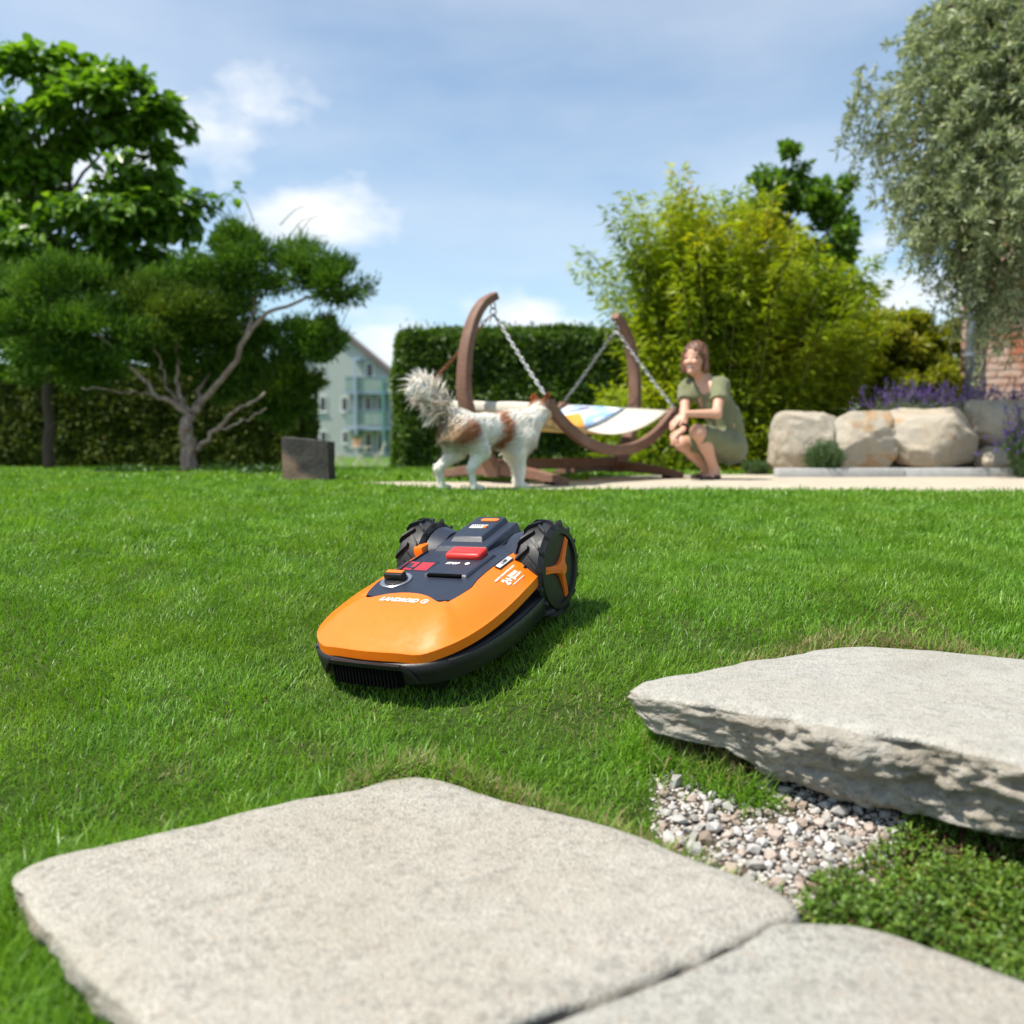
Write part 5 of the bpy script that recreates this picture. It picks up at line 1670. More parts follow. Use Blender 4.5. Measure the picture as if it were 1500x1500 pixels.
# shoes
for a, nm in ((ankL, 'shoe'), (ankR, 'shoe')):
    heel = a + np.array([.012, .02, 0]); heel[2] = gfoot + .022
    toe = a + np.array([-.075, -.085, 0]) * 1.38; toe[2] = gfoot + .016
    def shoe_sdf(P):
        d = sd_cap(P, heel, toe, .038, .031)
        d = np.maximum(d, P[:, 2] - (gfoot + .034 + .012 * np.clip(((P - toe) @ unit(heel - toe)) / .15 - .6, 0, 1)))
        vamp = ((P - toe) @ unit(heel - toe))
        op = np.maximum(np.maximum(-(P[:, 2] - (gfoot + .022)), .055 - vamp), vamp - .115)
        d = np.maximum(d, -op)
        return np.maximum(d, gfoot + .001 - P[:, 2])
    l2 = np.minimum(heel, toe) - .07; h2 = np.maximum(heel, toe) + .07; l2[2] = gfoot - .012
    V, F = surfnet(shoe_sdf, l2, h2, .006)
    np_mesh('shoe', V - pl_, F, plain('dark_shoe', (.045, .035, .032), .6, .3), person, True)
# hair: cap with bob and locks
def hair_sdf(P):
    d = sd_ell(P, fx(-.022, 0, .035), (.100, .086, .098), tilt)
    d = smin(d, sd_ell(P, fx(-.050, 0, -.045), (.066, .082, .085), tilt), .03)
    for s in (1, -1):
        d = smin(d, sd_cap(P, fx(.000, s * .078, .03), fx(-.004, s * .080, -.078), .021, .024), .02)
    d = smin(d, sd_cap(P, fx(-.05, 0, -.05), fx(-.052, -.01, -.085), .06, .045), .03)
    q = (P - hc) @ tilt
    face = sd_ell(P, fx(.085, .004, -.03), (.075, .0655, .094), tilt)
    d = np.maximum(d, -face)
    d = d + np.sin(q[:, 1] * 230 + q[:, 0] * 120 + vnoise(P * [1, 1, .5], 24, 4, 3) * 5) * .0038
    return d
V, F = surfnet(hair_sdf, hc - .2, hc + .16, .0062)
t = NT('brown_hair')
c = t.mix(t.rng(t.noise(60, 4, .6, t.geo.outputs['Position'], 0, (1, 1, .12)), .3, .7), (.075, .029, .015), (.18, .076, .036))
M_HAIR = t.done(c, .42, .5)
hairo = np_mesh('hair', V - pl_, F, M_HAIR, person, True)
# earring and wrist band
mb = MB(); e0 = Vector(fx(-.005, -.092, -.045)) - Vector(pl_); mb.tube([e0, e0 + Vector((0, 0, -.018)), e0 + Vector((0, 0, -.045))], [.002, .006, .004], 8); mb.build('earring', plain('pale_bead', (.72, .66, .52), .4), person, True)
mb = MB(); wv = Vector(wrR - pl_); dv = Vector(unit(wrR - elR)); u_ = dv.orthogonal().normalized(); w_ = dv.cross(u_)
mb.tube([wv - dv * .012 + (u_ * math.cos(a) + w_ * math.sin(a)) * .030 for a in np.linspace(0, 2 * PI, 21)], 1, rect=(.020, .006), up=dv, caps=False); mb.build('wrist_band', plain('black_strap', (.015, .014, .014), .5), person, True)
RNG = np.random.default_rng(70)
# ---------------------------------------------------------------- trees and hedges
def barkmat(name, a, b, d, sc=30):
    t = NT(name)
    n = t.noise(sc, 5, .65, None, .4, (1, 1, .35)); n2 = t.noise(6, 3)
    c = t.mix(t.rng(n, .35, .65), a, b); c = t.mix(t.rng(n2, .5, .7, 0, .6), c, d)
    t.bump(n, .7, .012)
    return t.done(c, .9, .15)
M_JBARK = barkmat('juniper_bark', (.18, .12, .09), (.52, .41, .33), (.34, .21, .15))
M_BARK = barkmat('grey_bark', (.07, .055, .04), (.13, .10, .075), (.10, .08, .05))
def limb(pts, r0, r1, name, mat, par, org, n=9, seg=18, wob=.012):
    q = bez(pts, seg); m = len(q) - 1
    q = [p + Vector(tuple(RNG.normal(size=3) * wob * (0 < i < m))) for i, p in enumerate(q)]
    mb = MB(); mb.tube([p - org for p in q], [r0 + (r1 - r0) * (i / m) ** .8 for i in range(m + 1)], n)
    return mb.build(name, mat, par, True, fix=False)
def ball_points(c, r, n, shell=.55):
    """points through an ellipsoid, more of them near its skin"""
    u = rand_unit(n)
    k = (shell + (1 - shell) * RNG.random(n) ** .6)
    return np.array(c) + u * np.array(r) * k[:, None], u

# ---- cloud pruned juniper
JD = 8.7
jb = at(278, 695, JD); jb.z = gz(jb.x, jb.y)
jun = empty('juniper_tree', jb)
tag(jun, 'cloud pruned juniper with bare twisted branches and flat dark green pads', 'tree')
J = lambda x, y, dd=0.0: at(x, y, JD + dd)
limb([jb + Vector((0, 0, -.05)), J(276, 660), J(272, 630), J(280, 605)], .085, .058, 'trunk', M_JBARK, jun, jb, 12)
for pts, a, b in (([J(280, 612), J(255, 590, -.1), J(225, 575, -.15), J(180, 525, -.2), J(140, 488, -.2)], .042, .016),
                  ([J(272, 605), J(262, 570, .1), J(260, 530, .1), J(255, 470, .15)], .036, .016),
                  ([J(283, 605), J(305, 580), J(335, 540, -.1), J(362, 492, -.1), J(385, 462, -.05), J(420, 448), J(462, 433, .05)], .050, .018),
                  ([J(358, 500, -.1), J(368, 465, 0), J(378, 420, .1), J(390, 390, .1)], .026, .012),
                  ([J(290, 660, 0), J(305, 640, -.1), J(335, 610, -.15), J(362, 592, -.2), J(388, 575, -.2)], .038, .014),
                  ([J(310, 635, -.1), J(350, 620, -.25), J(390, 598, -.3)], .018, .008),
                  ([J(235, 582, -.15), J(190, 574, -.3), J(120, 568, -.35)], .014, .006),
                  ([J(278, 606), J(240, 560, .3), J(200, 500, .4), J(160, 470, .4)], .03, .012),
                  ([J(283, 600), J(300, 560, .35), J(330, 500, .4), J(350, 450, .4)], .03, .012),
                  ([J(240, 560), J(230, 520, -.1), J(215, 490, -.1), J(160, 470, -.15)], .016, .008)):
    limb(pts, a * .82, b * .75, 'branch', M_JBARK, jun, jb, 8)
PADS = [(395, 380, 92, 48, .0), (362, 362, 58, 36, .1), (498, 414, 50, 34, -.02), (445, 400, 40, 28, 0), (452, 498, 52, 34, .1), (470, 500, 36, 28, .0), (425, 560, 48, 34, .15), (285, 428, 95, 52, .05), (240, 462, 105, 46, -.15),
        (110, 430, 105, 58, -.2), (60, 480, 95, 52, -.1), (140, 488, 95, 42, -.28), (330, 485, 78, 46, .35), (200, 530, 90, 34, .35), (345, 548, 62, 40, .45), (285, 510, 90, 40, .4), (390, 520, 50, 50, .4), (20, 420, 60, 60, .1), (90, 540, 100, 34, .45), (420, 600, 40, 30, .45)]
M_JUN = leafmat('juniper_needles', [(0, (.026, .065, .009)), (.4, (.066, .145, .017)), (.75, (.13, .245, .027)), (1, (.22, .34, .04))], .2, (1.4, 1.5, .5), 3.0, .6, .12)
M_JUN2 = leafmat('juniper_young_needles', [(0, (.026, .055, .008)), (.4, (.065, .125, .014)), (.75, (.13, .20, .022)), (1, (.22, .24, .03))], .2, (1.4, 1.4, .5), 3.0, .6, .12)
for i, (x, y, rx, ry, dd) in enumerate(PADS):
    c = np.array(J(x, y, dd)); s = JD / F_PX
    r = np.array([rx * s, max(rx, ry) * s * .62, ry * s])
    n = int(3600 * (rx * ry) / 4000) + 1200
    lst = []
    # lumps make the pad's outline uneven
    nl = 15
    lc, lu = ball_points(c, r * .80, nl, .45)
    which = RNG.integers(0, nl, n)
    P = lc[which] + rand_unit(n) * r * (.40 * RNG.random((n, 1)) ** .5)
    u = unit((P - c) / (r * r) * r.min())
    Dv = u * .8 + np.array([0, 0, .55]) + RNG.normal(size=(n, 3)) * .45
    V, F = leaf_arrays(P, Dv, rand_unit(n), .075 * (.6 + .8 * RNG.random(n)), .017, .1); lst.append((V, F))
    # feathery shoots on top
    m = n // 5
    k = RNG.integers(0, n, m); tp = P[k][:, 2] > c[2]
    Pk = P[k][tp]; mm = len(Pk)
    d2 = np.stack([RNG.normal(size=mm) * .5 + .35, RNG.normal(size=mm) * .4, np.abs(RNG.normal(size=mm)) * .5 + .7], 1)
    for q in range(4):
        V, F = leaf_arrays(Pk + unit(d2) * (.03 * q), d2 + RNG.normal(size=(mm, 3)) * .5, rand_unit(mm), .055, .010, .1); lst.append((V, F))
    V, F = join_arrays(lst)
    o = np_mesh('foliage_pad', V - np.array(jb), F, M_JUN2 if i in (6, 8) else M_JUN, jun); o['kind'] = 'stuff'
# long wild shoots above the top pad
mb = MB()
for (x0, y0, x1, y1) in ((350, 340, 325, 290), (372, 325, 352, 285), (410, 330, 452, 300), (440, 340, 470, 315), (455, 360, 480, 345), (330, 365, 290, 330), (425, 345, 455, 318), (500, 480, 515, 450), (450, 465, 480, 445)):
    a, b = J(x0, y0, .1), J(x1, y1, .05); m = (a + b) / 2 + Vector((0, 0, .04)); mb.tube([p - jb for p in bez([a, m, b], 8)], [.006, .005, .005, .004, .004, .003, .003, .002, .002][:9], 5)
mb.build('wild_shoot', M_JUN2, jun, True, fix=False)

# ---- broadleaf tree at the left
TD = 10.0
tb = at(72, 697, TD); tb.z = gz(tb.x, tb.y)
tree = empty('broadleaf_tree', tb)
tag(tree, 'tall broadleaf tree with large bright green leaves behind the pruned juniper', 'tree')
T = lambda x, y, dd=0.0: at(x, y, TD + dd)
limb([tb + Vector((0, 0, -.05)), T(70, 600), T(74, 500), T(80, 400), T(95, 300), T(110, 200), T(120, 120)], .065, .014, 'trunk', M_BARK, tree, tb, 10, 24)
BL = [(70, 120, 70, 50, 0), (135, 105, 55, 42, .1), (190, 150, 62, 45, -.1), (235, 185, 48, 42, 0), (60, 190, 80, 55, -.3), (130, 175, 70, 45, -.3), (215, 245, 60, 42, -.1), (20, 270, 100, 60, 0), (150, 300, 90, 48, -.3),
      (235, 310, 72, 48, -.1), (70, 340, 110, 55, -.4), (190, 365, 90, 45, .1), (-60, 180, 80, 70, .2), (-100, 300, 100, 80, 0), (-40, 400, 110, 70, .1), (60, 420, 100, 55, .3), (160, 430, 100, 50, .5), (260, 390, 60, 45, .4), (110, 500, 120, 50, .7), (-20, 500, 80, 50, .4), (230, 480, 80, 50, .7)]
M_LEAF = leafmat('broad_leaf', [(0, (.042, .098, .010)), (.35, (.090, .190, .016)), (.7, (.145, .275, .025)), (1, (.21, .35, .04))], .38, (1.6, 1.7, .55), 1.2, .36, .5, .3)
Pl, Ul = [], []
s = TD / F_PX
for (x, y, rx, ry, dd) in BL:
    c = np.array(T(x, y, dd)); r = np.array([rx * s, rx * s * .9, ry * s])
    n = int(820 * rx * ry / 3500)
    nl = 7; lc, _ = ball_points(c, r * .78, nl, .55); w = RNG.integers(0, nl, n)
    P = lc[w] + rand_unit(n) * r * .42 * RNG.random((n, 1)) ** .5
    Pl.append(P); Ul.append(unit(P - c))
    mid = Vector(tuple(c)); limb([T(85, min(460, y + 120), 0), (T(85, y + 60, 0) + mid) / 2, mid], .022, .006, 'branch', M_BARK, tree, tb, 6, 8)
for (x, y) in ((308, 300), (320, 292), (330, 285), (342, 275), (348, 282), (335, 296), (345, 290), (322, 306), (300, 312), (288, 322), (278, 330), (352, 272)):
    Pl.append(np.array([T(x, y, -.1)])); Ul.append(np.array([[.6, -.3, .5]]))
P = np.concatenate(Pl); U = np.concatenate(Ul); n = len(P)
limb([T(240, 330, 0), T(285, 320, -.05), T(320, 296, -.1), T(350, 274, -.1)], .008, .003, 'branch', M_BARK, tree, tb, 5, 9)
Dv = U * .7 + np.stack([RNG.normal(size=n) * .6, RNG.normal(size=n) * .6, -.45 + .4 * RNG.normal(size=n)], 1)
Nl = np.array([0, 0, 1.0]) + U * .5 + RNG.normal(size=(n, 3)) * .4
L = .135 * (.65 + .6 * RNG.random(n))
# the largest in view are leaves of their own
px_l = 750 + F_PX * P[:, 0] / P[:, 1]
front = np.where((px_l > 2) & (px_l < 360), P[:, 1] - L * 6, 99)
order = np.argsort(front); own, rest = order[:300], order[300:]
V, F = leaf_arrays(P[rest] - np.array(tb), Dv[rest], Nl[rest], L[rest], L[rest] * .72, .12, .12, 'broad')
o = np_mesh('crown', V, F, M_LEAF, tree); o['kind'] = 'stuff'
t = NT('broad_leaf_single'); oi = t.n.new('ShaderNodeObjectInfo')
c = t.ramp(oi.outputs['Random'], [(0, (.040, .095, .010)), (.4, (.085, .180, .015)), (.75, (.13, .25, .024)), (1, (.19, .32, .035))])
M_LEAF1 = t.leafy(c, .38, t.mix(1, c, (1.6, 1.7, .55), 'MULTIPLY'), .36, .5)
lms = []
for k in range(4):
    V, F = leaf_arrays(np.zeros((1, 3)), np.array([[1.0, 0, 0]]), np.array([[0, 0, 1.0]]), 1.0, .66 + .05 * k, .06 + .05 * k, .05 + .07 * k, 'broad')
    me = bpy.data.meshes.new('leaf'); me.from_pydata([tuple(v) for v in V], [], [tuple(int(a) for a in f) for f in F]); me.update(); me.materials.append(M_LEAF1); lms.append(me)
for i in own:
    d = Vector(tuple(unit(Dv[i]))); b = Vector(tuple(Nl[i])).cross(d).normalized(); u = d.cross(b)
    o = link('leaf', lms[i % 4], None, tree)
    M_ = Matrix((d, b, u)).transposed().to_4x4() @ Matrix.Scale(float(L[i]), 4); M_.translation = Vector(tuple(P[i])) - tb
    o.matrix_local = M_

# ---- clipped hedges
def hedge(name, x0, x1, y0, y1, ztop, leaf, dens, mat, label, seed, rnd=.18):
    zb = gz((x0 + x1) / 2, y0)
    org = Vector(((x0 + x1) / 2, (y0 + y1) / 2, zb))
    root = empty(name, org); tag(root, label, 'hedge', 'clipped hedges round the garden')
    M_TW = barkmat('hedge_twig_shade' , (.035, .028, .016), (.07, .055, .03), (.05, .05, .02))
    mb = MB(); mb.box((0, 0, (ztop - zb) / 2 - .08), (x1 - x0 - .30, y1 - y0 - .30, ztop - zb - .16)); mb.build('twig_shade_core', M_TW, root)  # solid dark box: inner twigs and the shade among them put into its colour
    W, Dp, H = x1 - x0, y1 - y0, ztop - zb
    areas = [('f', W * H), ('t', W * Dp), ('l', Dp * H), ('r', Dp * H)]
    Ps, Ns = [], []
    for k, A in areas:
        n = int(A * dens); a, b = RNG.random(n), RNG.random(n)
        if k == 'f': p = np.stack([-W / 2 + W * a, np.full(n, -Dp / 2), H * b], 1); nn = [0, -1, 0]
        elif k == 't': p = np.stack([-W / 2 + W * a, -Dp / 2 + Dp * b, np.full(n, H)], 1); nn = [0, 0, 1]
        elif k == 'l': p = np.stack([np.full(n, -W / 2), -Dp / 2 + Dp * a, H * b], 1); nn = [-1, 0, 0]
        else: p = np.stack([np.full(n, W / 2), -Dp / 2 + Dp * a, H * b], 1); nn = [1, 0, 0]
        Ps.append(p); Ns.append(np.tile(np.array(nn, float), (n, 1)))
    P = np.concatenate(Ps); Nn = np.concatenate(Ns); n = len(P)
    # round the corners
    ctr = np.clip(P, [-W / 2 + rnd, -Dp / 2 + rnd, 0], [W / 2 - rnd, Dp / 2 - rnd, H - rnd])
    off = P - ctr; l = np.maximum(np.linalg.norm(off, axis=1, keepdims=True), 1e-6)
    P = np.where(l > rnd, ctr + off / l * rnd, P)
    wv = vnoise(P + seed, 2.4, seed, 3)[:, None] * .09
    P = P + Nn * (wv + .02 - .20 * RNG.random((n, 1)) ** 2.2)
    Dv = Nn * .5 + RNG.normal(size=(n, 3)) * .6 + np.array([0, 0, .1])
    V, F = leaf_arrays(P, Dv, Nn + np.array([0, 0, .9]) + RNG.normal(size=(n, 3)) * .5, leaf * (.6 + .7 * RNG.random(n)), leaf * .58, .15)
    o = np_mesh('foliage', V, F, mat, root); o['kind'] = 'stuff'
    # stray shoots breaking the clipped line
    m = int(W * 26); a = RNG.random(m)
    p = np.stack([-W / 2 + W * a, -Dp / 2 + .5 * Dp * RNG.random(m), np.full(m, H)], 1)
    lst = []
    for q in range(4):
        V, F = leaf_arrays(p + np.array([0, 0, .025 * q]) + RNG.normal(size=(m, 3)) * .012, RNG.normal(size=(m, 3)) * .6 + [0, 0, .8], rand_unit(m), leaf * .8, leaf * .45, .15); lst.append((V, F))
    V, F = join_arrays(lst); o = np_mesh('shoots', V, F, mat, root); o['kind'] = 'stuff'
    return root
M_HED = leafmat('hornbeam_leaf', [(0, (.028, .062, .008)), (.4, (.060, .125, .014)), (.75, (.105, .195, .022)), (1, (.16, .25, .03))], .28, (1.5, 1.5, .5), 3.5, .4, .45)
M_HED2 = leafmat('beech_leaf', [(0, (.030, .042, .008)), (.35, (.055, .088, .012)), (.7, (.10, .135, .02)), (.93, (.15, .17, .035)), (1, (.20, .12, .05))], .25, (1.5, 1.4, .5), 3.5, .55, .15)
hedge('clipped_hedge', at(578, 600, 11.3).x, at(985, 600, 11.3).x, 11.3, 12.5, at(700, 481, 11.3).z, .062, 3900, M_HED, 'tall clipped green hornbeam hedge behind the hammock', 3)
hedge('clipped_hedge', -11.5, at(443, 600, 14.5).x, 14.5, 15.6, at(200, 540, 14.5).z, .085, 1700, M_HED2, 'long low olive green hedge behind the pruned juniper', 9)

# ---- bamboo thicket
bb = Vector((2.15, 9.15, gz(2.15, 9.15)))
bam = empty('bamboo_thicket', bb); tag(bam, 'large golden green bamboo thicket behind the crouching person', 'bamboo')
M_BAM = leafmat('bamboo_leaf', [(0, (.075, .125, .010)), (.3, (.165, .245, .014)), (.65, (.30, .375, .020)), (.9, (.47, .45, .03)), (1, (.50, .31, .05))], .5, (1.4, 1.4, .5), 1.1, .42, .4, .6)
M_CULM = leafmat('bamboo_culm', [(0, (.10, .12, .03)), (.5, (.20, .20, .05)), (1, (.28, .20, .08))], .0, patch=3)
NC = 250
mb = MB(); Pl, Dl = [], []
for k in range(NC):
    a = RNG.uniform(0, 2 * PI); rr = math.sqrt(RNG.random())
    bx, by = 2.32 + .95 * rr * math.cos(a), 9.15 + .60 * rr * math.sin(a)
    f = (bx - 1.1) / 2.1
    hmax = np.interp(f, [0, .25, .5, .8, 1.0], [2.35, 3.05, 2.95, 2.35, 1.6])
    h = hmax * RNG.uniform(.5, 1.0) ** .8
    lx = (bx - 2.2) * RNG.uniform(.25, .75) + RNG.normal() * .18; ly = (by - 9.15) * RNG.uniform(.4, 1.0) + RNG.normal() * .15
    z0 = gz(bx, by)
    pts = [Vector((bx + lx * q ** 2.0 - bb.x, by + ly * q ** 2.0 - bb.y, h * (q - .06 * q ** 4) + z0 - bb.z)) for q in np.linspace(0, 1, 8)]
    mb.tube(pts, [.008, .0075, .007, .006, .005, .004, .003, .0015], 5)
    n = int(380 * h / 2.5)
    q = RNG.uniform(.10, 1.0, n) ** .8
    X_ = np.interp(q, np.linspace(0, 1, 8), [p.x for p in pts]); Y_ = np.interp(q, np.linspace(0, 1, 8), [p.y for p in pts]); Z_ = np.interp(q, np.linspace(0, 1, 8), [p.z for p in pts])
    ra = RNG.uniform(0, 2 * PI, n); rl = np.abs(RNG.normal(size=n)) * .14 * (1.15 - q)
    rl = rl + .03
    out = np.stack([np.cos(ra), np.sin(ra), RNG.normal(size=n) * .3 + .15], 1)
    Pl.append(np.stack([X_, Y_, Z_], 1) + out * rl[:, None]); Dl.append(out + np.array([lx * .3, ly * .3, -.25]) + RNG.normal(size=(n, 3)) * .35)
n = 9000                       # low leafy skirt
a_ = RNG.uniform(0, 2 * PI, n); r_ = RNG.random(n) ** .35
Pl.append(np.stack([1.30 * r_ * np.cos(a_), .85 * r_ * np.sin(a_), .02 + .85 * RNG.random(n) ** 1.3], 1)); Dl.append(np.stack([np.cos(a_) * .5, np.sin(a_) * .5, .1 * RNG.normal(size=n)], 1) + RNG.normal(size=(n, 3)) * .5)
o = mb.build('culms', M_CULM, bam, True, fix=False); o['kind'] = 'stuff'
P = np.concatenate(Pl); Dv = np.concatenate(Dl); n = len(P)
V, F = leaf_arrays(P, Dv, np.array([0, 0, 1.0]) + RNG.normal(size=(n, 3)) * .5, .115 * (.55 + .75 * RNG.random(n)), .024, .12, .08)
o = np_mesh('foliage', V, F, M_BAM, bam); o['kind'] = 'stuff'

def blob_tree(name, base, blobs, D0, leaf, wid, mat, label, dens=300, bark=M_BARK, kind='tree', r0=.06, group=None, shape='diamond', droop=.05, lump=.36):
    root = empty(name, base); tag(root, label, kind, group)
    s = D0 / F_PX; Pl, Ul = [], []
    cs = [Vector(at(x, y, D0 + dd)) for (x, y, rx, ry, dd) in blobs]
    top = max(cs, key=lambda c: c.z)
    if r0: limb([base + Vector((0, 0, -.05)), base.lerp(top, .3), base.lerp(top, .65), top], r0, r0 * .2, 'trunk', bark, root, base, 8, 15)
    for (x, y, rx, ry, dd), c in zip(blobs, cs):
        r = np.array([rx * s, rx * s * .85, ry * s]); n = int(dens * rx * ry / 2500)
        nl = 8; lc, _ = ball_points(np.array(c), r * .76, nl, .55); w = RNG.integers(0, nl, n)
        P = lc[w] + rand_unit(n) * r * lump * RNG.random((n, 1)) ** .4
        Pl.append(P); Ul.append(unit(P - np.array(c)))
        if r0: limb([base.lerp(top, .35), base.lerp(c, .6), c], r0 * .35, .004, 'branch', bark, root, base, 5, 7)
    P = np.concatenate(Pl); U = np.concatenate(Ul); n = len(P)
    V, F = leaf_arrays(P - np.array(base), U * .7 + RNG.normal(size=(n, 3)) * .6, np.array([0, 0, .9]) + U * .6 + RNG.normal(size=(n, 3)) * .5, leaf * (.6 + .7 * RNG.random(n)), wid, .14, droop, shape)
    o = np_mesh('crown' if r0 else 'foliage', V, F, mat, root); o['kind'] = 'stuff'
    return root
M_MID = leafmat('maple_leaf', [(0, (.036, .088, .011)), (.4, (.080, .165, .017)), (.75, (.14, .25, .026)), (1, (.21, .31, .04))], .35, (1.5, 1.6, .5), 1.5, .42, .45)
b_ = at(1180, 690, 12.0); b_.z = gz(b_.x, b_.y)
blob_tree('maple_tree', b_, [(1150, 240, 40, 30, 0), (1148, 290, 60, 40, 0), (1215, 285, 40, 32, -.1), (1110, 310, 50, 34, .2), (1225, 345, 60, 40, 0), (1240, 400, 55, 42, -.1), (1190, 400, 70, 50, .2), (1245, 460, 48, 50, .1), (1150, 370, 70, 50, .3), (1230, 540, 60, 60, .2)],
          12.0, .115, .085, M_MID, 'fresh green leafy tree rising behind the bamboo thicket', 900, r0=.07)
M_GOLD = leafmat('golden_shrub_leaf', [(0, (.09, .11, .012)), (.35, (.19, .225, .018)), (.7, (.31, .33, .026)), (1, (.46, .40, .05))], .5, (1.4, 1.35, .5), 2.2, .45, .4, .4)
b_ = at(1335, 690, 9.7); b_.z = gz(b_.x, b_.y)
blob_tree('golden_shrub', b_, [(1320, 510, 60, 42, 0), (1290, 560, 55, 45, -.1), (1345, 570, 65, 50, -.1), (1300, 620, 60, 50, -.2), (1360, 630, 60, 50, -.1), (1280, 490, 40, 30, .1), (1345, 480, 40, 32, .1), (1375, 510, 42, 38, .1), (1390, 570, 45, 50, 0), (1310, 478, 50, 30, .1), (1395, 490, 30, 26, .1), (1260, 520, 45, 45, .1)], 9.7, .09, .028, M_GOLD, 'low golden green shrub between the bamboo and the brick house', 5200, r0=.03, kind='shrub')
b_ = at(1390, 690, 11.5); b_.z = gz(b_.x, b_.y)
blob_tree('dark_shrub', b_, [(1385, 510, 35, 30, 0), (1395, 560, 45, 45, 0), (1385, 620, 50, 50, 0), (1430, 560, 40, 50, 0)], 11.5, .07, .04, M_HED, 'dark green shrub showing behind the golden shrub', 1500, r0=.03, kind='shrub')

# ---- silver weeping pear
SD = 7.05
sb = at(1560, 640, 7.75); sb.z = .40
sil = empty('weeping_pear_tree', sb); tag(sil, 'silver grey weeping tree hanging before the brick house', 'tree')
Sx = lambda x, y, dd=0.0: at(x, y, SD + dd)
limb([sb + Vector((0, 0, -.1)), Sx(1560, 480, .45), Sx(1530, 300), Sx(1500, 150), Sx(1470, 40), Sx(1460, -60)], .075, .03, 'trunk', M_BARK, sil, sb, 10, 20)
for e in ((1400, 60), (1350, 20), (1330, 150), (1420, 200), (1380, 130), (1480, -120), (1600, 60), (1640, 180), (1560, -60), (1450, 120), (1300, 200)):
    limb([Sx(1500, 150), Sx((1500 + e[0]) / 2, e[1] - 10, RNG.uniform(-.4, .4)), Sx(e[0], e[1] + 20, RNG.uniform(-.5, .5))], .028, .006, 'branch', M_BARK, sil, sb, 6, 9)
M_SIL = leafmat('silver_leaf', [(0, (.085, .115, .055)), (.4, (.22, .27, .14)), (.75, (.40, .445, .28)), (1, (.56, .58, .44))], .35, (1.3, 1.35, .8), 2.2, .5, .4, .4)
mb = MB(); Pl, Dl = [], []
NS = 1250
for k in range(NS):
    # start inside the dome, sweep outward and arch over
    a = RNG.uniform(0, 2 * PI); e = RNG.uniform(-.75, 1.0)
    r = RNG.random() ** .5
    w_ = math.sqrt(max(0, 1 - e * e)) * .8 + .2
    cx, cy = 1488 + 150 * r * math.cos(a) * w_, 190 - 235 * e * (.55 + .45 * r)
    dd = .85 * r * math.sin(a) * w_
    p0 = Sx(cx, cy, dd)
    o2 = Vector((math.cos(a), math.sin(a), 0))
    hang = RNG.random() < .3
    Ls = RNG.uniform(.25, .62)
    ou, dr = (.25, 1.15) if hang else (RNG.uniform(.45, .85), RNG.uniform(.15, .65))
    sw = RNG.normal() * .12
    pts = [p0 + o2 * (Ls * ou * (1 - (1 - q) ** 1.6)) + Vector((-o2.y, o2.x, 0)) * sw * q * q + Vector((0, 0, .22 * Ls * q * (not hang) - Ls * dr * q ** 1.8)) + Vector((RNG.normal() * .008, RNG.normal() * .008, RNG.normal() * .008)) for q in np.linspace(0, 1, 7)]
    mb.tube([p - sb for p in pts], [.0035, .003, .003, .0025, .002, .0015, .001], 4)
    n = int(66 * Ls / .5)
    q = RNG.random(n) ** .85
    A_ = np.array([tuple(p) for p in pts]); xs_ = np.linspace(0, 1, 7)
    Pq = np.stack([np.interp(q, xs_, A_[:, i]) for i in range(3)], 1)
    Pl.append(Pq + RNG.normal(size=(n, 3)) * .010); Dl.append(np.array([o2.x * .5, o2.y * .5, -.15]) + RNG.normal(size=(n, 3)) * .6)
for (cx, cy) in ((1330, 330), (1395, 370), (1440, 400), (1455, 440), (1410, 440), (1370, 400), (1480, 380), (1500, 430), (1300, 260), (1275, 200), (1430, 470), (1465, 480), (1490, 470), (1445, 500), (1475, 430), (1500, 500), (1420, 390)):
    for j in range(14):
        p0 = Sx(cx + RNG.normal() * 16, cy - 80 + RNG.normal() * 22, RNG.normal() * .2); Ls = RNG.uniform(.25, .5)
        pts = [p0 + Vector((-.10 * q + RNG.normal() * .01, RNG.normal() * .01, -Ls * q)) for q in np.linspace(0, 1, 7)]
        mb.tube([p - sb for p in pts], [.0035, .003, .003, .0025, .002, .0015, .001], 4)
        n = int(50 * Ls / .5); q = RNG.random(n); A_ = np.array([tuple(p) for p in pts]); xs_ = np.linspace(0, 1, 7)
        Pl.append(np.stack([np.interp(q, xs_, A_[:, i]) for i in range(3)], 1) + RNG.normal(size=(n, 3)) * .010); Dl.append(np.array([-.2, 0, -.4]) + RNG.normal(size=(n, 3)) * .55)
o = mb.build('twigs', M_BARK, sil, True, fix=False); o['kind'] = 'stuff'
P = np.concatenate(Pl); Dv = np.concatenate(Dl); n = len(P)
V, F = leaf_arrays(P - np.array(sb), Dv, rand_unit(n), .064 * (.6 + .7 * RNG.random(n)), .0165, .12)
o = np_mesh('crown', V, F, M_SIL, sil); o['kind'] = 'stuff'
RNG = np.random.default_rng(80)
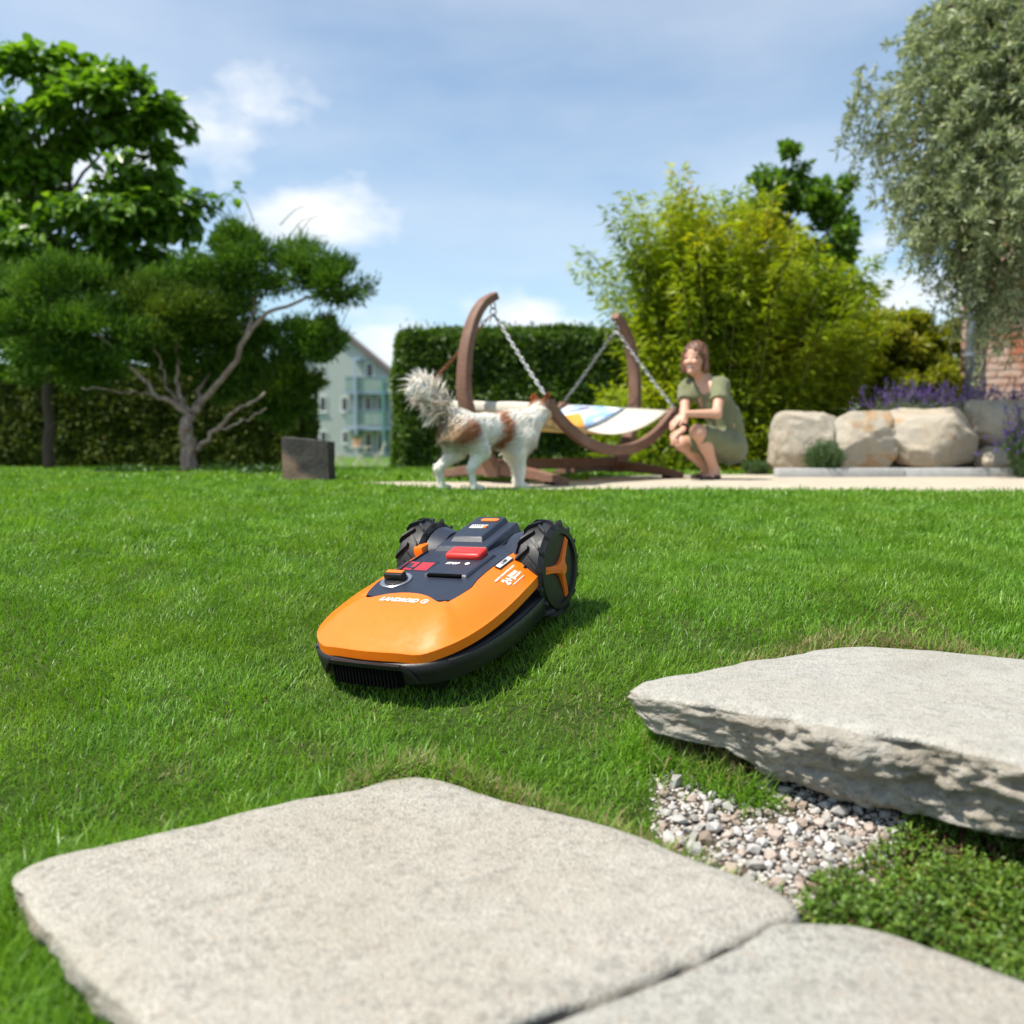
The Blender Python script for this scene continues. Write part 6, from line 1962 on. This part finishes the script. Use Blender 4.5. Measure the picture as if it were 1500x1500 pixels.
# ---------------------------------------------------------------- planting bed, boulders, kerb
t = NT('bed_soil')
c = t.mix(t.rng(t.noise(30, 4, .6), .3, .7), (.055, .040, .028), (.11, .085, .06)); t.bump(t.noise(90, 3), .6, .02)
M_BED = t.done(c, .95, .1)
xs_ = np.linspace(2.35, 7.5, 60); ys_ = np.linspace(7.32, 9.6, 26)
X, Y = np.meshgrid(xs_, ys_)
rise = np.clip((Y - 7.35) / .35, 0, 1) * np.clip((X - 2.35) / .5, 0, 1)
Z = ground_z(X, Y) - .03 + .42 * rise ** .7 + vnoise(np.stack([X, Y, 0 * X], -1).reshape(-1, 3), 3, 4, 3).reshape(X.shape) * .03
idx = np.arange(60 * 26).reshape(26, 60)
o = np_mesh('planting_bed', np.stack([X, Y, Z], -1).reshape(-1, 3), np.stack([idx[:-1, :-1], idx[:-1, 1:], idx[1:, 1:], idx[1:, :-1]], -1).reshape(-1, 4), M_BED, None, True)
tag(o, 'raised planting bed held by the boulders', kind='structure')
t = NT('sandstone_boulder')
n1 = t.noise(3.2, 5, .6); n2 = t.noise(26, 5, .65); n3 = t.noise(1.9, 4, .55, None, 1.0)
c = t.mix(t.rng(n2, .3, .7), (.37, .315, .24), (.47, .41, .325)); c = t.mix(t.rng(n1, .45, .62, 0, .7), c, (.42, .385, .325))
c = t.mix(t.rng(n3, .60, .66, 0, .7), c, (.40, .24, .11)); c = t.mix(t.rng(t.noise(7, 5, .65), .62, .72, 0, .6), c, (.22, .175, .13))
t.bump(t.math('ADD', n2, t.noise(120, 3)), .6, .015)
M_BOUL = t.done(c, .9, .2)
def boulder(x0, x1, y0, y1, d, dep, seed, label, skew=0.0, p=3.4, mat=M_BOUL, name='boulder', cuts=14, rnd=.034, sink=.0):
    a, b = at(x0, y1, d), at(x1, y0, d)
    w, h = b.x - a.x, b.z - a.z
    rg = np.random.default_rng(seed)
    bm = bmesh.new(); bmesh.ops.create_icosphere(bm, subdivisions=5, radius=1.0)
    P = np.array([v.co[:] for v in bm.verts])
    k = (np.abs(P) ** p).sum(1) ** (-1 / p); Q = P * k[:, None]
    for _ in range(cuts):
        n = rg.normal(size=3); n[1] -= .5; n /= np.linalg.norm(n); dd = rg.uniform(.84, 1.06)
        ex = Q @ n - dd; Q = Q - np.where(ex > 0, ex * .9, 0)[:, None] * n
    Q[:, 0] += skew * Q[:, 2]
    Q = Q * np.array([w / 2, dep / 2, h / 2])
    Q += unit(P) * (vnoise(Q + seed, 3.5, seed, 4, .55) * rnd + vnoise(Q * [1, 1, 1.6] + seed, 14, seed + 1, 4, .6) * .016)[:, None]
    for v, q in zip(bm.verts, Q): v.co = q
    me = bpy.data.meshes.new(name); bm.to_mesh(me); bm.free()
    o = link(name, me, mat, None, True); sharp(o, 24); o.location = ((a.x + b.x) / 2, d + dep / 2, (a.z + b.z) / 2 - sink)
    tag(o, label, 'boulder' if name == 'boulder' else 'stone', 'sandstone boulders of the retaining wall' if name == 'boulder' else None)
    return o
boulder(1148, 1246, 601, 690, 7.22, .55, 1, 'squarish sandstone boulder at the path end of the boulder row', .04, 8)
boulder(1222, 1330, 600, 691, 7.20, .55, 2, 'sandstone boulder with orange brown stain behind the small lavender bush', .12, 7)
boulder(1278, 1372, 596, 664, 7.48, .5, 13, 'slanting pale boulder wedged behind the big round boulder', .30, 5)
boulder(1308, 1456, 593, 692, 7.16, .62, 4, 'big rounded pale sandstone boulder in the middle of the boulder row', -.04, 3.6)
boulder(1438, 1530, 584, 658, 7.25, .5, 5, 'streaked sandstone boulder lying on top of a smaller one', .05, 6)
boulder(1446, 1520, 652, 692, 7.18, .45, 6, 'small sandstone boulder under the streaked boulder', .0, 4)
boulder(1515, 1660, 596, 692, 7.2, .6, 8, 'broad sandstone boulder past the streaked boulder', .05, 3.0)
t = NT('grey_concrete'); c = t.mix(t.rng(t.noise(18, 5, .65), .3, .7), (.33, .33, .33), (.43, .43, .43)); t.bump(t.noise(160, 3), .3, .004); M_CONC = t.done(c, .85, .25)
kx0 = at(1140, 700, 6.92).x
kroot = empty('kerb', (kx0, 7.0, gz(kx0, 7.0))); tag(kroot, 'low grey concrete kerb along the foot of the boulders', 'kerb')
for k in range(5):
    mb = MB(); mb.box((.5 + k * 1.0 - .002 * k, 0, .03), (.992, .13, .09), None, .008); sharp(mb.build('kerb_stone', M_CONC, kroot), 30)

# lavender
M_LAV = leafmat('lavender_leaf', [(0, (.07, .095, .06)), (.5, (.13, .165, .10)), (1, (.20, .235, .155))], .2, (1.2, 1.3, .8), 4)
M_LAVF = leafmat('lavender_flower', [(0, (.07, .035, .16)), (.5, (.13, .07, .28)), (1, (.22, .14, .38))], .2, (1.2, 1, 1.3), 5)
M_GRN = leafmat('rosemary_leaf', [(0, (.03, .06, .02)), (.5, (.07, .13, .04)), (1, (.12, .19, .06))], .2, (1.2, 1.3, .7), 4)
def herb_bush(name, base, rx, h, nst, label, leafm, flowers, spike=.045, group=None, wild=.3, kind='lavender'):
    root = empty(name, base); tag(root, label, kind, group)
    Pl, Dl, Fp, Fd = [], [], [], []
    mb = MB()
    for k in range(nst):
        a = RNG.uniform(0, 2 * PI); r = math.sqrt(RNG.random())
        o2 = np.array([math.cos(a), math.sin(a), 0]) * r
        p0 = o2 * rx * .55; hh = h * RNG.uniform(.62, 1.0) * (1 - .3 * r * r); p1 = o2 * rx * 1.05 + np.array([0, 0, hh])
        p1[:2] += RNG.normal(size=2) * .02
        n = 26; q = RNG.random(n) ** .8
        P = p0 + (p1 - p0) * q[:, None] + RNG.normal(size=(n, 3)) * .008
        Pl.append(P); Dl.append(unit(p1 - p0) + RNG.normal(size=(n, 3)) * .55)
        if flowers and RNG.random() < flowers:
            tip = p1 + unit(p1 - p0 + RNG.normal(size=3) * wild * h) * RNG.uniform(.05, .20)
            mb.tube([Vector(tuple(p1)), Vector(tuple((p1 + tip) / 2)), Vector(tuple(tip))], .0016, 4)
            m = 16; q = RNG.random(m); d = unit(tip - p1)
            Fp.append(tip + d * (q[:, None] * spike) + RNG.normal(size=(m, 3)) * .004); Fd.append(d * .6 + RNG.normal(size=(m, 3)) * .7)
    P = np.concatenate(Pl); n = len(P)
    V, F = leaf_arrays(P, np.concatenate(Dl), rand_unit(n), .036, .006, .1)
    o = np_mesh('foliage', V, F, leafm, root); o['kind'] = 'stuff'
    if Fp:
        o = mb.build('stems', leafm, root, fix=False); o['kind'] = 'stuff'
        P = np.concatenate(Fp); n = len(P); V, F = leaf_arrays(P, np.concatenate(Fd), rand_unit(n), .015, .010, .1)
        o = np_mesh('flowers', V, F, M_LAVF, root); o['kind'] = 'stuff'
    return root
for i, (px, dd) in enumerate(((1312, 7.95), (1362, 8.05), (1412, 7.95), (1462, 8.0), (1515, 7.95), (1570, 8.0))):
    b_ = at(px, 610, dd); b_.z = CZ - .262 + .37
    herb_bush('lavender_bush', b_, .22, .27, 420, 'grey green lavender bush with violet flowers ' + ['at the bamboo end of the row', 'above the slanting pale boulder', 'above the big rounded boulder, before the drain pipe', 'just behind the streaked boulder', 'past the streaked boulder, under the weeping tree', 'last in the row, beyond the weeping tree'][i], M_LAV, .2, group='lavender row above the boulders')
b_ = at(1206, 690, 7.05); b_.z = gz(b_.x, b_.y)
herb_bush('lavender_bush', b_, .135, .31, 300, 'small green lavender bush without flowers in front of the stained boulder', M_GRN, 0)
b_ = at(1508, 692, 6.72); b_.z = gz(b_.x, b_.y)
herb_bush('lavender_bush', b_, .16, .44, 260, 'loose tall lavender bush with faded flowers in front of the kerb', M_GRN, .5, wild=.5)
b_ = at(1108, 690, 7.75); b_.z = gz(b_.x, b_.y)
herb_bush('low_herb', b_, .12, .12, 120, 'low green herb on the sand behind the crouching person', M_GRN, 0, kind='plant')

# ---------------------------------------------------------------- brick house corner at the right
bx0, by0 = at(1403, 600, 9.6).x, 9.6
brh = empty('brick_house', (bx0, by0, .25), (0, 0, R(-29))); tag(brh, 'corner of an old brick house with whitewash worn off the red bricks', 'house')
t = NT('mortar'); M_MORT = t.done(t.mix(t.rng(t.noise(20, 4), .3, .7), (.42, .37, .32), (.55, .50, .44)), .95, .1)
t = NT('old_brick'); oi = t.n.new('ShaderNodeObjectInfo')
c = t.ramp(oi.outputs['Random'], [(0, (.30, .085, .045)), (.35, (.42, .13, .07)), (.7, (.50, .19, .11)), (1, (.40, .22, .15))])
white = t.math('ADD', t.math('MULTIPLY', t.noise(2.6, 4, .6), .8), t.math('MULTIPLY', t.noise(14, 5, .7), .5))
c = t.mix(t.rng(white, .56, .68, 0, .85), c, (.60, .49, .41)); c = t.mix(t.rng(t.noise(40, 4, .6), .5, .75, 0, .4), c, (.20, .09, .06))
t.bump(t.noise(90, 4), .6, .01); M_BRICK = t.done(c, .92, .15)
Wb, Hb, Db = 2.0, 3.3, 1.2
mb = MB(); mb.box((Wb / 2 + .004, Db / 2 + .004, Hb / 2), (Wb - .02, Db - .02, Hb)); mb.build('wall', M_MORT, brh)
mb = MB(); mb.box((0, 0, 0), (.228, .10, .066), None, .004); bm_full = mb.build('brick', M_BRICK, brh); me_full = bm_full.data; bpy.data.objects.remove(bm_full)
mb = MB(); mb.box((0, 0, 0), (.112, .10, .066), None, .004); bm_half = mb.build('brick', M_BRICK, brh); me_half = bm_half.data; bpy.data.objects.remove(bm_half)
cnt = 0
for r in range(33):
    z = .04 + r * .078
    x = .0; half_ = r % 2
    if half_:
        o = link('brick', me_half, None, brh); o.location = (.056, .046, z); x = .124
    while x + .228 < Wb - .1 and cnt < 275:
        o = link('brick', me_full, None, brh); o.location = (x + .114 + RNG.normal() * .001, .046 + RNG.normal() * .0025, z + RNG.normal() * .0008); o.rotation_euler = (0, 0, RNG.normal() * .006); x += .240; cnt += 1
mb = MB(); mb.box((Wb / 2 - .1, Db / 2, Hb + .06), (Wb + .3, Db + .4, .12)); mb.build('eaves', M_WOOD, brh)
# downpipe
dp = empty('drain_pipe', (at(1418, 600, 9.45).x, 9.45, .30)); tag(dp, 'blue grey metal drain pipe running down the brick house corner', 'drain pipe')
M_ZINC = plain('zinc_pipe', (.26, .30, .36), .45, .5, metal=.35, var=.1)
mb = MB(); mb.tube([(0, 0, 0), (0, 0, 1.6), (0, 0, 3.2)], .048, 16); mb.build('pipe', M_ZINC, dp, True)
for z in (.9, 2.3):
    mb = MB(); mb.lathe([(.049, -.02), (.056, -.02), (.056, .02), (.049, .02)], (0, 0, z), 16); mb.box((0, .07, z), (.03, .06, .03)); mb.build('clamp', M_ZINC, dp, False)

# ---------------------------------------------------------------- stone stele and ground plants by the juniper
t = NT('dark_basalt'); n1 = t.noise(5, 5, .6); n2 = t.noise(40, 4, .65)
c = t.mix(t.rng(n2, .3, .7), (.050, .045, .040), (.085, .078, .068))
sz = t.n.new('ShaderNodeSeparateXYZ'); t.l.new(t.tc.outputs['Object'], sz.inputs[0])
brown_patch = t.rng(t.math('ADD', t.math('MULTIPLY', n1, .30), t.math('MULTIPLY', t.math('ADD', sz.outputs[2], t.math('MULTIPLY', t.math('ADD', sz.outputs[0], .05), .9)), -1.0)), -.02, .05, 0, .8)  # lighter lower-left patch: sunlight put into the stone's colour
c = t.mix(brown_patch, c, (.30, .20, .14)); t.bump(n2, .5, .01); M_BAS = t.done(c, .85, .25)
sd_ = 6.0; a_ = at(414, 712, sd_); b2 = at(480, 638, sd_)
st_o = empty('stone_block', ((a_.x + b2.x) / 2, sd_ + .13, gz(a_.x, sd_)))
bpy.data.objects.remove(st_o)
w = b2.x - a_.x; zt_ = b2.z - gz(a_.x, sd_)
mb = MB(); bm = bmesh.new(); bmesh.ops.create_cube(bm, size=1.0); bmesh.ops.subdivide_edges(bm, edges=bm.edges[:], cuts=14, use_grid_fill=True)
P = np.array([v.co[:] for v in bm.verts]); Q = P * [w, .24, zt_] + [0, 0, zt_ / 2]
Q[:, 2] += np.where(P[:, 2] > 0, -(P[:, 0] + .5) * .030, 0) * (P[:, 2] + .5); Q[:, 0] += -.008 * P[:, 2]
Q += unit(P) * (vnoise(Q, 9, 3, 4) * .010)[:, None]
for v, q in zip(bm.verts, Q): v.co = q
me = bpy.data.meshes.new('stone_block'); bm.to_mesh(me); bm.free()
o = link('stone_block', me, M_BAS, None, False); o.location = ((a_.x + b2.x) / 2, sd_ + .12, gz(a_.x, sd_) - .01); sharp(o, 50)
tag(o, 'upright dark square stone block with painted sunlit patch beside the juniper', 'stone')
M_IVY = leafmat('ivy_leaf', [(0, (.02, .05, .01)), (.5, (.05, .11, .02)), (1, (.10, .18, .03))], .25, (1.4, 1.5, .6), 5)
for i, (px, py, rx, nn, lb) in enumerate(((188, 702, .28, 500, 'low ivy patch left of the juniper trunk'), (335, 696, .38, 900, 'ivy patch at the foot of the juniper trunk'), (396, 690, .26, 700, 'ivy growing against the dark stone block'))):
    b_ = at(px, py, [8.0, 8.5, 7.5][i]); b_.z = gz(b_.x, b_.y)
    a = RNG.uniform(0, 2 * PI, nn); r = np.sqrt(RNG.random(nn))
    P = np.stack([rx * r * np.cos(a), .25 * r * np.sin(a), .10 * RNG.random(nn) * (1 - .7 * r)], 1)
    V, F = leaf_arrays(P, rand_unit(nn) + [0, -.2, .3], rand_unit(nn) + [0, 0, 1.2], .045 * (.6 + .7 * RNG.random(nn)), .032, .15)
    o = np_mesh('ivy_patch', V, F, M_IVY); o.location = b_; tag(o, lb, 'ivy', 'ivy patches round the juniper', None)
# bare earth mulch under the juniper
mb = MB(); rr = []
pts = [(jb.x + .05 + .55 * math.cos(a) * (1 + .15 * math.sin(3 * a)), jb.y - .35 + .32 * math.sin(a)) for a in np.linspace(0, 2 * PI, 28, endpoint=False)]
mb.add([Vector((x, y, gz(x, y) + .006)) for x, y in pts] + [Vector((jb.x, jb.y - .35, gz(jb.x, jb.y - .35) + .03))], [(i, (i + 1) % 28, 28) for i in range(28)])
t = NT('bark_mulch'); M_MUL = t.done(t.mix(t.rng(t.noise(60, 4, .7), .3, .7), (.10, .045, .025), (.24, .12, .07)), .95, .1)
o = mb.build('mulch_bed', M_MUL); tag(o, 'reddish bark mulch under the juniper', kind='structure')

# ---------------------------------------------------------------- far house
HD = 72.0
M_REND = plain('sage_render', (.40, .43, .41), .9, .2, var=.05)
M_WHITE = plain('white_frame', (.75, .76, .76), .5, .4, var=.03)
M_GLASS = plain('window_glass', (.03, .035, .045), .08, .6, var=.2)
M_ROOF = plain('roof_tile', (.14, .105, .095), .8, .3, var=.2, bump=.5, bscale=8)
M_TEAL = plain('teal_paint', (.10, .26, .25), .5, .4, var=.06)
M_BLUEP = plain('pale_blue_post', (.32, .40, .52), .5, .4, var=.05)
M_PANEL = plain('balcony_panel', (.245, .315, .295), .6, .3, var=.06)
M_TERRA = plain('red_tile', (.38, .12, .06), .8, .2, var=.2)
hx = lambda x: at(x, 600, HD).x
hz = lambda y: at(600, y, HD).z
hg = gz(hx(500), HD)
hs = empty('apartment_house', (hx(478), HD, hg)); tag(hs, 'grey green gabled apartment house with balconies beyond the garden', 'house')
ho = hs.location.copy()
def hb(name, x0, x1, y0, y1, f0, f1, mat, par=hs, bev=0.0):
    """box given by its picture edges and metres behind the facade"""
    ax_, bx_, az, bz = hx(x0), hx(x1), hz(y1), hz(y0)
    mb = MB(); mb.box(((ax_ + bx_) / 2 - ho.x, (f0 + f1) / 2, (az + bz) / 2 - ho.z), (bx_ - ax_, f1 - f0, bz - az), None, bev)
    return mb.build(name, mat, par)
ex, ez, rz_ = hx(576), hz(551), hz(470)
lx_ = 2 * hx(478) - ex
g0 = [Vector((lx_ - ho.x, 0, -.5)), Vector((ex - ho.x, 0, -.5)), Vector((ex - ho.x, 0, ez - ho.z)), Vector((hx(478) - ho.x, 0, rz_ - ho.z)), Vector((lx_ - ho.x, 0, ez - ho.z))]
mb = MB(); mb.loft([g0, [p + Vector((0, 11, 0)) for p in g0]]); mb.build('wall', M_REND, hs)
for s in (1, -1):
    e = Vector((s * (ex - ho.x + .5), 0, ez - ho.z - .42)); r = Vector((0, 0, rz_ - ho.z + .05)); up_ = Vector((0, 0, .28))
    mb = MB(); mb.loft([[e + Vector((0, -.5, 0)), r + Vector((0, -.5, 0)), r + up_ + Vector((0, -.5, 0)), e + up_ + Vector((0, -.5, 0))], [e + Vector((0, 11.5, 0)), r + Vector((0, 11.5, 0)), r + up_ + Vector((0, 11.5, 0)), e + up_ + Vector((0, 11.5, 0))]])
    rf = mb.build('roof', M_ROOF, hs)
mb = MB(); mb.box((.1, 2.0, rz_ - ho.z + .25), (.7, .7, .8)); mb.build('chimney', M_TERRA, rf)
def window(x0, x1, y0, y1, panes=1):
    wf = hb('window', x0, x1, y0, y1, -.07, .05, M_WHITE)
    wd = (x1 - x0) / panes
    for k in range(panes):
        hb('pane', x0 + wd * k + wd * .13, x0 + wd * (k + 1) - wd * .13, y0 + 1.6, y1 - 2.2, -.078, -.02, M_GLASS, wf)
    hb('sill', x0 - 1, x1 + 1, y1 - .6, y1 + .4, -.14, .02, M_WHITE, wf)
for (a, b, c_, d, p) in ((457, 479, 580, 604, 2), (500, 510, 581, 604, 1), (463, 477, 535, 554, 2), (457, 479, 631, 652, 2), (501, 509, 631, 651, 1), (395, 418, 580, 604, 2), (395, 418, 631, 652, 2), (430, 445, 580, 604, 1)):
    window(a, b, c_, d, p)
# balconies over flat dark panels, the shade of set-back walls put into colour
for (y0, y1) in ((577, 604), (630, 663)):
    hb('shade_panel', 515, 570, y0, y1, -.03, .02, plain('recess_shade', (.20, .24, .245), .9, .2), hs)
    dr = hb('balcony_door', 533, 546, y0 + 3, y1 + 0, -.08, -.02, M_WHITE); hb('pane', 535, 544, y0 + 5, y1 - 2, -.10, -.07, M_GLASS, dr)
    dr = hb('balcony_door', 551, 562, y0 + 3, y1 + 0, -.08, -.02, M_WHITE); hb('pane', 553, 560, y0 + 5, y1 - 2, -.10, -.07, M_GLASS, dr)
dr = hb('balcony_door', 536, 549, 531, 556, -.08, .02, M_WHITE); hb('pane', 538, 547, 533, 554, -.10, -.06, M_GLASS, dr)
for (y0, y1, yf) in ((555, 574, 576), (603, 624, 628)):
    fl = hb('balcony_floor', 511, 573, yf - 2, yf + 2.2, -1.7, -.04, M_BLUEP)
    for k in range(5):
        hb('balcony_panel', 512.2 + k * 12.1, 512.2 + (k + 1) * 12.1 - .5, y0, y1, -1.72, -1.66, M_PANEL, hs)
    hb('handrail', 511.5, 573, y0 - 1.2, y0 - .2, -1.76, -1.64, M_BLUEP, fl)
for (x, m, y0) in ((526.5, M_BLUEP, 530), (566, M_TEAL, 556)):
    hb('balcony_post', x - 1.6, x + 1.6, y0, 668, -1.95, -1.78, m)
hb('balcony_roof', 522, 534, 527, 530, -1.9, .02, M_BLUEP)

# ---------------------------------------------------------------- garden table, chairs, pot, white bin
M_PALEW = plain('pale_wood', (.70, .62, .50), .7, .3, var=.12)
gd = 33.0
gs = lambda px, py: at(px, py, gd)
gg_ = gz(gs(527, 680).x, gd)
tb_ = empty('garden_table', (gs(528, 680).x, gd, gg_)); tag(tb_, 'small folding wooden garden table with crossed legs far on the lawn', 'table')
mb = MB(); mb.box((0, 0, .72), (.74, .6, .035), None, .005); mb.build('table_top', M_PALEW, tb_)
for y in (-.24, .24):
    for s in (1, -1):
        mb = MB(); mb.tube([(-.26 * s, y + .02 * s, 0), (.26 * s, y + .02 * s, .70)], 1, rect=(.045, .03)); mb.build('leg', M_PALEW, tb_)
def chair(px, rz, lab):
    r_ = empty('folding_chair', (gs(px, 680).x, gd - .1, gz(gs(px, 680).x, gd - .1))); r_.rotation_euler = (0, 0, rz); tag(r_, lab, 'chair', 'folding chairs at the garden table')
    for y in (-.2, .2):
        mb = MB(); mb.tube([(.30, y, 0), (-.05, y, .44), (-.22, y, .90)], 1, rect=(.04, .025)); mb.build('leg', M_PALEW, r_)
        mb = MB(); mb.tube([(-.24, y * .85, 0), (.22, y * .85, .44)], 1, rect=(.04, .025)); mb.build('leg', M_PALEW, r_)
    for k in range(4):
        mb = MB(); mb.box((-.13 + k * .11, 0, .45), (.09, .44, .02), None, .003); mb.build('seat_slat', M_PALEW, r_)
    for k in range(3):
        mb = MB(); mb.box((-.13 - k * .035, 0, .60 + k * .1), (.02, .40, .07), None, .003); mb.build('back_slat', M_PALEW, r_)
chair(493, 0.0, 'pale wooden folding chair left of the garden table, beside the stone block')
chair(556, PI, 'pale wooden folding chair beside the hedge at the garden table')
pt = empty('flower_pot', (gs(523, 650).x, gd, gg_ + .738)); tag(pt, 'terracotta flower pot with a small plant standing on the garden table', 'flower pot')
mb = MB(); mb.lathe([(.001, 0), (.13, 0), (.19, .26), (.20, .26), (.20, .30), (.17, .30), (.17, .26), (.001, .26)], (0, 0, 0), 24); sharp(mb.build('pot', plain('terracotta', (.52, .33, .23), .85, .2, var=.1), pt))
n = 500; P = np.stack([RNG.normal(size=n) * .09, RNG.normal(size=n) * .09, .29 + .09 * RNG.random(n)], 1)
V, F = leaf_arrays(P, rand_unit(n) + [0, 0, .5], rand_unit(n), .06, .03, .1); o = np_mesh('plant', V, F, M_IVY, pt); o['kind'] = 'stuff'
wb = empty('white_bin', (gs(584, 680).x, gd - 1.0, gz(gs(584, 680).x, gd - 1))); tag(wb, 'pale grey upright bin standing by the end of the hedge', 'bin')
mb = MB(); mb.box((0, 0, .31), (.22, .24, .62), None, .02); sharp(mb.build('bin_body', plain('pale_grey', (.52, .54, .56), .6, .3), wb)); mb = MB(); mb.box((0, 0, .64), (.24, .26, .035), None, .01); sharp(mb.build('bin_lid', plain('pale_grey_lid', (.45, .47, .49), .6, .3), wb))
